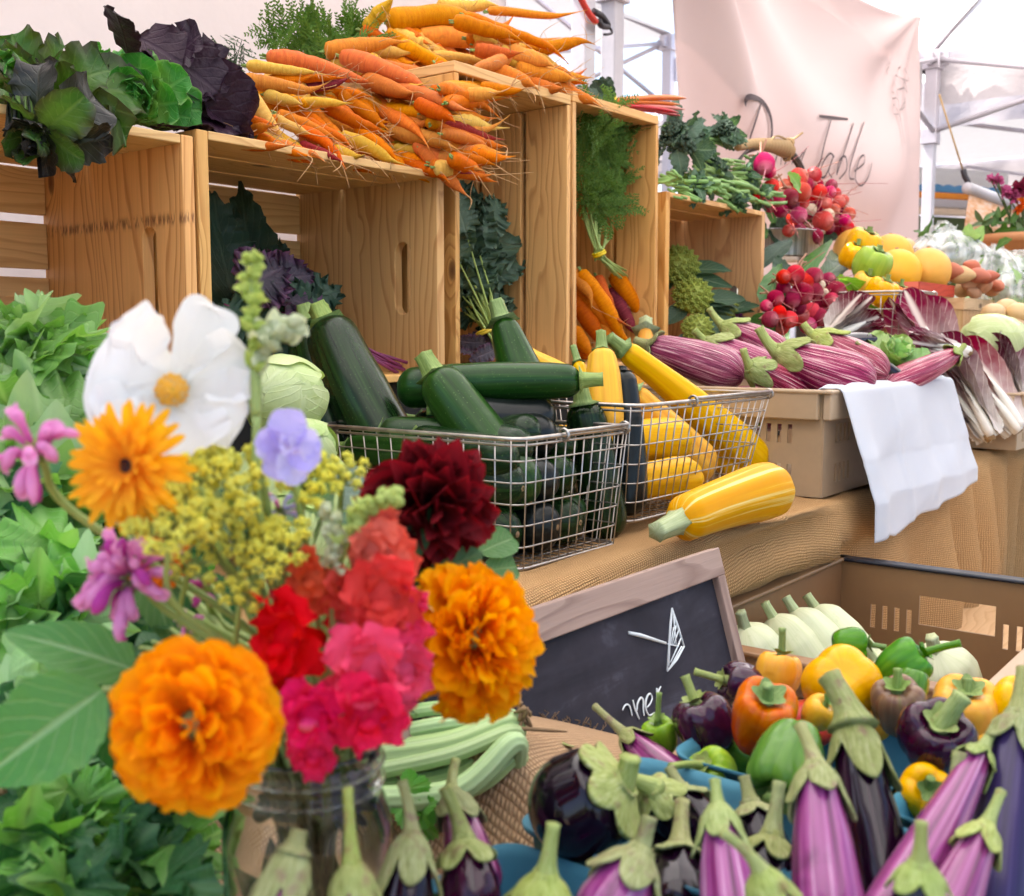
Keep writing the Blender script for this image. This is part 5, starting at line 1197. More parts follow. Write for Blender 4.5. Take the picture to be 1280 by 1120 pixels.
PILE = [(280, 215, 600, 295, 72, 'd'), (205, 250, 430, 268, 46, 'y'), (185, 300, 430, 342, 56, 'a'), (200, 340, 330, 500, 62, 'y'), (280, 360, 400, 390, 52, 'y'), (150, 450, 280, 470, 62, 'd'), (200, 505, 280, 480, 55, 'o'), (130, 540, 320, 557, 46, 'd'),
 (320, 430, 520, 512, 52, 'o'), (400, 490, 550, 600, 46, 'd'), (310, 440, 420, 505, 42, 'y'), (500, 195, 730, 150, 72, 'o'), (560, 212, 840, 312, 74, 'd'), (680, 240, 950, 295, 52, 'o'), (780, 160, 1060, 320, 62, 'a'), (740, 82, 1040, 48, 98, 'a'),
 (850, 140, 1240, 152, 80, 'a'), (660, 112, 745, 15, 62, 'y'), (900, 212, 1130, 238, 48, 'y'), (700, 340, 960, 402, 62, 'd'), (560, 355, 705, 465, 66, 'o'), (395, 390, 570, 392, 42, 'y'), (620, 480, 765, 595, 52, 'o'), (560, 510, 745, 612, 62, 'y'),
 (500, 560, 630, 596, 54, 'y'), (410, 545, 530, 596, 38, 'p'), (740, 485, 970, 545, 70, 'a'), (870, 560, 1095, 582, 52, 'o'), (720, 480, 880, 492, 38, 'p'), (930, 505, 1140, 488, 42, 'a'), (760, 560, 880, 574, 44, 'y'), (800, 600, 950, 632, 44, 'a'),
 (900, 620, 1040, 645, 42, 'p'), (700, 410, 860, 432, 62, 'a'), (840, 440, 970, 420, 58, 'a'), (900, 470, 1020, 365, 60, 'a'), (500, 410, 690, 480, 56, 'd'), (400, 330, 570, 312, 44, 'p'), (340, 292, 530, 302, 42, 'o'), (520, 340, 640, 360, 50, 'd'), (640, 300, 800, 345, 54, 'd'), (430, 455, 560, 520, 46, 'd'), (250, 520, 400, 575, 44, 'd'), (330, 545, 470, 590, 42, 'o')]
PILE2 = [(60, 58, 365, 172, 52, 'o'), (150, 45, 405, 60, 36, 'o'), (-40, 22, 160, 8, 56, 'y'), (-20, 120, 235, 152, 74, 'a'), (20, 82, 245, 132, 62, 'o'), (285, 192, 505, 155, 58, 'a'), (225, 200, 355, 232, 72, 'a'), (255, 262, 445, 290, 66, 'a'), (155, 260, 305, 318, 72, 'o'), (225, 215, 125, 250, 56, 'o'), (310, 318, 405, 335, 52, 'o'), (380, 320, 548, 388, 60, 'd'), (45, 262, 155, 318, 60, 'o'), (-20, 345, 135, 305, 62, 'a'), (50, 360, 180, 350, 58, 'a'), (100, 190, 240, 205, 60, 'd'), (330, 250, 450, 300, 48, 'y'), (120, 330, 260, 345, 50, 'o')]
CM = {'d': 'carrot_deep', 'o': 'carrot_orange', 'y': 'carrot_yellow', 'a': 'carrot_amber', 'p': 'carrot_purple'}
CN = {'d': 'deep orange', 'o': 'orange', 'y': 'pale yellow', 'a': 'amber', 'p': 'purple red'}
def edge_y(px): return 185 + .119 * (px - 245) if px < 600 else 108 + .2 * (px - 620)
GP = 'carrots heaped on the crates'
k = 0
rsp = np.random.RandomState(77)
def pile_carrot(a, b, wpx, c, seed, back=0., hairs=4):
    mxp, myp = (a[0] + b[0]) / 2, (a[1] + b[1]) / 2; up = max(edge_y(mxp) - myp, -25)
    Y = 1.15 + .0011 * up + back
    if 535 < mxp < 640 and myp > 100: Y = 1.115 + .0009 * max(0, 205 - myp) * (mxp < 585) + back * .5
    def lay(pt, Yc):
        p = onY(*pt, Yc)
        return onX(*pt, 1.286 - .012 * (seed % 4)) if (p[0] > 1.29 and pt[0] < 568 and p[2] < SHELF + .50 and Yc > 1.15) else p
    p, q = lay(a, Y + .03), lay(b, Y - .02); d = np.dot(p - CAM, FW)
    where = 'on the tall crate' if mxp > 610 else ('over the crate edge' if up < 22 else ('at the far end of the heap by the purple lettuce' if mxp < 330 else 'in the middle of the heap'))
    carrot(p, q, wpx / 3.026 * d / F / 2 * 1.0, CM[c], CN[c] + ' carrot ' + where, seed, GP, hairs, tail=.2 + .25 * rsp.rand())
for (x0, y0, x1, y1, w, c) in PILE:
    pile_carrot((240 + x0 / 3.026, y0 / 3.026), (240 + x1 / 3.026, y1 / 3.026), w, c, k); k += 1
for (x0, y0, x1, y1, w, c) in PILE2:
    pile_carrot((560 + x0 / 3.026, y0 / 3.026), (560 + x1 / 3.026, y1 / 3.026), w, c, k); k += 1
for i in range(120):                                            # the lower layers that fill the heap
    px = rsp.uniform(296, 700) if i < 90 else rsp.uniform(430, 570); top = np.interp(px, [290, 320, 400, 450, 490, 580, 640, 700], [150, 100, 82, 45, 30, 22, 40, 85]); bot = min(edge_y(px) - 8, edge_y(px))
    if top > bot - 6: continue
    py = rsp.uniform(top + 8, bot); L = rsp.uniform(42, 70); a = math.radians(rsp.normal(22, 18))
    pile_carrot((px - L / 2 * math.cos(a), py - L / 2 * math.sin(a)), (px + L / 2 * math.cos(a), py + L / 2 * math.sin(a)), rsp.uniform(52, 70), rsp.choice(list('ddooay')), k, .035, 2); k += 1
for i in range(16):                                            # carrots spilling down over the corner between the crates
    py = 108 + 6.4 * i + rsp.uniform(-3, 3); px = rsp.uniform(535, 565) - (i % 3) * 6
    pile_carrot((px, py), (px + rsp.uniform(48, 68), py + rsp.uniform(4, 22)), rsp.uniform(50, 66), 'aoadaoypdoaaodao'[i], k, -.012, 3); k += 1
# feathery tops
def frond(mb, base, d, up, L, rs, dens=13, mat=0, w=.0016, bend=.6):
    d = nrm(d); up = np.asarray(up, float); up = nrm(up - d * np.dot(up, d)); side = np.cross(d, up)
    n = dens; pts = [np.asarray(base, float)]; dd = d.copy()
    for i in range(n): dd = nrm(dd - up * bend / n + rv(rs, .03)); pts.append(pts[-1] + dd * L / n)
    pts = np.array(pts); mb.tube(pts, np.linspace(.0014, .0005, n + 1), 4, mat=mat, cap=False)
    for i in range(2, n + 1):
        f = i / n; l1 = L * .42 * math.sin(math.pi * min(1, (1.12 - f) ** .8 * .95)) * rs.uniform(.7, 1.1)
        for sg in (-1, 1):
            d1 = nrm(d * .75 + side * sg * .9 + up * rs.normal(.1, .25)); m = max(3, int(l1 / .0055))
            b1 = pts[i]
            for j in range(1, m + 1):
                q = b1 + d1 * l1 * j / m
                for s2 in (-1, 1):
                    d2 = nrm(d1 * .8 + np.cross(d1, up) * s2 * .8 + rv(rs, .2)); l2 = l1 * .26 * (1.15 - j / m) + .003
                    sd = nrm(np.cross(d2, up + rv(rs, .3))) * w; e = q + d2 * l2
                    mb.grid(np.array([[q - sd * .6, q + sd * .6], [q + d2 * l2 * .55 - sd, q + d2 * l2 * .55 + sd], [e - sd * .15, e + sd * .15]]), mat=mat)
            mb.grid(np.array([[b1 - side * 0 - up * .0004, b1 + up * .0004], [b1 + d1 * l1 - up * .0003, b1 + d1 * l1 + up * .0003]]), mat=mat)
def tops(name, specs, label, mat, seed, L=(.09, .13), group='feathery carrot tops'):
    rs = np.random.RandomState(seed); mb = MB()
    for (a, Ya, b, Yb) in specs:
        p, q = onY(*a, Ya), onY(*b, Yb); frond(mb, p, q - p, TOCAM(p) + rv(rs, .4), np.linalg.norm(q - p) * 1.05, rs, 12)
    return tag(mb.build(name, MT[mat]), label, 'carrot greens', group)
rs = np.random.RandomState(6)
tops('carrot_greens', [((395 + rs.uniform(-60, 60), 85), 1.36 + .03 * i % .1, (340 + 9.5 * i + rs.normal(0, 8), 38 - (i % 4) * 2 + rs.normal(0, 6)), 1.40) for i in range(16)], 'feathery green carrot tops behind the carrot heap', 'dill', 7)
tops('carrot_greens', [((295, 95), 1.32, (258 + 7 * i, 76 + rs.normal(0, 4)), 1.38) for i in range(7)], 'dark feathery sprig between the purple lettuce and the carrots', 'dill_dark', 8)

# the carrot bunch in the upright crate
GB = 'carrots of the bunch in the upright crate'
bunch = [((725, 338), (778, 424), 17, 'o'), ((722, 358), (772, 424), 16, 'o'), ((716, 366), (752, 428), 19, 'd'), ((716, 412), (737, 440), 16, 'o'), ((766, 340), (808, 398), 18, 'o'), ((763, 360), (790, 414), 16, 'p'), ((786, 352), (815, 396), 10, 'a'), ((716, 432), (736, 446), 14, 'd'), ((712, 335), (740, 372), 14, 'o'), ((745, 345), (770, 400), 14, 'd'), ((735, 372), (764, 428), 15, 'o')]
for i, (a, b, w, c) in enumerate(bunch):
    carrot(onY(*a, 1.22 + .012 * (i % 3)), onY(*b, 1.17 + .012 * (i % 3)), w * 2.1 / F / 2 * 1.3, CM[c], CN[c] + ' carrot in the bunch inside the upright crate', 200 + i, GB, 2, .02)
def bunch_tops():
    t = empty('carrot_greens', onY(748, 317, 1.2), 'long green carrot tops gathered by a yellow band in the upright crate', 'carrot greens', 'feathery carrot tops')
    rs = np.random.RandomState(12); tie = onY(749, 318, 1.19); mb = MB()
    for i in range(26):
        q = onY(rs.uniform(722, 760), rs.uniform(235, 275), 1.20 + rs.rand() * .06); mb.tube(spline([tie + rv(rs, .004), (tie + q) / 2 + rv(rs, .006), q], 8), np.linspace(.0024, .0012, 8), 6)
    for i in range(9):
        q = onY(rs.uniform(765, 790), rs.uniform(336, 350), 1.2); mb.tube([tie + rv(rs, .004), q], .0022, 6)
    mb.build('stalks', MT['plain_stem'], t)
    mb = MB()
    for i in range(30):
        a = (rs.uniform(720, 760), rs.uniform(170, 280)); an = rs.uniform(-2.2, .3); b = (a[0] + rs.uniform(25, 60) * math.cos(an) * .8 + 8, a[1] - rs.uniform(20, 70) * abs(math.sin(an)) - 8)
        p, q = onY(*a, 1.2), onY(min(b[0], 790), max(b[1], 118), 1.17 + rs.rand() * .06); frond(mb, p, q - p, TOCAM(p) + rv(rs, .4), np.linalg.norm(q - p) * 1.1 + .02, rs, 11)
    for i in range(12):
        p, q = onY(rs.uniform(720, 748), rs.uniform(150, 260), 1.2), onY(rs.uniform(725, 775), rs.uniform(150, 300), 1.165); frond(mb, p, q - p, TOCAM(p) + rv(rs, .4), .09, rs, 11)
    mb.build('leaves', [MT['dill']], t)
    mb = MB(); th = np.linspace(0, 2 * np.pi, 20); R_ = frame(tie, onY(735, 280, 1.2))
    mb.tube(np.array([tie + R_[:3, 0] * .0125 * math.cos(a) + R_[:3, 1] * .0125 * math.sin(a) for a in th]), .0028, 6, cap=False); mb.tube(np.array([tie + R_[:3, 2] * .004 + R_[:3, 0] * .012 * math.cos(a) + R_[:3, 1] * .012 * math.sin(a) for a in th]), .0026, 6, cap=False)
    mb.build('yellow_band', MT['tie_yellow'], t)
bunch_tops()
def chard():
    t = empty('chard_bunch', onY(770, 127, 1.24), 'bunch of orange and red stalks with a yellow band on the tall crates', 'chard'); rs = np.random.RandomState(3)
    for (a, b, w, m) in (((768, 126), (857, 123), 7, 'orange_stalk'), ((768, 129), (850, 131), 5, 'orange_stalk'), ((770, 132), (848, 141), 5, 'red_stalk'), ((770, 134), (856, 137), 5, 'pink_stalk'), ((770, 136), (855, 146), 4, 'red_stalk'), ((770, 128), (850, 135), 5, 'pink_stalk')):
        p, q = onY(*a, 1.26), onY(*b, 1.22 + rs.rand() * .03); mb = MB(); u = np.linspace(0, 1, 8)[:, None]; mb.tube(p + (q - p) * u + U_ * .004 * np.sin(u * 3), np.r_[np.full(7, w), w * .25] * 2.3 / F / 2, 8, shape=star(3, .12)); mb.build('stalk', MT[m], t)
    mb = MB(); p = onY(768, 130, 1.26); th = np.linspace(0, 6.283, 16); ax = RT; mb.tube(np.array([p + U_ * .016 * math.cos(a) + FH * .014 * math.sin(a) for a in th]), .004, 6, cap=False); mb.build('yellow_band', MT['tie_yellow'], t)
    mb = MB()
    for i in range(7):
        p = onY(766, 130, 1.26); q = onY(rs.uniform(728, 765), rs.uniform(98, 132), 1.26 + rs.rand() * .08); leaf(mb, p, q - p, TOCAM(p) + rv(rs, .5), np.linalg.norm(q - p) * 1.1, .05, 'round', .4, .1, .10, 4, 0, 1, 13, 17, 0, rs)
    mb.build('leaves', MT['dark_red_lettuce'] if False else MT['kale'], t)
chard()

# ------------------------------------------------------------------ kale
def kale_bunch(name, root, tips, W, mats, label, seed, Yr, serr=.16, ruf=.10, rf=7, stalkm='pale_green_stem', group='kale bunches inside the crates', kind='kale', frill=True, tiep=None, bend=.5):
    rs = np.random.RandomState(seed); R0 = onY(*root[0], root[1]); t = empty(name, R0, label, 'kale', group)
    mb = MB(); st = MB()
    for i, (a, b) in enumerate(tips):
        p, q = onY(*a, Yr[0] + rs.rand() * .04), onY(*b, Yr[1] + rs.rand() * .05); L = np.linalg.norm(q - p)
        leaf(mb, p, q - p, TOCAM(p) + U_ * .3 + rv(rs, .35), L * 1.1, W * rs.uniform(.8, 1.15), kind, bend * rs.uniform(.3, 1.5), .1, ruf * rs.uniform(.7, 1.3), rf * rs.uniform(.8, 1.2), serr, 22, 19, 45, rs.choice(len(mats)), rs, rs.normal(0, .3))
        st.tube(spline([R0 + rv(rs, .006), (R0 + p) / 2 + rv(rs, .004), p], 8), np.linspace(.0028, .0013, 8), 7)
    mb.build('leaves', [MT[m] for m in mats], t); st.build('stalks', MT[stalkm], t)
    if tiep:
        p = onY(*tiep, Yr[0] - .02); mb = MB(); th = np.linspace(0, 6.283, 20); ax = nrm(onY(*tips[0][0], Yr[0]) - R0); x = nrm(np.cross(ax, FH)); y = np.cross(ax, x)
        for o in (0, .004): mb.tube(np.array([p + ax * o + x * .017 * math.cos(a) + y * .017 * math.sin(a) for a in th]), .0028, 6, cap=False)
        mb.build('yellow_band', MT['tie_yellow'], t)
kale_bunch('kale_bunch', ((330, 450), 1.28), [((300, 420), (262, 232)), ((310, 400), (300, 262)), ((315, 410), (345, 300)), ((290, 430), (262, 300)), ((270, 420), (255, 340)), ((320, 420), (330, 330)), ((330, 430), (300, 240)), ((340, 430), (352, 320)), ((285, 400), (270, 250))], .11, ['kale'], 'dark flat kale leaves standing in the carrot topped crate', 21, (1.30, 1.36), .16, .09, 8, kind='ovate', bend=.15)
kale_bunch('kale_bunch', ((500, 462), 1.20), [((330, 380), (434, 392)), ((320, 360), (420, 372)), ((310, 350), (395, 345)), ((350, 400), (440, 405)), ((300, 385), (390, 410)), ((300, 400), (410, 430)), ((340, 370), (430, 380)), ((280, 380), (350, 430)), ((330, 400), (438, 400)), ((300, 360), (360, 330)), ((350, 380), (425, 360))], .105, ['kale_purple', 'kale'], 'dark purplish curly kale lying in the carrot topped crate', 22, (1.24, 1.20), .2, .15, 9, 'purple_stem', kind='ovate')
kale_bunch('kale_bunch', ((622, 428), 1.18), [((590, 350), (572, 232)), ((595, 340), (600, 240)), ((600, 350), (640, 262)), ((600, 360), (652, 300)), ((590, 370), (640, 335)), ((580, 380), (570, 300)), ((585, 370), (600, 320)), ((580, 390), (572, 345)), ((590, 390), (620, 370)), ((575, 330), (566, 260)), ((600, 320), (625, 290)), ((585, 385), (590, 400)), ((578, 370), (560, 330)), ((590, 330), (590, 225)), ((600, 300), (630, 250)), ((585, 300), (566, 228)), ((600, 380), (645, 360)), ((595, 400), (630, 400)), ((585, 340), (612, 285))], .085, ['kale_grey', 'kale', 'kale_grey'], 'grey green curly kale bunch with yellow band in the tall crate', 23, (1.22, 1.24), .2, .2, 9, 'plain_stem', tiep=(608, 416))
kale_bunch('kale_bunch', ((640, 446), 1.17), [((615, 432), (585, 436)), ((610, 428), (576, 430)), ((620, 436), (600, 446)), ((640, 440), (600, 425))], .035, ['kale_purple'], 'small purple kale leaves under the yellow band', 24, (1.17, 1.16), .2, .12, 8, 'purple_stem')

# ------------------------------------------------------------------ cabbages
def cabbage(c, R, label, seed, mats=('cabbage', 'cabbage_in'), n=8, axis=(0, -.3, 1), group='pale green cabbages', sc=.94):
    rs = np.random.RandomState(seed); mb = MB(); ln = LN(seed, 5, 2.)
    a = np.linspace(0, np.pi, 30)[:, None]; th = (np.arange(40) * 2 * np.pi / 40)[None]
    G0 = np.stack([np.sin(a) * np.cos(th), np.sin(a) * np.sin(th), np.cos(a) + 0 * th], -1); G0 = G0 * (1 + .02 * ln(G0[..., 0] * 2, G0[..., 1] * 2, G0[..., 2] * 2))[..., None] * R * np.array([1, 1, sc])
    mb.grid(G0[::-1] + np.asarray(c), True, 1)
    for i in range(n):
        d = nrm(rv(rs) + V3(0, 0, .5) + VW * .6); x = nrm(np.cross(d, rv(rs))); y = np.cross(d, x)
        t = np.linspace(0, 1, 22)[:, None]; s = np.linspace(-1, 1, 19)[None]; W = 1.0 * np.sqrt(np.clip(1 - (2 * t - 1) ** 2, 0, 1)) ** .7 * (1 + .10 * np.sin(s * 0 + t * 14 + i)); A = (t - .35) * 1.9; B = s * W * .95
        dirs = np.cos(A)[..., None] * (np.cos(B)[..., None] * d + np.sin(B)[..., None] * y) + np.sin(A)[..., None] * x
        rr = R * (1.02 + .012 * i + .05 * t ** 4 + .06 * np.abs(s) ** 4 * (.5 + .5 * np.sin(9 * t + i)) - .012 * np.exp(-(s / .08) ** 2))
        mb.grid(np.asarray(c) + dirs * rr[..., None] * np.array([1, 1, sc]), mat=0)
    return tag(mb.build('cabbage', [MT[m] for m in mats]), label, 'cabbage', group)
cabbage(ZP(356, 494, 1.24), .046, 'pale green cabbage beside the zucchini basket behind the flowers', 31)
for (q_, r_, l_) in ((ZP(356, 494, 1.24), .074, 'large pale cabbage at the bottom of the stack behind the flowers'), (ZP(384, 560, 1.12), .057, 'pale cabbage on the burlap under the small one')): cabbage(V3(q_[0], q_[1], TIER + r_ * .94), r_, l_, 34)
cabbage(ZP(384, 560, 1.12), .030, 'small pale cabbage low at the basket corner', 32)
cabbage(ZP(1241, 432, 2.62), .075, 'round pale cabbage at the far end of the table', 33, n=7)
# ------------------------------------------------------------------ the flower jar
JD = .545; JB = at(383, 940, JD); JB = V3(JB[0], JB[1], NEAR + .003); JR = .0425; JH = .166
def jar():
    t = empty('mason_jar', JB, 'clear glass jar with ridged neck holding the cut flowers', 'jar')
    pr = [(.0, .002), (JR * .86, .002), (JR * .97, .008), (JR, .018), (JR, JH - .045), (JR * .985, JH - .038), (JR * .90, JH - .028), (JR * .885, JH - .022), (JR * .925, JH - .019), (JR * .885, JH - .016), (JR * .88, JH - .012), (JR * .92, JH - .010), (JR * .88, JH - .007), (JR * .89, JH - .002), (JR * .90, JH), (JR * .87, JH + .001), (JR * .84, JH - .001), (JR * .83, JH - .022), (JR * .93, JH - .040), (JR * .945, JH - .05), (JR * .945, .02), (JR * .9, .011), (0, .009)]
    n = 64; th = (np.arange(n) * 2 * np.pi / n)[None]; R = np.array([p[0] for p in pr])[:, None]; Z = np.array([p[1] for p in pr])[:, None]
    G_ = np.stack([R * np.cos(th), R * np.sin(th), Z + 0 * th], -1) + JB
    mb = MB(); mb.grid(G_, True); mb.build('glass', MT['jar_glass'], t)
    mb = MB(); th2 = np.linspace(0, 2 * np.pi, 64)
    for z in (JH - .009, JH - .019): mb.tube(np.array([JB + V3(JR * .915 * math.cos(a), JR * .915 * math.sin(a), z + .001 * math.sin(a)) for a in th2]), .0009, 6, cap=False)
    mb.build('thread_ridges', MT['jar_glass'], t)
jar()
NECK = JB + V3(0, 0, JH)
frs = np.random.RandomState(99)
def stem_to_jar(p, ax, t, r=.0018, m='plain_stem', off=None):
    """cut stem from the back of a flower through the neck into the jar"""
    a = frs.rand() * 6.28; q = frs.uniform(.1, .7) * JR * .8; n0 = NECK + V3(math.cos(a), math.sin(a), 0) * q; b = JB + V3(math.cos(a + 2.4), math.sin(a + 2.4), 0) * JR * frs.uniform(.2, .8) + U_ * .012
    pts = spline([p, p - ax * .025 - U_ * .015, (p - ax * .03) * .35 + n0 * .65 + U_ * .012, n0, (n0 + b) / 2, b], 40)
    mb = MB(); mb.tube(pts, r, 8); return mb.build('stem', MT[m], t)
def flower(name, px, py, d, axis, label, cat='flower', group=None):
    c = at(px, py, d); return c, nrm(axis), empty(name, c, label, cat, group)
def basis(ax):
    x = nrm(np.cross(ax, U_ + .01)); y = np.cross(ax, x); return x, -y     # x sideways, y upwards-ish
def disc_balls(mb, c, ax, R, n, rb, rs, dome=.35):
    x, y = basis(ax)
    for i in range(n):
        r = R * math.sqrt((i + .5) / n); a = i * 2.39996; mb.ball(c + (x * math.cos(a) + y * math.sin(a)) * r + ax * (R * dome * (1 - (r / R) ** 2) + rs.normal(0, rb * .2)), rb * rs.uniform(.7, 1.2), 6, 5)
def cosmos():
    c, ax, t = flower('cosmos', 216, 488, .50, axv(.12, .15, 1), 'large white cosmos with golden centre at the top of the bouquet')
    x = nrm(RT - ax * ax.dot(RT)); y = np.cross(ax, x); y = y if y[2] > 0 else -y; rs = np.random.RandomState(1)
    mb = MB()
    for i, (a, L, w, cu) in enumerate(((172, .036, .034, .1), (134, .039, .034, .0), (66, .043, .021, .6), (22, .036, .026, .35), (-16, .034, .028, .1), (-62, .029, .026, .1), (-125, .028, .028, .1), (208, .034, .026, .1))):
        a = math.radians(a); d = math.cos(a) * x + math.sin(a) * y
        leaf(mb, c + d * .003 - ax * (.001 + .0016 * (i % 2)), d + ax * (.06 + .12 * (i % 2)), ax + rv(rs, .12), L, w * 1.34, 'spatula', rs.uniform(-.1, .5), cu, .06, 2.6, 0, 1, 25, 26, 0, rs, rs.normal(0, .25), notch=.07)
    mb.build('petals', MT['white_petal'], t)
    mb = MB(); disc_balls(mb, c + ax * .002, ax, .0075, 90, .0009, rs, .5); mb.build('flower_centre', MT['seed_gold'], t)
    stem_to_jar(c, ax, t)
cosmos()
for (p_, d_, o_) in BIG: stem_to_jar(p_, d_, o_, .0016)
def rays(name, px, py, d, axis, R, rings, mats, label, centre=None, seed=0, kind='strap', ruf=.03):
    c, ax, t = flower(name, px, py, d, axis, label); rs = np.random.RandomState(seed); x, y = basis(ax); mb = MB()
    for k, (n, f, tilt, w) in enumerate(rings):
        for i in range(n):
            a = 6.283 * (i + .5 * k) / n + rs.normal(0, .06); rd = math.cos(a) * x + math.sin(a) * y; tl = math.radians(tilt + rs.normal(0, 7))
            d_ = rd * math.sin(tl) + ax * math.cos(tl); up = ax * math.sin(tl) - rd * math.cos(tl)
            leaf(mb, c + rd * R * .12 + ax * .0015 * k, d_, up + rv(rs, .12), R * f * rs.uniform(.86, 1.06), R * w, kind, rs.uniform(.0, .5), .25, ruf, 3, 0, 1, 7, 10, 0, rs, rs.normal(0, .15))
    mb.build('petals', [MT[m] for m in mats], t)
    if centre: mb = MB(); disc_balls(mb, c + ax * .002, ax, R * centre[0], 46, R * centre[0] * .17, rs, centre[2]); mb.build('flower_centre', MT[centre[1]], t)
    stem_to_jar(c - ax * .003, ax, t); return t
rays('calendula', 164, 582, .455, axv(-.25, .12, 1), .0265, [(26, 1.02, 84, .20), (24, .95, 70, .19), (20, .78, 56, .17), (12, .45, 40, .13)], ['calendula'], 'yellow orange calendula with dark centre under the white cosmos', (.2, 'seed_dark', .2), 2)
def pompon(name, px, py, d, axis, R, n, mats, label, seed, pmax=112, w=.42, ruf=.16, kind='obovate', cup=.25, r0=.25, bend=.7, flat=1., stem='plain_stem'):
    c, ax, t = flower(name, px, py, d, axis, label); rs = np.random.RandomState(seed); x, y = basis(ax); mb = MB()
    for i in range(n):
        f = (i + .5) / n; po = math.radians(pmax) * f ** .62; a = i * 2.39996 + rs.normal(0, .15); rd = math.cos(a) * x + math.sin(a) * y
        dr = rd * math.sin(po) + ax * math.cos(po) * flat; dr = nrm(dr + rv(rs, .06)); up = ax * math.sin(po) - rd * math.cos(po) * .9 + rd * .15
        L = R * (1 - r0) * rs.uniform(.88, 1.08) * (.72 + .28 * min(1, f * 1.6))
        leaf(mb, c + dr * R * r0 * .8, dr, up + rv(rs, .18), L, R * w * rs.uniform(.8, 1.2) * (.55 + .45 * min(1, f * 2)), kind, bend * rs.uniform(-.3, 1.2) * f, cup, ruf, rs.uniform(1.6, 2.8), 0, 1, 11, 13, rs.choice(len(mats)), rs, rs.normal(0, .3))
    mb.build('petals', [MT[m] for m in mats], t)
    g = MB(); g.ball(c - ax * R * .25, R * .34, 14, 10); g.build('calyx', MT[stem], t)
    stem_to_jar(c - ax * R * .4, ax, t, .0024, stem); return t
pompon('marigold', 243, 905, .425, axv(-.12, .22, 1), .0365, 150, ['marigold', 'marigold_gold', 'marigold'], 'big orange marigold facing the viewer at the front of the bouquet', 3, 100, .42, .15, flat=.62)
pompon('marigold', 590, 800, .545, axv(.62, .22, .45), .0435, 190, ['marigold', 'marigold_gold'], 'frilly orange marigold turned sideways before the chalkboard', 4, 112, .34, .22, flat=.85)
pompon('dahlia', 538, 632, .575, axv(.30, -.1, .75), .0410, 74, ['dahlia'], 'dark crimson dahlia in front of the zucchini basket', 5, 112, .62, .04, 'ovate', .75, .16, .7, .75, stem='dark_stem')
def lump_flower(name, px, py, d, axis, R, label, seed, pet, n=24, cat='flower', head='bud_green', group=None, stemm='plain_stem'):
    """bee balm: a knob of buds with curved tube petals"""
    c, ax, t = flower(name, px, py, d, axis, label, cat, group); rs = np.random.RandomState(seed); x, y = basis(ax); mb = MB()
    for i in range(n):
        a = rs.rand() * 6.28; po = rs.uniform(.5, 1.7); rd = math.cos(a) * x + math.sin(a) * y; dr = rd * math.sin(po) + ax * math.cos(po); L = R * rs.uniform(.6, 1.25)
        q = spline([c + dr * R * .2, c + dr * L * .6 + ax * R * .12, c + dr * L - U_ * R * rs.uniform(.05, .35)], 9)
        mb.tube(q, np.array([.06, .06, .065, .08, .10, .12, .13, .11, .04]) * R * rs.uniform(.7, 1.2), 8, rs.randint(len(pet)))
        if i % 2: leaf(mb, q[5], nrm(q[-1] - q[4]), ax + rv(rs, .3), R * .42, R * .34, 'round', .8, .3, .1, 2, 0, 1, 7, 9, rs.randint(len(pet)), rs)
    mb.build('petals', [MT[m] for m in pet], t)
    mb = MB()
    for i in range(40):
        a = i * 2.4; po = math.radians(95) * math.sqrt((i + .5) / 40); rd = math.cos(a) * x + math.sin(a) * y; dr = rd * math.sin(po) + ax * math.cos(po); mb.tube([c + dr * R * .16, c + dr * R * .34], [R * .05, R * .02], 6)
    mb.build('bud_head', MT[head], t)
    stem_to_jar(c - ax * R * .15, ax, t, .0019, stemm); return t
lump_flower('bee_balm', 46, 568, .47, axv(-.2, .5, .8), .0215, 'pale pink bee balm flower at the photo edge', 6, ['bee_pink', 'bee_pink', 'bee_pink', 'bee_magenta'], 14, group='bee balm flowers in the bouquet')
lump_flower('bee_balm', 165, 722, .49, axv(-.15, .2, 1), .0235, 'magenta and pink bee balm flower below the calendula', 7, ['bee_pink', 'bee_magenta', 'bee_pink'], 34, head='calyx' if 'calyx' in MT else 'bud_green', group='bee balm flowers in the bouquet')
def umbel(px, py, d, R, label, seed, n=15):
    c, ax, t = flower('fennel_flower', px, py, d, axv(frs.normal(0, .25), .7, .7), label, group='yellow umbel flowers in the bouquet'); rs = np.random.RandomState(seed); x, y = basis(ax); mb = MB(); st = MB(); base = c - ax * R * .8
    for i in range(n):
        r = R * math.sqrt((i + .5) / n); a = i * 2.4; q = c + (x * math.cos(a) + y * math.sin(a)) * r + ax * (R * .25 * (1 - (r / R) ** 2)) + rv(rs, R * .05)
        st.tube([base, (base + q) / 2 - ax * R * .05, q], [.0008, .0006, .0005], 5)
        for j in range(36):
            dd = nrm(rv(rs) + ax * .9); e = q + dd * R * .22 * rs.uniform(.7, 1.1); mb.ball(e, R * .056 * rs.uniform(.7, 1.3), 6, 5, rs.randint(2)); st.tube([q, e], .0003, 3)
    mb.build('florets', [MT['umbel'], MT['umbel_green']], t); st.build('rays', MT['plain_stem'], t); stem_to_jar(base, ax, t, .0014)
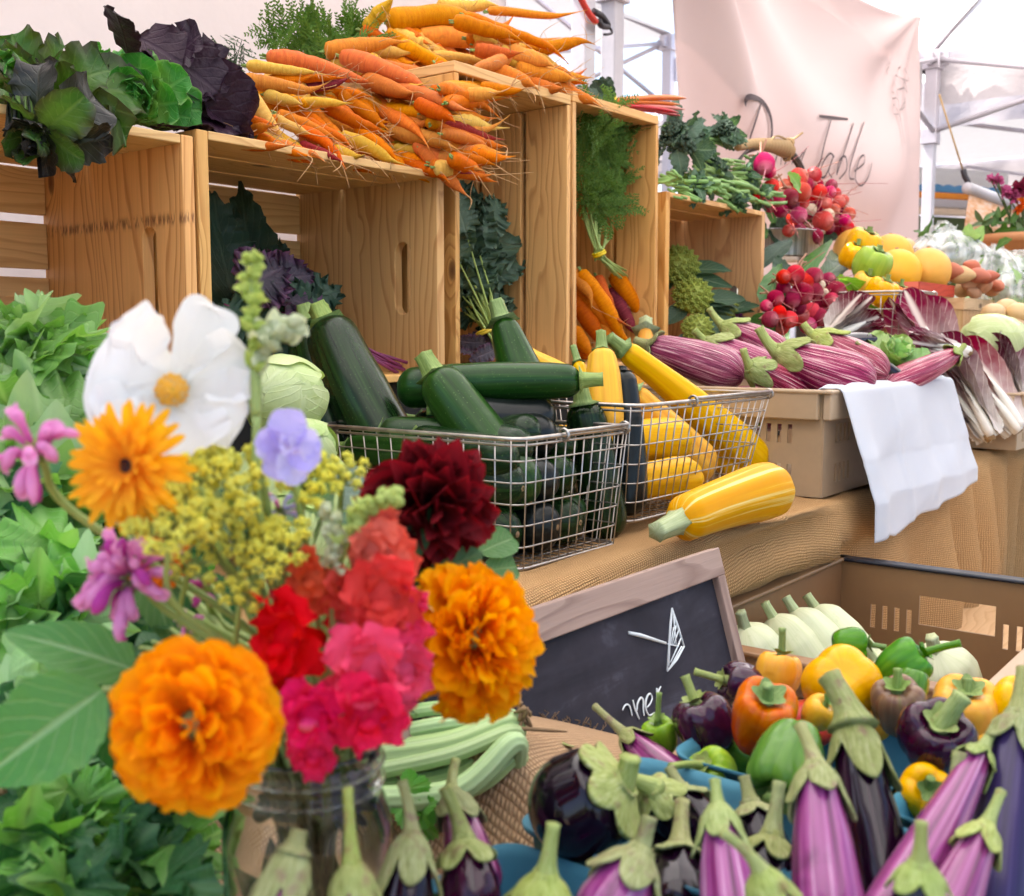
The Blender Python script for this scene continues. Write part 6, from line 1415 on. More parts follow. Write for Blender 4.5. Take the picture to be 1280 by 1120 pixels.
for i, (px, py, d, R, lb) in enumerate(((272, 612, .50, .025, 'broadest yellow umbel right of the calendula'), (208, 650, .455, .018, 'yellow umbel over the lower rim of the calendula'), (345, 682, .50, .016, 'yellow umbel between the lavender flower and the red snapdragon'), (385, 600, .52, .015, 'yellow umbel just under the lavender flower'), (300, 742, .49, .011, 'small yellow umbel above the front marigold'), (238, 700, .50, .014, 'yellow umbel beside the magenta bee balm'), (430, 590, .54, .012, 'yellow umbel next to the dark dahlia'), (300, 665, .51, .017, 'yellow umbel in the middle of the bouquet'), (240, 590, .47, .012, 'yellow umbel touching the white cosmos petal'))):
    umbel(px, py, d, R, lb, 10 + i, 17 if R > .014 else 10)
def delph():
    c, ax, t = flower('larkspur', 358, 562, .475, axv(.1, -.05, 1), 'pale lavender larkspur blossom beside the green bud spike'); rs = np.random.RandomState(2); x = nrm(RT - ax * ax.dot(RT)); y = np.cross(ax, x); y = y if y[2] > 0 else -y; mb = MB()
    for i, (a, L, w) in enumerate(((85, .019, .017), (20, .015, .014), (-20, .016, .015), (-75, .016, .014), (-120, .014, .013), (170, .013, .012), (140, .015, .013))):
        a = math.radians(a); d = math.cos(a) * x + math.sin(a) * y; leaf(mb, c, d + ax * rs.uniform(-.1, .5), ax + rv(rs, .3), L, w * 1.15, 'round', rs.uniform(-.3, .6), .3, .08, 2, 0, 1, 13, 15, i % 2, rs)
    for k in range(3): leaf(mb, c + ax * .004, nrm(rv(rs, .6) + ax * .6), rv(rs), .009, .008, 'round', .8, .4, .12, 2, 0, 1, 9, 9, 1, rs)
    mb.build('petals', [MT['lavender'], MT['pale_lavender']], t); stem_to_jar(c - ax * .003, ax, t)
delph()
def bud_spike(pts, d, label, seed, m='bud_green', rb=.006, n=16, name='bud_spike', clus=5):
    P = spline([at(*q, d) for q in pts], 30); t = empty(name, P[-1], label, 'flower spike', None); rs = np.random.RandomState(seed)
    mb = MB(); mb.tube(P, np.linspace(.0011, .002, 30), 8); mb.build('stalk', MT['plain_stem'], t); mb = MB()
    for i in range(n):
        f = i / n; p = P[int(f * 26)]
        for k in range(clus):
            d_ = nrm(rv(rs) + U_ * .5 + VW * .2); leaf(mb, p + d_ * rb * .2, d_, rv(rs), rb * rs.uniform(.9, 1.5) * (.6 + .7 * f), rb * .8, 'ovate', .3, .5, 0, 3, 0, 1, 7, 8, 0, rs); mb.ball(p + d_ * rb * .45, rb * .34, 8, 6)
    mb.build('buds', MT[m], t); stem_to_jar(P[-1], U_, t, .0018)
bud_spike([(316, 322), (313, 372), (316, 430), (320, 520)], .50, 'tall yellow green bud spike in front of the kale crate', 1, 'bud_green', .0062, 9, clus=5)
bud_spike([(362, 408), (345, 424), (330, 436), (322, 470)], .505, 'pale green bud cluster beside the tall bud spike', 2, 'pale_bud', .0105, 5, clus=7)
bud_spike([(488, 622), (462, 640), (440, 668), (424, 700)], .50, 'green snapdragon buds beside the dark dahlia', 3, 'bud_green', .0085, 7, clus=5)
bud_spike([(412, 640), (418, 672), (420, 700), (416, 740)], .50, 'green snapdragon buds between the umbels', 4, 'pale_bud', .007, 6, clus=5)
def snap(bl, line, label, seed):
    P = spline([at(*q) for q in line], 30); t = empty('snapdragon', P[-1], label, 'flower', 'snapdragon spikes in the bouquet'); rs = np.random.RandomState(seed)
    mb = MB(); mb.tube(P, .0021, 8); mb.build('stalk', MT['plain_stem'], t)
    for (px, py, R, d, m, m2) in bl:
        c = at(px, py, d); R = R * d / F; k = np.argmin(((P - c) ** 2).sum(1)); ax = nrm(c - P[k] + VW * R * .8 + U_ * R * .2); x, y = basis(ax); mb = MB()
        mb.tube(spline([c - ax * R * 1.1, c - ax * R * .4, c + ax * R * .15], 8), np.linspace(.22, .5, 8) * R, 14)
        for a, L, w, tl in ((60, 1.05, 1.15, .5), (120, 1.05, 1.15, .5), (-30, 1.0, 1.0, .7), (-150, 1.0, 1.0, .7), (-90, 1.2, 1.0, .75), (90, .8, .9, .35), (-60, .75, .8, .4), (-120, .75, .8, .4)):
            a = math.radians(a + rs.normal(0, 8)); rd = math.cos(a) * x + math.sin(a) * y
            leaf(mb, c + rd * R * .12 - ax * R * .1, rd * tl + ax * (1 - tl) * 1.1, ax + rv(rs, .15), R * L, R * w * 1.1, 'round', rs.uniform(.4, 1.6), .3, .20, 2.6, 0, 1, 15, 16, 0, rs, rs.normal(0, .4))
        mb.ball(c - y * R * .25 + ax * R * .12, R * .26, 14, 10, 1, (1.3, 1, .8)); leaf(mb, c - y * R * .3 + ax * R * .2, ax * .8 - y * .4, y + ax * .2, R * .55, R * .8, 'round', 1.2, .4, .15, 2, 0, 1, 13, 12, 0, rs)
        mb.build('blossom', [MT[m], MT[m2]], t)
    stem_to_jar(P[-1], U_, t, .0022)
S_ = .50
snap([(356, 800, 58, .49, 'snap_red', 'snap_red'), (392, 722, 36, .50, 'snap_coral', 'snap_coral'), (432, 738, 32, .50, 'snap_coral', 'snap_coral'), (388, 892, 46, .475, 'snap_pink', 'snap_lip'), (392, 942, 30, .472, 'snap_pink', 'snap_pink'), (340, 850, 36, .50, 'snap_red', 'snap_coral'), (368, 760, 34, .51, 'snap_red', 'snap_coral')], [(418, 700, .505), (420, 780, .505), (412, 860, .505), (405, 940, .52)], 'red and pink snapdragon spike next to the front marigold', 8)
snap([(470, 690, 38, .50, 'snap_coral', 'snap_coral'), (478, 745, 52, .495, 'snap_red', 'snap_red'), (502, 772, 40, .50, 'snap_pink', 'snap_pink'), (458, 838, 56, .475, 'snap_pink', 'snap_lip'), (462, 892, 48, .47, 'snap_pink', 'snap_pink'), (440, 770, 38, .505, 'snap_red', 'snap_coral'), (505, 840, 40, .50, 'snap_pink', 'snap_pink'), (495, 700, 30, .51, 'snap_coral', 'snap_coral'), (478, 660, 26, .505, 'snap_coral', 'snap_coral')], [(470, 640, .51), (478, 740, .515), (465, 840, .515), (430, 940, .53)], 'hot pink snapdragon spike beside the sideways marigold', 9)
lump_flower('small_pink_flower', 256, 738, .54, axv(0, .3, 1), .010, 'little deep pink blossom in the gap above the front marigold', 12, ['bee_magenta'], 10)
lump_flower('small_pink_flower', 236, 774, .53, axv(0, .3, 1), .0075, 'tiny pale pink blossom in the gap above the front marigold', 13, ['bee_pink'], 8)
lump_flower('small_pink_flower', 350, 640, .53, axv(0, .3, 1), .011, 'little lilac blossom among the yellow umbels', 14, ['bee_pink', 'pale_lavender'], 12)
rays('zinnia', 200, 700, .53, axv(.1, .4, .8), .017, [(12, 1., 80, .3), (10, .8, 55, .28)], ['fire_petal'], 'fiery orange red bloom half hidden behind the magenta bee balm', (.2, 'seed_dark', .2), 15)
rays('daisy', 428, 1000, .535, axv(.1, .1, 1), .0150, [(13, 1., 70, .36), (10, .7, 45, .3)], ['pale_lavender'], 'pale blue white blossom pressed inside the jar', None, 16)
# leaves and stems standing in the jar
def jar_greens():
    t = empty('foliage_sprig', NECK, 'green leafy sprigs filling the bouquet between the blossoms', 'foliage'); rs = np.random.RandomState(31); mb = MB(); st = MB()
    for i in range(46):
        px, py = rs.uniform(140, 560), rs.uniform(600, 900); d = rs.uniform(.56, .64); p = at(px, py, d); dr = nrm(p - NECK + rv(rs, .02)); leaf(mb, p, dr + rv(rs, .5), TOCAM(p) + U_ * .5 + rv(rs, .4), rs.uniform(.03, .055), rs.uniform(.014, .024), 'ovate', .7, .2, .03, 3, .08, 10, 9, 15, rs.randint(2), rs)
        st.tube(spline([p, (p + NECK) / 2 + rv(rs, .006), NECK + V3(rs.normal(0, .012), rs.normal(0, .012), 0), JB + V3(rs.normal(0, .014), rs.normal(0, .014), .02)], 20), .0013, 6)
    for i in range(12):
        p = JB + V3(rs.normal(0, .018), rs.normal(0, .018), rs.uniform(.03, .12)); leaf(mb, p, nrm(rv(rs) + U_), rv(rs), .045, .016, 'ovate', .4, .2, .02, 3, 0, 1, 9, 13, 1, rs)
    mb.build('leaves', [MT['green_leaf'], MT['celery_dark']], t); st.build('stalks', MT['plain_stem'], t)
jar_greens()
# bundle of pale green stalks lying behind the jar
def stalks():
    rs = np.random.RandomState(8); lab = 'pale green leaf stalk in the bundle lying behind the flower jar'
    specs = [((440, 905), (560, 885), (640, 900), .80, 9), ((440, 930), (560, 905), (640, 905), .79, 10), ((440, 950), (560, 932), (636, 905), .78, 17), ((430, 972), (560, 945), (640, 915), .77, 11), ((440, 1002), (570, 990), (640, 930), .75, 16), ((440, 985), (560, 970), (632, 925), .78, 12), ((450, 1000), (540, 975), (620, 950), .80, 10), ((460, 890), (570, 895), (640, 895), .82, 9), ((470, 1010), (590, 985), (645, 945), .76, 12)]
    t = empty('stalk_bundle', at(540, 960, .78), 'bundle of pale green leaf stalks bent round behind the flower jar', 'stalks')
    for i, (a, b, c, d, w) in enumerate(specs):
        p = spline([at(*a, d), at(*b, d - .005), at(*c, d + .01), at(c[0] + 6, c[1] + 25, d + .02)], 26); r = w * d / F * (1 - .25 * np.linspace(0, 1, 26) ** 2)
        mb = MB(); mb.tube(p, r, 40, shape=lambda th, u: 1 + .09 * np.abs(np.cos(th * 5)) - .3 * np.exp(-((th - 1.57) / .5) ** 2)); mb.build('stalk', MT['stalk_skin'], t)
    mb = MB()
    for i in range(14):
        p = at(648 + rs.normal(0, 6), 900 + rs.normal(0, 18), .79); mb.tube(spline([p, p + rv(rs, .006), p + rv(rs, .012) - U_ * .006], 8), [.0016] * 7 + [.0006], 6)
    mb.build('dry_ends', MT['dry_brown'], t)
    mb = MB()
    for i in range(5):
        p = at(rs.uniform(500, 530), rs.uniform(985, 1030), .74); fan_leaf(mb, p, nrm(rv(rs) + RT), TOCAM(p) + rv(rs, .3), .016, 3, rs=rs)
    mb.build('leaves', MT['celery_leaf'], t)
veg('stalk_skin', [(.3, (.30, .46, .16)), (.6, (.44, .58, .26)), (.8, (.56, .66, .38))], .4, (10, .6, 1.2), .3)
stalks()
# ------------------------------------------------------------------ broccoli, romanesco, radishes and the far end of the table
def florets(mb, c, R, n, rb, rs, mat=0, up=U_, hemi=.2):
    for i in range(n):
        d = rv(rs); d = nrm(d)
        if d.dot(up) < -hemi: d = d - 2 * up * d.dot(up)
        mb.ball(c + d * R * rs.uniform(.82, 1.05), rb * rs.uniform(.7, 1.35), 6, 5, mat)
def broccoli(px, py, Y, R, label, seed, stems=(), nl=4, head='broccoli', group='broccoli bunches on the far crate'):
    rs = np.random.RandomState(seed); c = onY(px, py, Y); t = empty('broccoli', c, label, 'broccoli', group); mb = MB()
    for k in range(7):
        q = c + nrm(rv(rs) + U_ * .6 + VW * .5) * R * .55; florets(mb, q, R * .52, 110, R * .075, rs)
    mb.build('florets', MT[head], t); st = MB()
    for (a, b, w) in stems:
        p, q = onY(*a, Y), onY(*b, Y - .03); st.tube([p, (p + q) / 2 + rv(rs, .003), q], w * 2.4 / F / 2, 10)
    if stems: st.build('stalks', MT['broc_stem'], t)
    lv = MB()
    for i in range(nl * 2):
        d = nrm(rv(rs) - U_ * .2 + VW * .5 + RT * .3); leaf(lv, c + d * R * .3 + rv(rs, R * .25), d, rv(rs) + VW, max(R, .03) * rs.uniform(1., 1.7), max(R, .03) * rs.uniform(.7, 1.1), 'ovate', .8, .15, .14, 5, .14, 10, 13, 19, rs.randint(2), rs)
    lv.build('leaves', [MT['collard'], MT['kale_grey']], t); return t
veg('broc_stem', [(.3, (.13, .24, .06)), (.6, (.24, .38, .12)), (.8, (.40, .50, .22))], .5, (6, 1, 1.2), .3)
def stub_stems(n, x0, x1, y0, y1, rs):
    out = []
    for i in range(n):
        a = (rs.uniform(x0, x1), rs.uniform(y0, y1)); out.append((a, (a[0] + rs.uniform(14, 36), a[1] + rs.uniform(-2, 18)), rs.uniform(3, 6)))
    out += [((p[0] + rs.uniform(-8, 8), p[1] + rs.uniform(-6, 6)), (q[0] + rs.uniform(-8, 8), q[1] + rs.uniform(-6, 6)), w) for (p, q, w) in out]
    return out
rs = np.random.RandomState(40)
broccoli(842, 182, 1.26, .052, 'broccoli with the biggest dark head at the crate corner', 41, stub_stems(10, 822, 850, 215, 232, rs), 7)
broccoli(868, 175, 1.34, .036, 'broccoli with light green stalk ends behind the biggest head', 42, stub_stems(8, 862, 885, 162, 185, rs), 5)
broccoli(905, 172, 1.30, .040, 'broccoli head on top of the pile near the radishes', 43, stub_stems(6, 880, 900, 200, 225, rs), 8)
broccoli(890, 215, 1.22, .034, 'broccoli with leafy stalks lying at the front crate edge', 44, stub_stems(14, 868, 900, 190, 235, rs), 10)
broccoli(928, 222, 1.24, .030, 'broccoli bunch of thin green stalks beside the radishes', 45, stub_stems(16, 900, 938, 195, 240, rs), 10)
broccoli(868, 236, 1.17, .020, 'broccoli stalk bunch hanging over the middle of the crate edge', 47, stub_stems(14, 830, 880, 215, 240, rs), 12)
broccoli(912, 250, 1.17, .020, 'broccoli leaves hanging lowest over the crate edge', 48, stub_stems(8, 895, 925, 225, 250, rs), 12)
broccoli(950, 245, 1.20, .022, 'broccoli sprig drooping over the crate corner', 46, stub_stems(4, 935, 950, 235, 255, rs), 8)
def romanesco(px, py, Y, R, label, seed, head='romanesco', nl=5, group='romanesco heads inside the far crate', lm=('collard', 'kale_grey')):
    rs = np.random.RandomState(seed); c = onY(px, py, Y); t = empty('romanesco', c, label, 'romanesco', group); mb = MB(); ax = nrm(VW * .8 + U_ * .7); x, y = basis(ax)
    for i in range(64):
        f = math.sqrt((i + .5) / 64); a = i * 2.4; po = f * 1.6; dr = (x * math.cos(a) + y * math.sin(a)) * math.sin(po) + ax * math.cos(po); b = c + dr * R * .86; s = R * (.10 + .10 * f)
        for j in range(14):
            h = j / 14; aa = j * 2.4; u, v = basis(dr); mb.ball(b + dr * s * (1.5 - 1.5 * h) + (u * math.cos(aa) + v * math.sin(aa)) * s * h * .9, s * (.18 + .22 * h), 6, 5)
    mb.ball(c, R * .85, 16, 12); mb.build('head', MT[head], t); lv = MB()
    for i in range(nl):
        a = rs.uniform(-2.6, .6); d = nrm(RT * math.cos(a) + U_ * math.sin(a) * .7 + VW * .35); leaf(lv, c + d * R * .5 - ax * R * .2, d, ax + rv(rs, .3), R * rs.uniform(1.5, 2.3), R * rs.uniform(.7, 1.1), 'ovate', rs.uniform(-.3, .4), .3, .04, 4, .05, 8, 11, 17, rs.randint(2), rs)
    if nl: lv.build('leaves', [MT[m] for m in lm], t)
romanesco(846, 335, 1.30, .052, 'yellow green romanesco standing highest by the crate side', 51)
romanesco(866, 372, 1.24, .045, 'yellow green romanesco with broad blue green leaves', 52, nl=7)
romanesco(900, 385, 1.22, .040, 'romanesco half covered by a pale veined leaf', 53, nl=6)
romanesco(872, 412, 1.17, .034, 'small romanesco lying lowest behind the striped eggplants', 54, nl=3)
romanesco(916, 405, 1.20, .030, 'purple cauliflower head beside the crate side', 55, 'purple_cauli', 2)

def radish(c, R, m, label, seed, group, tail=.05, dr=None):
    rs = np.random.RandomState(seed); t = empty('radish', c, label, 'radish', group); d = nrm(dr if dr is not None else rv(rs, .5) + VW * .8 - U_ * .35 + RT * .35); mx = frame(c - d * R, c + d * R)
    mb = MB(); u = np.linspace(0, 1, 30); pr_ = np.where(u < .62, np.sqrt(np.clip(1 - (u / .31 - 1) ** 2, 0, 1)), 0); pr_ = np.maximum(pr_ * (1 + .03 * np.sin(u * 20)), .17 * np.clip(1 - u, 0, 1) ** 1.1 * (u > .45)); pr_[1] = .3; pr_[0] = .12
    w = np.clip((u - .6) / .4, 0, 1); tx, ty = rs.normal(0, .018, 2); z = np.where(u < .62, u / .62 * 2.05 * R, 2.05 * R + (u - .62) / .38 * tail)
    pts = np.stack([tx * w ** 1.3 * tail * 25, ty * w ** 1.3 * tail * 25, z], -1); pts = pts @ mx[:3, :3].T + mx[:3, 3]
    mb.tube(pts, np.maximum(pr_ * R, .0006), 18); mb.build('root', MT[m], t)
    st = MB(); x = mx[:3, 0]
    for k in range(3): st.tube(spline([c - d * R * .95, c - d * R * 1.4 + rv(rs, R * .15), c - d * R * 2.4 + rv(rs, R * .5)], 6), R * .10, 6)
    st.build('stalk_ends', MT['red_leafstalk'], t)
flat('red_leafstalk', (.42, .20, .12), .5)
RN = {'radish_red': 'bright red', 'radish_pink': 'pink', 'radish_dark': 'dark crimson', 'radish_white': 'white', 'radish_salmon': 'salmon'}
UP = [(100, 240, 90, 'pink'), (150, 310, 55, 'pink'), (400, 370, 80, 'salmon'), (540, 345, 65, 'red'), (430, 490, 80, 'red'), (590, 490, 60, 'red'), (680, 490, 50, 'pink'), (695, 430, 48, 'dark'), (220, 550, 65, 'pink'), (330, 535, 68, 'dark'), (440, 580, 56, 'red'), (515, 640, 46, 'white'), (410, 690, 66, 'pink'), (620, 745, 82, 'red'), (665, 690, 50, 'white'), (400, 835, 72, 'dark'), (550, 875, 66, 'dark'), (812, 735, 48, 'pink'), (840, 800, 52, 'red'), (760, 580, 52, 'salmon'), (650, 590, 46, 'salmon'), (170, 440, 62, 'red'), (850, 680, 52, 'salmon'), (725, 640, 44, 'salmon'), (60, 520, 52, 'red'), (480, 430, 60, 'dark'), (290, 440, 60, 'salmon'), (740, 820, 60, 'dark'), (320, 830, 50, 'salmon'), (560, 620, 60, 'dark'), (720, 740, 55, 'dark'), (480, 740, 55, 'dark'), (350, 600, 60, 'dark'), (560, 430, 60, 'dark'), (660, 800, 58, 'dark'), (780, 650, 52, 'dark'), (250, 650, 58, 'dark'), (640, 540, 56, 'dark'), (800, 560, 44, 'salmon'), (470, 900, 50, 'dark'), (360, 720, 56, 'red'), (560, 530, 56, 'red'), (160, 610, 56, 'dark'), (730, 500, 46, 'red')]
for i, (x, y, r, m) in enumerate(UP):
    px, py = 940 + x / 7, 170 + y / 7; Y = 1.20 + (i % 4) * .012 + (.03 if i > 24 else 0); c = onY(px, py, Y); d = np.dot(c - CAM, FW)
    radish(c, r / 7 * d / F * 1.1, 'radish_' + m, RN['radish_' + m] + ' radish in the upper bunch on the metal stand', 300 + i, 'radishes of the upper bunch', .055 + .035 * ((i * 7) % 5) / 4)
LO = [(345, 130, 34, 'red'), (415, 138, 33, 'dark'), (300, 182, 26, 'dark'), (370, 202, 40, 'dark'), (412, 192, 36, 'dark'), (442, 232, 31, 'dark'), (500, 190, 33, 'dark'), (455, 200, 16, 'white'), (236, 250, 23, 'pink'), (322, 300, 31, 'red'), (402, 272, 35, 'red'), (468, 302, 38, 'dark'), (285, 275, 26, 'red'), (392, 322, 31, 'pink'), (350, 252, 34, 'dark'), (250, 300, 30, 'dark'), (500, 265, 30, 'salmon'), (290, 330, 30, 'red'), (440, 170, 18, 'white'), (330, 220, 34, 'dark'), (380, 160, 34, 'red'), (430, 290, 34, 'dark'), (270, 220, 30, 'dark'), (360, 290, 34, 'red'), (480, 230, 30, 'dark'), (300, 140, 26, 'red'), (470, 150, 26, 'dark')]
for i, (x, y, r, m) in enumerate(LO):
    px, py = 880 + x / 3.0275, 300 + y / 3.0275; c = onY(px, py, 1.02 + (i % 3) * .015); d = np.dot(c - CAM, FW)
    radish(c, r / 3.0275 * d / F * 1.08, 'radish_' + m, RN['radish_' + m] + ' radish in the lower bunch under the metal stand', 340 + i, 'radishes of the lower bunch', .06)
def rleaves(specs, label, seed, m, name='radish_leaves', W=.055):
    rs = np.random.RandomState(seed); mb = MB()
    for (a, Ya, b, Yb) in specs: p, q = onY(*a, Ya), onY(*b, Yb); leaf(mb, p, q - p, TOCAM(p) + U_ * .4 + rv(rs, .3), np.linalg.norm(q - p) * 1.1, W * rs.uniform(.8, 1.2), 'obovate', .4, .2, .07, 4, .06, 8, 13, 19, rs.randint(len(m)), rs, rs.normal(0, .3))
    return tag(mb.build(name, [MT[k] for k in m]), label, 'leaves', 'radish leaves by the metal stand')
rleaves([((975, 330), 1.10, (960, 365), 1.06), ((970, 320), 1.12, (980, 345), 1.08), ((960, 350), 1.10, (985, 385), 1.06), ((1040, 300), 1.16, (1010, 335), 1.12), ((990, 300), 1.18, (962, 318), 1.16), ((1000, 400), 1.06, (965, 412), 1.02)], 'dark green radish leaves behind the lower bunch', 61, ['kale', 'green_leaf'])
rleaves([((1015, 360), 1.12, (1060, 318), 1.10), ((1020, 350), 1.12, (1072, 345), 1.10), ((1025, 345), 1.14, (1062, 305), 1.16)], 'light green radish leaves beside the lower bunch', 62, ['collard', 'celery_pale'], W=.06)
rleaves([((1050, 350), 1.02, (1108, 385), .99), ((1048, 345), 1.02, (1092, 368), 1.0)], 'bright yellow green leaf beside the pepper basket', 63, ['bright_leaf'], W=.06)
rleaves([((950 + 9 * i, 260 + (i * 37) % 50), 1.28, (935 + 13 * i, 225 + (i * 53) % 90), 1.25) for i in range(9)], 'dark green leaves behind the upper radish bunch', 65, ['kale', 'green_leaf'])
rleaves([((985, 215), 1.18, (1003, 235), 1.16)], 'bright green leaf among the upper radishes', 64, ['bright_leaf'], W=.05)
def stand():
    C = onY(962, 300, 1.34); t = empty('metal_stand', V3(C[0], C[1], TIER), 'two tier galvanised metal stand with twine wrapped handle carrying radishes', 'stand'); C = V3(C[0], C[1], 0)
    zt = onY(985, 283, 1.22)[2]; zb = onY(985, 319, 1.22)[2]; R = .145
    n = 72; th = (np.arange(n) * 2 * np.pi / n)[None]; rf = 1 + .012 * np.abs(np.sin(th * 36))
    pr_ = [(.01, zb + .003), (R * .97, zb + .003), (R, zb), (R * 1.0, zb + .006), (R * 1.02, zt - .006), (R * 1.05, zt - .003), (R * 1.05, zt), (R * 1.0, zt - .001), (R * .985, zb + .008), (.01, zb + .006)]
    Gd = np.array([[V3(r * k * math.cos(a), r * k * math.sin(a), z) for a, k in zip(th[0], rf[0])] for r, z in pr_]) + C
    MB().grid(Gd, True).build('upper_tray', MT['galvanised'], t)
    pr2 = [(.01, TIER + .02), (R * 1.3, TIER + .02), (R * 1.36, TIER + .06), (R * 1.34, TIER + .06), (R * 1.28, TIER + .024), (.01, TIER + .024)]
    MB().grid(np.array([[V3(r * math.cos(a), r * math.sin(a), z) for a in th[0]] for r, z in pr2]) + C, True).build('lower_tray', MT['galvanised'], t)
    mb = MB(); mb.box(C + V3(.10, -.06, (TIER + .02 + zb) / 2), (.035, .006, zb - TIER - .02), np.array(Matrix.Rotation(-.6, 3, 'Z'))); mb.box(C + V3(-.10, .06, (TIER + .02 + zb) / 2), (.035, .006, zb - TIER - .02)); mb.build('upright', MT['bucket_strap'], t, smooth=False)
    A = [onY(*q, 1.30) for q in ((918, 232), (922, 205), (934, 190), (955, 184), (975, 186), (992, 196), (1003, 216), (1008, 240))]
    P = spline(A, 40); T = np.gradient(P, axis=0); mb = MB(); mb.grid(np.stack([P - FH * .018, P - FH * .018 + U_ * 0 + np.cross(nrm(RT), FH) * .004, P + FH * .018, P + FH * .018 - np.cross(nrm(RT), FH) * .004], 1)); ob = mb.build('handle_strap', MT['bucket_strap'], t); so = ob.modifiers.new('thick', 'SOLIDIFY'); so.thickness = .004
    mb = MB(); Q = spline([onY(*q, 1.29) for q in ((922, 184), (940, 180), (958, 181), (975, 184), (988, 189))], 60); r = np.interp(np.linspace(0, 1, 60), [0, .3, .6, .85, 1], [.010, .014, .019, .024, .017]) * (1 + .06 * np.sin(np.arange(60) * 2.1)); mb.tube(Q, r, 14)
    for k in range(4):
        th2 = np.linspace(0, 6.283, 18); c = onY(984 + k, 187, 1.29); mb.tube(np.array([c + U_ * .030 * math.sin(a) + FH * .026 * math.cos(a) + RT * .006 * math.sin(a * 2 + k) for a in th2]), .003, 6, cap=False)
    mb.tube(spline([onY(*q, 1.28) for q in ((984, 178), (992, 174), (1003, 166))], 10), .003, 6); mb.tube(spline([onY(*q, 1.28) for q in ((962, 178), (970, 170), (982, 174), (986, 182))], 14), .0028, 6); mb.build('twine_wrap', MT['twine'], t)
stand()
def radicchio(a, b, W, label, seed, n=7, m='radicchio', da=0, kind='spatula', spread=.2):
    p, q = np.asarray(a), np.asarray(b); rs = np.random.RandomState(seed); d = nrm(q - p); L = np.linalg.norm(q - p); t = empty('radicchio', p, label, 'radicchio', 'red radicchio heads on the table'); mb = MB()
    x = nrm(np.cross(d, TOCAM(p))); z = np.cross(x, d)
    for i in range(n):
        f = (i - (n - 1) / 2) / n; up = TOCAM(p) * (1 if i % 2 else .6) + x * f * 2 + rv(rs, .15)
        leaf(mb, p + x * f * W * .5 - z * rs.uniform(0, .012), nrm(d + x * f * spread + rv(rs, .04)), up, L * rs.uniform(.85, 1.03), W * rs.uniform(.75, 1.0), kind, rs.uniform(-.1, .25), .42, .05, 4, 0, 1, 15, 24, 0, rs, rs.normal(0, .25))
    mb.build('leaves', MT[m], t); g = MB(); g.tube([p - d * .006, p + d * .002, p + d * .012], [.009, .0125, .012], 12); g.build('root_end', MT['dry_brown'], t)
    g = MB()
    for i in range(5): o = rv(rs, W * .10); g.tube(spline([p + o * .4, p + d * L * .22 + o, p + d * L * .5 + o * 1.2], 10), np.array([.011, .012, .012, .011, .010, .009, .008, .006, .004, .002]), 10)
    g.build('white_stalks', MT['white_rib'], t)
radicchio(ZP(1186, 462, 2.50), ZP(1126, 366, 2.55), .105, 'upright radicchio with white rib standing highest behind the towel', 71, 4, 'radicchio_red', kind='obovate', spread=.1)
radicchio(ZP(1238, 548, 2.33), ZP(1160, 424, 2.38), .10, 'long radicchio with white stalks hanging past the towel edge', 72, 7)
radicchio(ZP(1272, 538, 2.42), ZP(1184, 430, 2.46), .10, 'radicchio beside the hanging one with crimson inner leaves', 73, 7, 'radicchio_red')
radicchio(ZP(1274, 520, 2.52), ZP(1232, 420, 2.55), .10, 'radicchio with crinkled dark leaves nearest the end crate', 74, 7)
radicchio(ZP(1248, 528, 2.40), ZP(1188, 520, 2.34), .040, 'pale radicchio stalk end lying under the others', 75, 4)
radicchio(ZP(1040, 422, 2.36), ZP(1104, 390, 2.36), .085, 'squat round radicchio in front of the pepper basket', 76, 9, 'radicchio', kind='round', spread=.8)
radicchio(ZP(1210, 440, 2.36), ZP(1130, 425, 2.30), .045, 'small radicchio with long white rib lying behind the towel', 77, 5)
# pale frilled head in the tan crate
lettuce(ZP(1115, 448, 2.08), axv(.2, .7, .6), .085, 20, ['cabbage', 'cabbage_in', 'celery_pale'], 'pale green frilly lettuce between the dark and the pink eggplant', 81, 100, 1.0, .10)
# far wire basket with peppers
wire_basket(2.58, 2.86, .86, 1.10, Z0 - .06, Z0 + .105, 'small wire basket of yellow peppers behind the radicchio', nx=9, ny=8, nz=4, taper=.01)
GPF = 'peppers in the far wire basket'
for i, (px, py, d, r, m, lb) in enumerate(((1090, 332, 2.78, 25, 'pepper_lime', 'light green pepper on top of the far wire basket'), (1078, 308, 2.9, 24, 'pepper_yellow', 'yellow pepper behind the light green one'), (1102, 366, 2.70, 20, 'pepper_yellow', 'yellow pepper inside the wire at its near corner'), (1080, 358, 2.75, 19, 'pepper_yellow', 'yellow pepper inside the wire beside the bright leaf'), (1120, 370, 2.76, 17, 'pepper_orange', 'orange pepper inside the wire'), (1066, 320, 2.86, 18, 'pepper_yellow', 'yellow pepper nearest the radishes'))):
    pepper(ZP(px, py, d), r * d / F, r * d / F * 1.9, axv(.3, .8, .3), m, lb, 4, 90 + i, group=GPF)
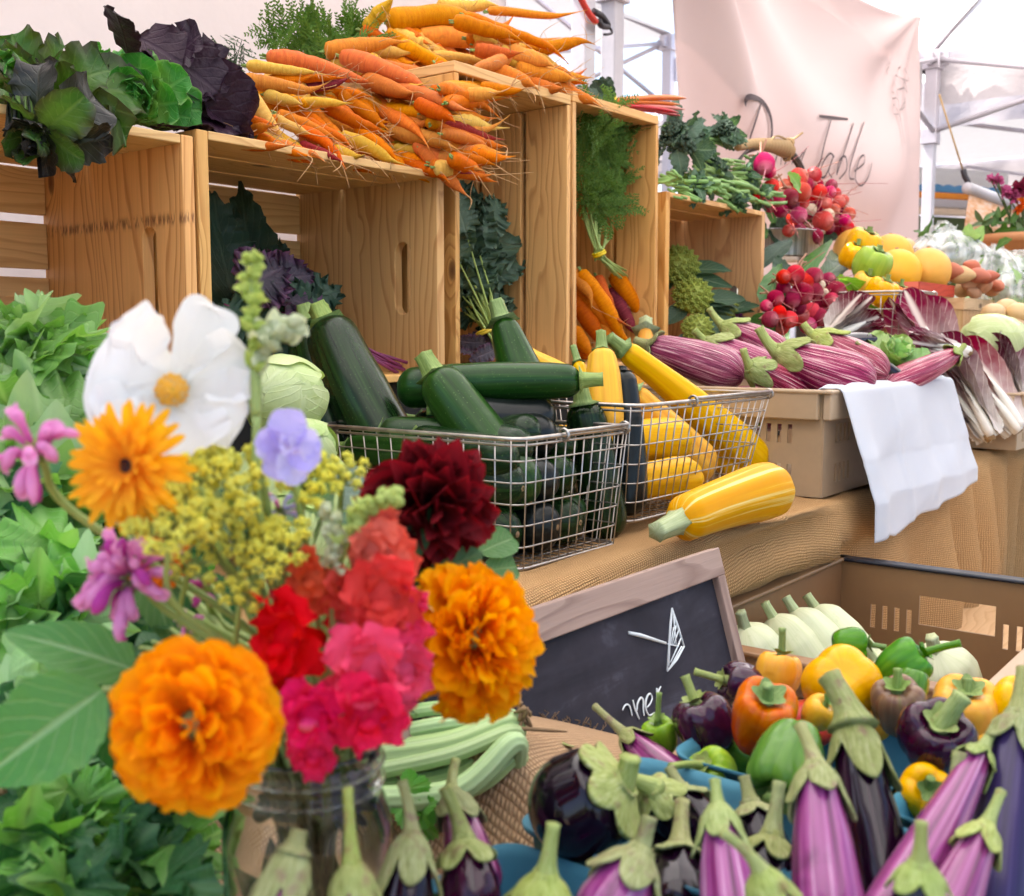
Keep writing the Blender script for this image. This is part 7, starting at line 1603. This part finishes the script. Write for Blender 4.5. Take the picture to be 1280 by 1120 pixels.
def melon(px, py, d, r, label, seed, m='melon', sc=1.0, name='melon', cat='melon', group='melons behind the pepper basket', scar=True):
    c = ZP(px, py, d); R = r * d / F; rs = np.random.RandomState(seed); t = empty(name, c, label, cat, group)
    a = np.linspace(0, np.pi, 26)[:, None]; th = (np.arange(36) * 2 * np.pi / 36)[None]; ln = LN(seed, 5, 1.2); G_ = np.stack([np.sin(a) * np.cos(th), np.sin(a) * np.sin(th), np.cos(a) * sc + 0 * th], -1); G_ = G_ * (1 + .03 * ln(G_[..., 0] * 1.5, G_[..., 1] * 1.5, G_[..., 2] * 1.5))[..., None] * R
    mb = MB(); mb.grid(G_[::-1] + c, True); mb.build('body', MT[m], t)
    if scar: g = MB(); g.tube([c + U_ * R * sc * .95, c + U_ * R * sc * 1.08], [R * .12, R * .07], 8); g.build('stem', MT['dry_brown'], t)
melon(1120, 342, 2.95, 30, 'orange yellow melon right behind the wire basket', 1); melon(1160, 338, 3.0, 28, 'orange yellow melon over the red rimmed basket', 2); melon(1112, 322, 3.15, 28, 'orange yellow melon at the back behind the light green pepper', 3); melon(1068, 312, 3.2, 26, 'orange yellow melon at the back by the radishes', 4)
melon(1132, 312, 3.3, 14, 'pale tan melon at the back of the melon pile', 5, 'onion'); melon(1150, 318, 3.3, 14, 'second pale tan melon at the back of the pile', 6, 'onion')
# a green ribbon behind the melons
mb = MB(); mb.tube(spline([ZP(*q) for q in ((1092, 292, 3.3), (1100, 300, 3.3), (1112, 304, 3.3), (1124, 308, 3.3))], 16), .010, 8); tag(mb.build('pepper_stem', MT['bright_leaf']), 'curled bright green stem behind the melons', 'stem')
def splint(x0, x1, y0, y1, zb, zt, label, rim='red_wood'):
    t = empty('splint_basket', ((x0 + x1) / 2, (y0 + y1) / 2, zb), label, 'basket'); n = 7
    for (A, B) in (((x0, y0), (x1, y0)), ((x1, y0), (x1, y1)), ((x1, y1), (x0, y1)), ((x0, y1), (x0, y0))):
        A, B = np.array(A), np.array(B); d = nrm(B - A); a = math.atan2(d[1], d[0]); R = np.array(Matrix.Rotation(a, 3, 'Z')); L = np.linalg.norm(B - A); mb = MB(); k = int(L / .032)
        for i in range(k): c = A + d * L * (i + .5) / k; mb.box((c[0], c[1], (zb + zt) / 2), (L / k - .002, .003, zt - zb), R, grain=2)
        mb.build('side_slats', MT['thin_wood'], t, smooth=False); c = (A + B) / 2; nn = V3(d[1], -d[0], 0); mb = MB(); mb.box(V3(c[0], c[1], zt - .012) + nn * .003, (L + .008, .005, .032), R); mb.build('rim', MT[rim], t, smooth=False)
    mb = MB(); mb.box(((x0 + x1) / 2, (y0 + y1) / 2, zb + .004), (x1 - x0, y1 - y0, .004)); mb.build('bottom', MT['thin_wood'], t, smooth=False)
a1 = ZP(1142, 354, 2.78); splint(a1[0], a1[0] + .30, a1[1] - .01, a1[1] + .25, a1[2] - .115, a1[2], 'wood splint basket with red rim holding melons')
a2 = ZP(1194, 374, 2.95); splint(a2[0], a2[0] + .30, a2[1] - .02, a2[1] + .22, a2[2] - .13, a2[2], 'plain wood splint basket heaped with sweet potatoes', 'thin_wood')
for i, (px, py, r, m, s_) in enumerate(((1200, 345, 15, 'potato', 1.3), (1212, 352, 14, 'sweet_pale', 1.2), (1205, 362, 14, 'potato', 1.1), (1222, 345, 13, 'sweet_potato', .8), (1228, 358, 14, 'sweet_pale', .8), (1240, 362, 13, 'sweet_pale', .8), (1190, 340, 14, 'sweet_potato', 1.2), (1247, 358, 10, 'sweet_potato', .8), (1215, 335, 12, 'sweet_potato', .9), (1235, 347, 11, 'sweet_potato', .7), (1218, 366, 11, 'sweet_pale', .9))):
    c = ZP(px, py, 3.02 + (i % 3) * .04); R = r * 3.02 / F; d = nrm(V3(math.sin(i * 2.1), math.cos(i * 1.7), .4 * math.sin(i))); Bd = Body(R * 2.6, R * .8, [(0, .6), (.5, 1), (1, .5)], .4, .4, .03, 0, 0, i, .06)
    mb = MB(); Bd.mesh(mb, 18, 16); M_ = frame(c - d * R * 1.3, c + d * R * 1.3); mb.V = [v @ M_[:3, :3].T + M_[:3, 3] for v in mb.V]; tag(mb.build('sweet_potato', MT[m]), {'potato': 'tan', 'sweet_pale': 'pale orange', 'sweet_potato': 'red skinned'}[m] + ' sweet potato heaped in the splint basket', 'sweet potato', 'sweet potatoes in the splint basket')
for i, (px, py, r) in enumerate(((1242, 392, 15), (1258, 388, 16), (1272, 392, 15), (1250, 405, 15), (1268, 408, 15), (1282, 400, 15))):
    melon(px, py, 2.85 + (i % 2) * .05, r, 'golden onion heaped behind the round cabbage', 20 + i, 'onion', .9, 'onion', 'onion', 'golden onions behind the round cabbage')
def bag(px, py, d, R, label, seed, sc=(1.25, 1., .85), knot=None):
    c = ZP(px, py, d); t = empty('plastic_bag', c, label, 'bag', 'clear plastic bags of greens'); rs = np.random.RandomState(seed); ln = LN(seed, 8, 2.2); l2 = LN(seed + 1, 8, 6.)
    a = np.linspace(0, np.pi, 44)[:, None]; th = (np.arange(64) * 2 * np.pi / 64)[None]; G_ = np.stack([np.sin(a) * np.cos(th), np.sin(a) * np.sin(th), np.cos(a) + 0 * th], -1); k = 1 + .07 * ln(*np.moveaxis(G_, -1, 0)) + .03 * l2(*np.moveaxis(G_, -1, 0)) - .06 * np.abs(np.sin(th * 7)) * np.sin(a)
    mb = MB(); mb.grid((G_ * k[..., None] * R * np.array(sc))[::-1] + c, True); mb.build('film', MT['bag_film'], t); lv = MB()
    for i in range(34): p = c + rv(rs, R * .38) * np.array(sc); leaf(lv, p, rv(rs), rv(rs), R * .7, R * .4, 'ovate', .8, .2, .1, 4, .1, 8, 7, 10, rs.randint(2), rs)
    lv.build('greens', [MT['celery_pale'], MT['green_leaf']], t)
    if knot:
        mb = MB(); q = ZP(*knot, d)
        for i in range(9): leaf(mb, q - U_ * R * .25, nrm(U_ + rv(rs, .55)), rv(rs), R * .55, R * .34, 'spatula', .3, .3, .2, 3, 0, 1, 9, 11, 0, rs)
        mb.build('knot', MT['bag_film'], t)
bag(1182, 318, 3.35, .115, 'clear plastic bag of greens with a tied white knot behind the melons', 1, (1.35, 1, .7), (1178, 290)); bag(1238, 345, 3.3, .085, 'clear plastic bag tied at the top beside the sweet potatoes', 2, (1.1, 1, 1.), (1246, 312)); bag(1272, 368, 3.2, .075, 'clear plastic bag of greens above the onions', 3); bag(1270, 340, 3.45, .08, 'clear plastic bag of greens under the flower pot', 4)
def flowerpot():
    c = ZP(1275, 305, 3.7); t = empty('flower_pot', c, 'terracotta pot with plum and burgundy flowers at the photo edge', 'flower pot'); n = 40; th = (np.arange(n) * 2 * np.pi / n)[None]; pr_ = [(.01, -.10), (.10, -.10), (.125, .0), (.14, .002), (.14, .03), (.128, .03), (.12, 0), (.01, -.01)]
    MB().grid(np.array([[V3(r * math.cos(a), r * math.sin(a), z) for a in th[0]] for r, z in pr_]) + c, True).build('pot', MT['terracotta'], t); rs = np.random.RandomState(5); lv = MB(); fl = MB(); st = MB()
    for i in range(60):
        p = ZP(rs.uniform(1228, 1290), rs.uniform(272, 306), 3.65 + rs.rand() * .1); leaf(lv, p, rv(rs) + U_ * .3, TOCAM(p) + rv(rs, .5), .06, .022, 'ovate', .6, .2, 0, 3, 0, 1, 7, 10, rs.randint(2), rs)
    for (px, py, r, m) in ((1243, 223, 8, 0), (1248, 228, 9, 0), (1256, 240, 10, 0), (1264, 242, 9, 0), (1268, 248, 9, 0), (1276, 235, 13, 1), (1272, 262, 7, 2), (1278, 255, 9, 2), (1237, 222, 5, 0), (1284, 228, 9, 1)):
        q = ZP(px, py, 3.66)
        for k in range(16): d = nrm(rv(rs)); leaf(fl, q, d, rv(rs), r * 3.66 / F, r * 2.6 / F, 'round', .6, .3, .05, 2, 0, 1, 6, 7, m, rs)
        st.tube(spline([q, (q + c) / 2 + rv(rs, .015), c], 10), .0025, 6)
    lv.build('leaves', [MT['dark_stem'], MT['green_leaf']], t); fl.build('blossoms', [MT['plum'], MT['burgundy'], MT['fire_petal']], t); st.build('stalks', MT['dark_stem'], t)
flowerpot()
def sign():
    D = 4.1; TL, TR_ = ZP(1212, 236, D), ZP(1266, 256, 4.35); BL = ZP(1203, 300, D); t = empty('hanging_sign', TL, 'hanging picture sign of orange flowers on a pale rod', 'sign')
    MB().grid(np.array([[TL, TR_], [BL, TR_ + (BL - TL)]])).build('picture', MT['photo_print'], t); ob = t.children[0]; so = ob.modifiers.new('thick', 'SOLIDIFY'); so.thickness = .004
    mb = MB(); mb.tube([TL - nrm(TR_ - TL) * .02, TR_ + nrm(TR_ - TL) * .05], .022, 12); mb.build('rod', MT['white_frame'], t)
    mb = MB(); mb.tube([ZP(1174, 118, D), ZP(1204, 214, D)], .0035, 6); mb.build('cord', MT['twine'], t); mb = MB(); mb.tube(spline([ZP(1204, 212, D), ZP(1206, 220, D), ZP(1210, 228, D), ZP(1208, 236, D)], 12), .011, 8); mb.build('clip', MT['black_fitting'], t)
sign()
# stall with striped valances farther on
def stall():
    A, B = ZP(1120, 240, 7.2), ZP(1300, 236, 7.6); A = V3(A[0], A[1], 0); B = V3(B[0], B[1], 0); d = nrm(B - A); t = empty('market_stall', A, 'distant market stall with blue and orange striped edge and cream boards', 'market stall')
    def band(name, y0, y1, m, off=0., sc=0):
        z0, z1 = ZP(1180, y0, 7.3)[2], ZP(1180, y1, 7.3)[2]; u = np.linspace(0, 1, 90)[None]; v = np.linspace(0, 1, 4)[:, None]; L = np.linalg.norm(B - A); zz = z1 + (z0 - z1) * v + sc * (1 - v) * 0 + (v * sc * np.abs(np.sin(u * 40))); o = V3(-d[1], d[0], 0) * off
        P = np.stack([A[0] + d[0] * L * u + o[0] + 0 * v, A[1] + d[1] * L * u + o[1] + 0 * v, zz], -1); ob = MB().grid(P).build(name, MT[m], t); so = ob.modifiers.new('thick', 'SOLIDIFY'); so.thickness = .01
    band('blue_edge', 232, 240, 'blue_valance', 0, .012); band('orange_edge', 240, 248, 'orange_valance'); band('white_board', 248, 260, 'valance'); band('cream_board', 258, 268, 'cream_board'); band('back_cloth', 268, 330, 'green_hedge', .1); band('roof_cloth', 200, 232, 'canopy', .3)
stall()
# far greenery and stalls that close the view
def hedge():
    rs = np.random.RandomState(3); mb = MB()
    for i in range(2600):
        x = rs.uniform(14, 26); y = -8 + rs.uniform(0, 26); z = rs.uniform(0, 1.9); p = V3(x, y, z); leaf(mb, p, rv(rs), rv(rs), .35, .2, 'ovate', .5, .2, 0, 3, 0, 1, 5, 5, rs.randint(2), rs)
    tag(mb.build('hedge', [MT['dark_stem'], MT['green_hedge']]), 'distant dark green hedge beyond the market tents', 'hedge')
hedge()
# ------------------------------------------------------------------ camera and light
cam = bpy.data.cameras.new('camera'); co = bpy.data.objects.new('camera', cam); COL.objects.link(co)
cam.sensor_width = 36; cam.lens = 36 * F / 1280; cam.clip_end = 400; cam.clip_start = .02
Mc = np.eye(4); Mc[:3, 0] = RT; Mc[:3, 1] = CU; Mc[:3, 2] = -FW; Mc[:3, 3] = CAM
co.matrix_world = Matrix(Mc.tolist()); SC.camera = co
cam.dof.use_dof = True; cam.dof.focus_distance = 1.32; cam.dof.aperture_fstop = 10.5
W = bpy.data.worlds.new('World'); SC.world = W; W.use_nodes = True; nt = W.node_tree
sky = nt.nodes.new('ShaderNodeTexSky'); sky.sky_type = 'NISHITA'; sky.sun_disc = False
EL, AZ = math.radians(58), math.radians(100)      # AZ: direction towards the sun, from +X anticlockwise
sky.sun_elevation = EL; sky.sun_rotation = math.pi / 2 - AZ; sky.air_density = 1.; sky.dust_density = 3.
bg = nt.nodes['Background']; nt.links.new(sky.outputs[0], bg.inputs[0]); bg.inputs[1].default_value = .10
sl = bpy.data.lights.new('sun', 'SUN'); sl.energy = 5.0; sl.angle = math.radians(.6); sl.color = (1, .945, .86)
so_ = bpy.data.objects.new('sun', sl); COL.objects.link(so_)
sd = Vector((math.cos(EL) * math.cos(AZ), math.cos(EL) * math.sin(AZ), math.sin(EL)))
so_.rotation_euler = sd.to_track_quat('Z', 'Y').to_euler()
SC.view_settings.view_transform = 'Standard'; SC.view_settings.look = 'None'; SC.view_settings.exposure = EXPO; SC.view_settings.gamma = 1
SC.cycles.use_denoising = True
SC.cycles.max_bounces = 10; SC.cycles.diffuse_bounces = 3; SC.cycles.glossy_bounces = 4; SC.cycles.transmission_bounces = 8; SC.cycles.transparent_max_bounces = 12
SC.cycles.caustics_reflective = False; SC.cycles.caustics_refractive = False; SC.cycles.sample_clamp_indirect = 6
SC.cycles.adaptive_threshold = .025
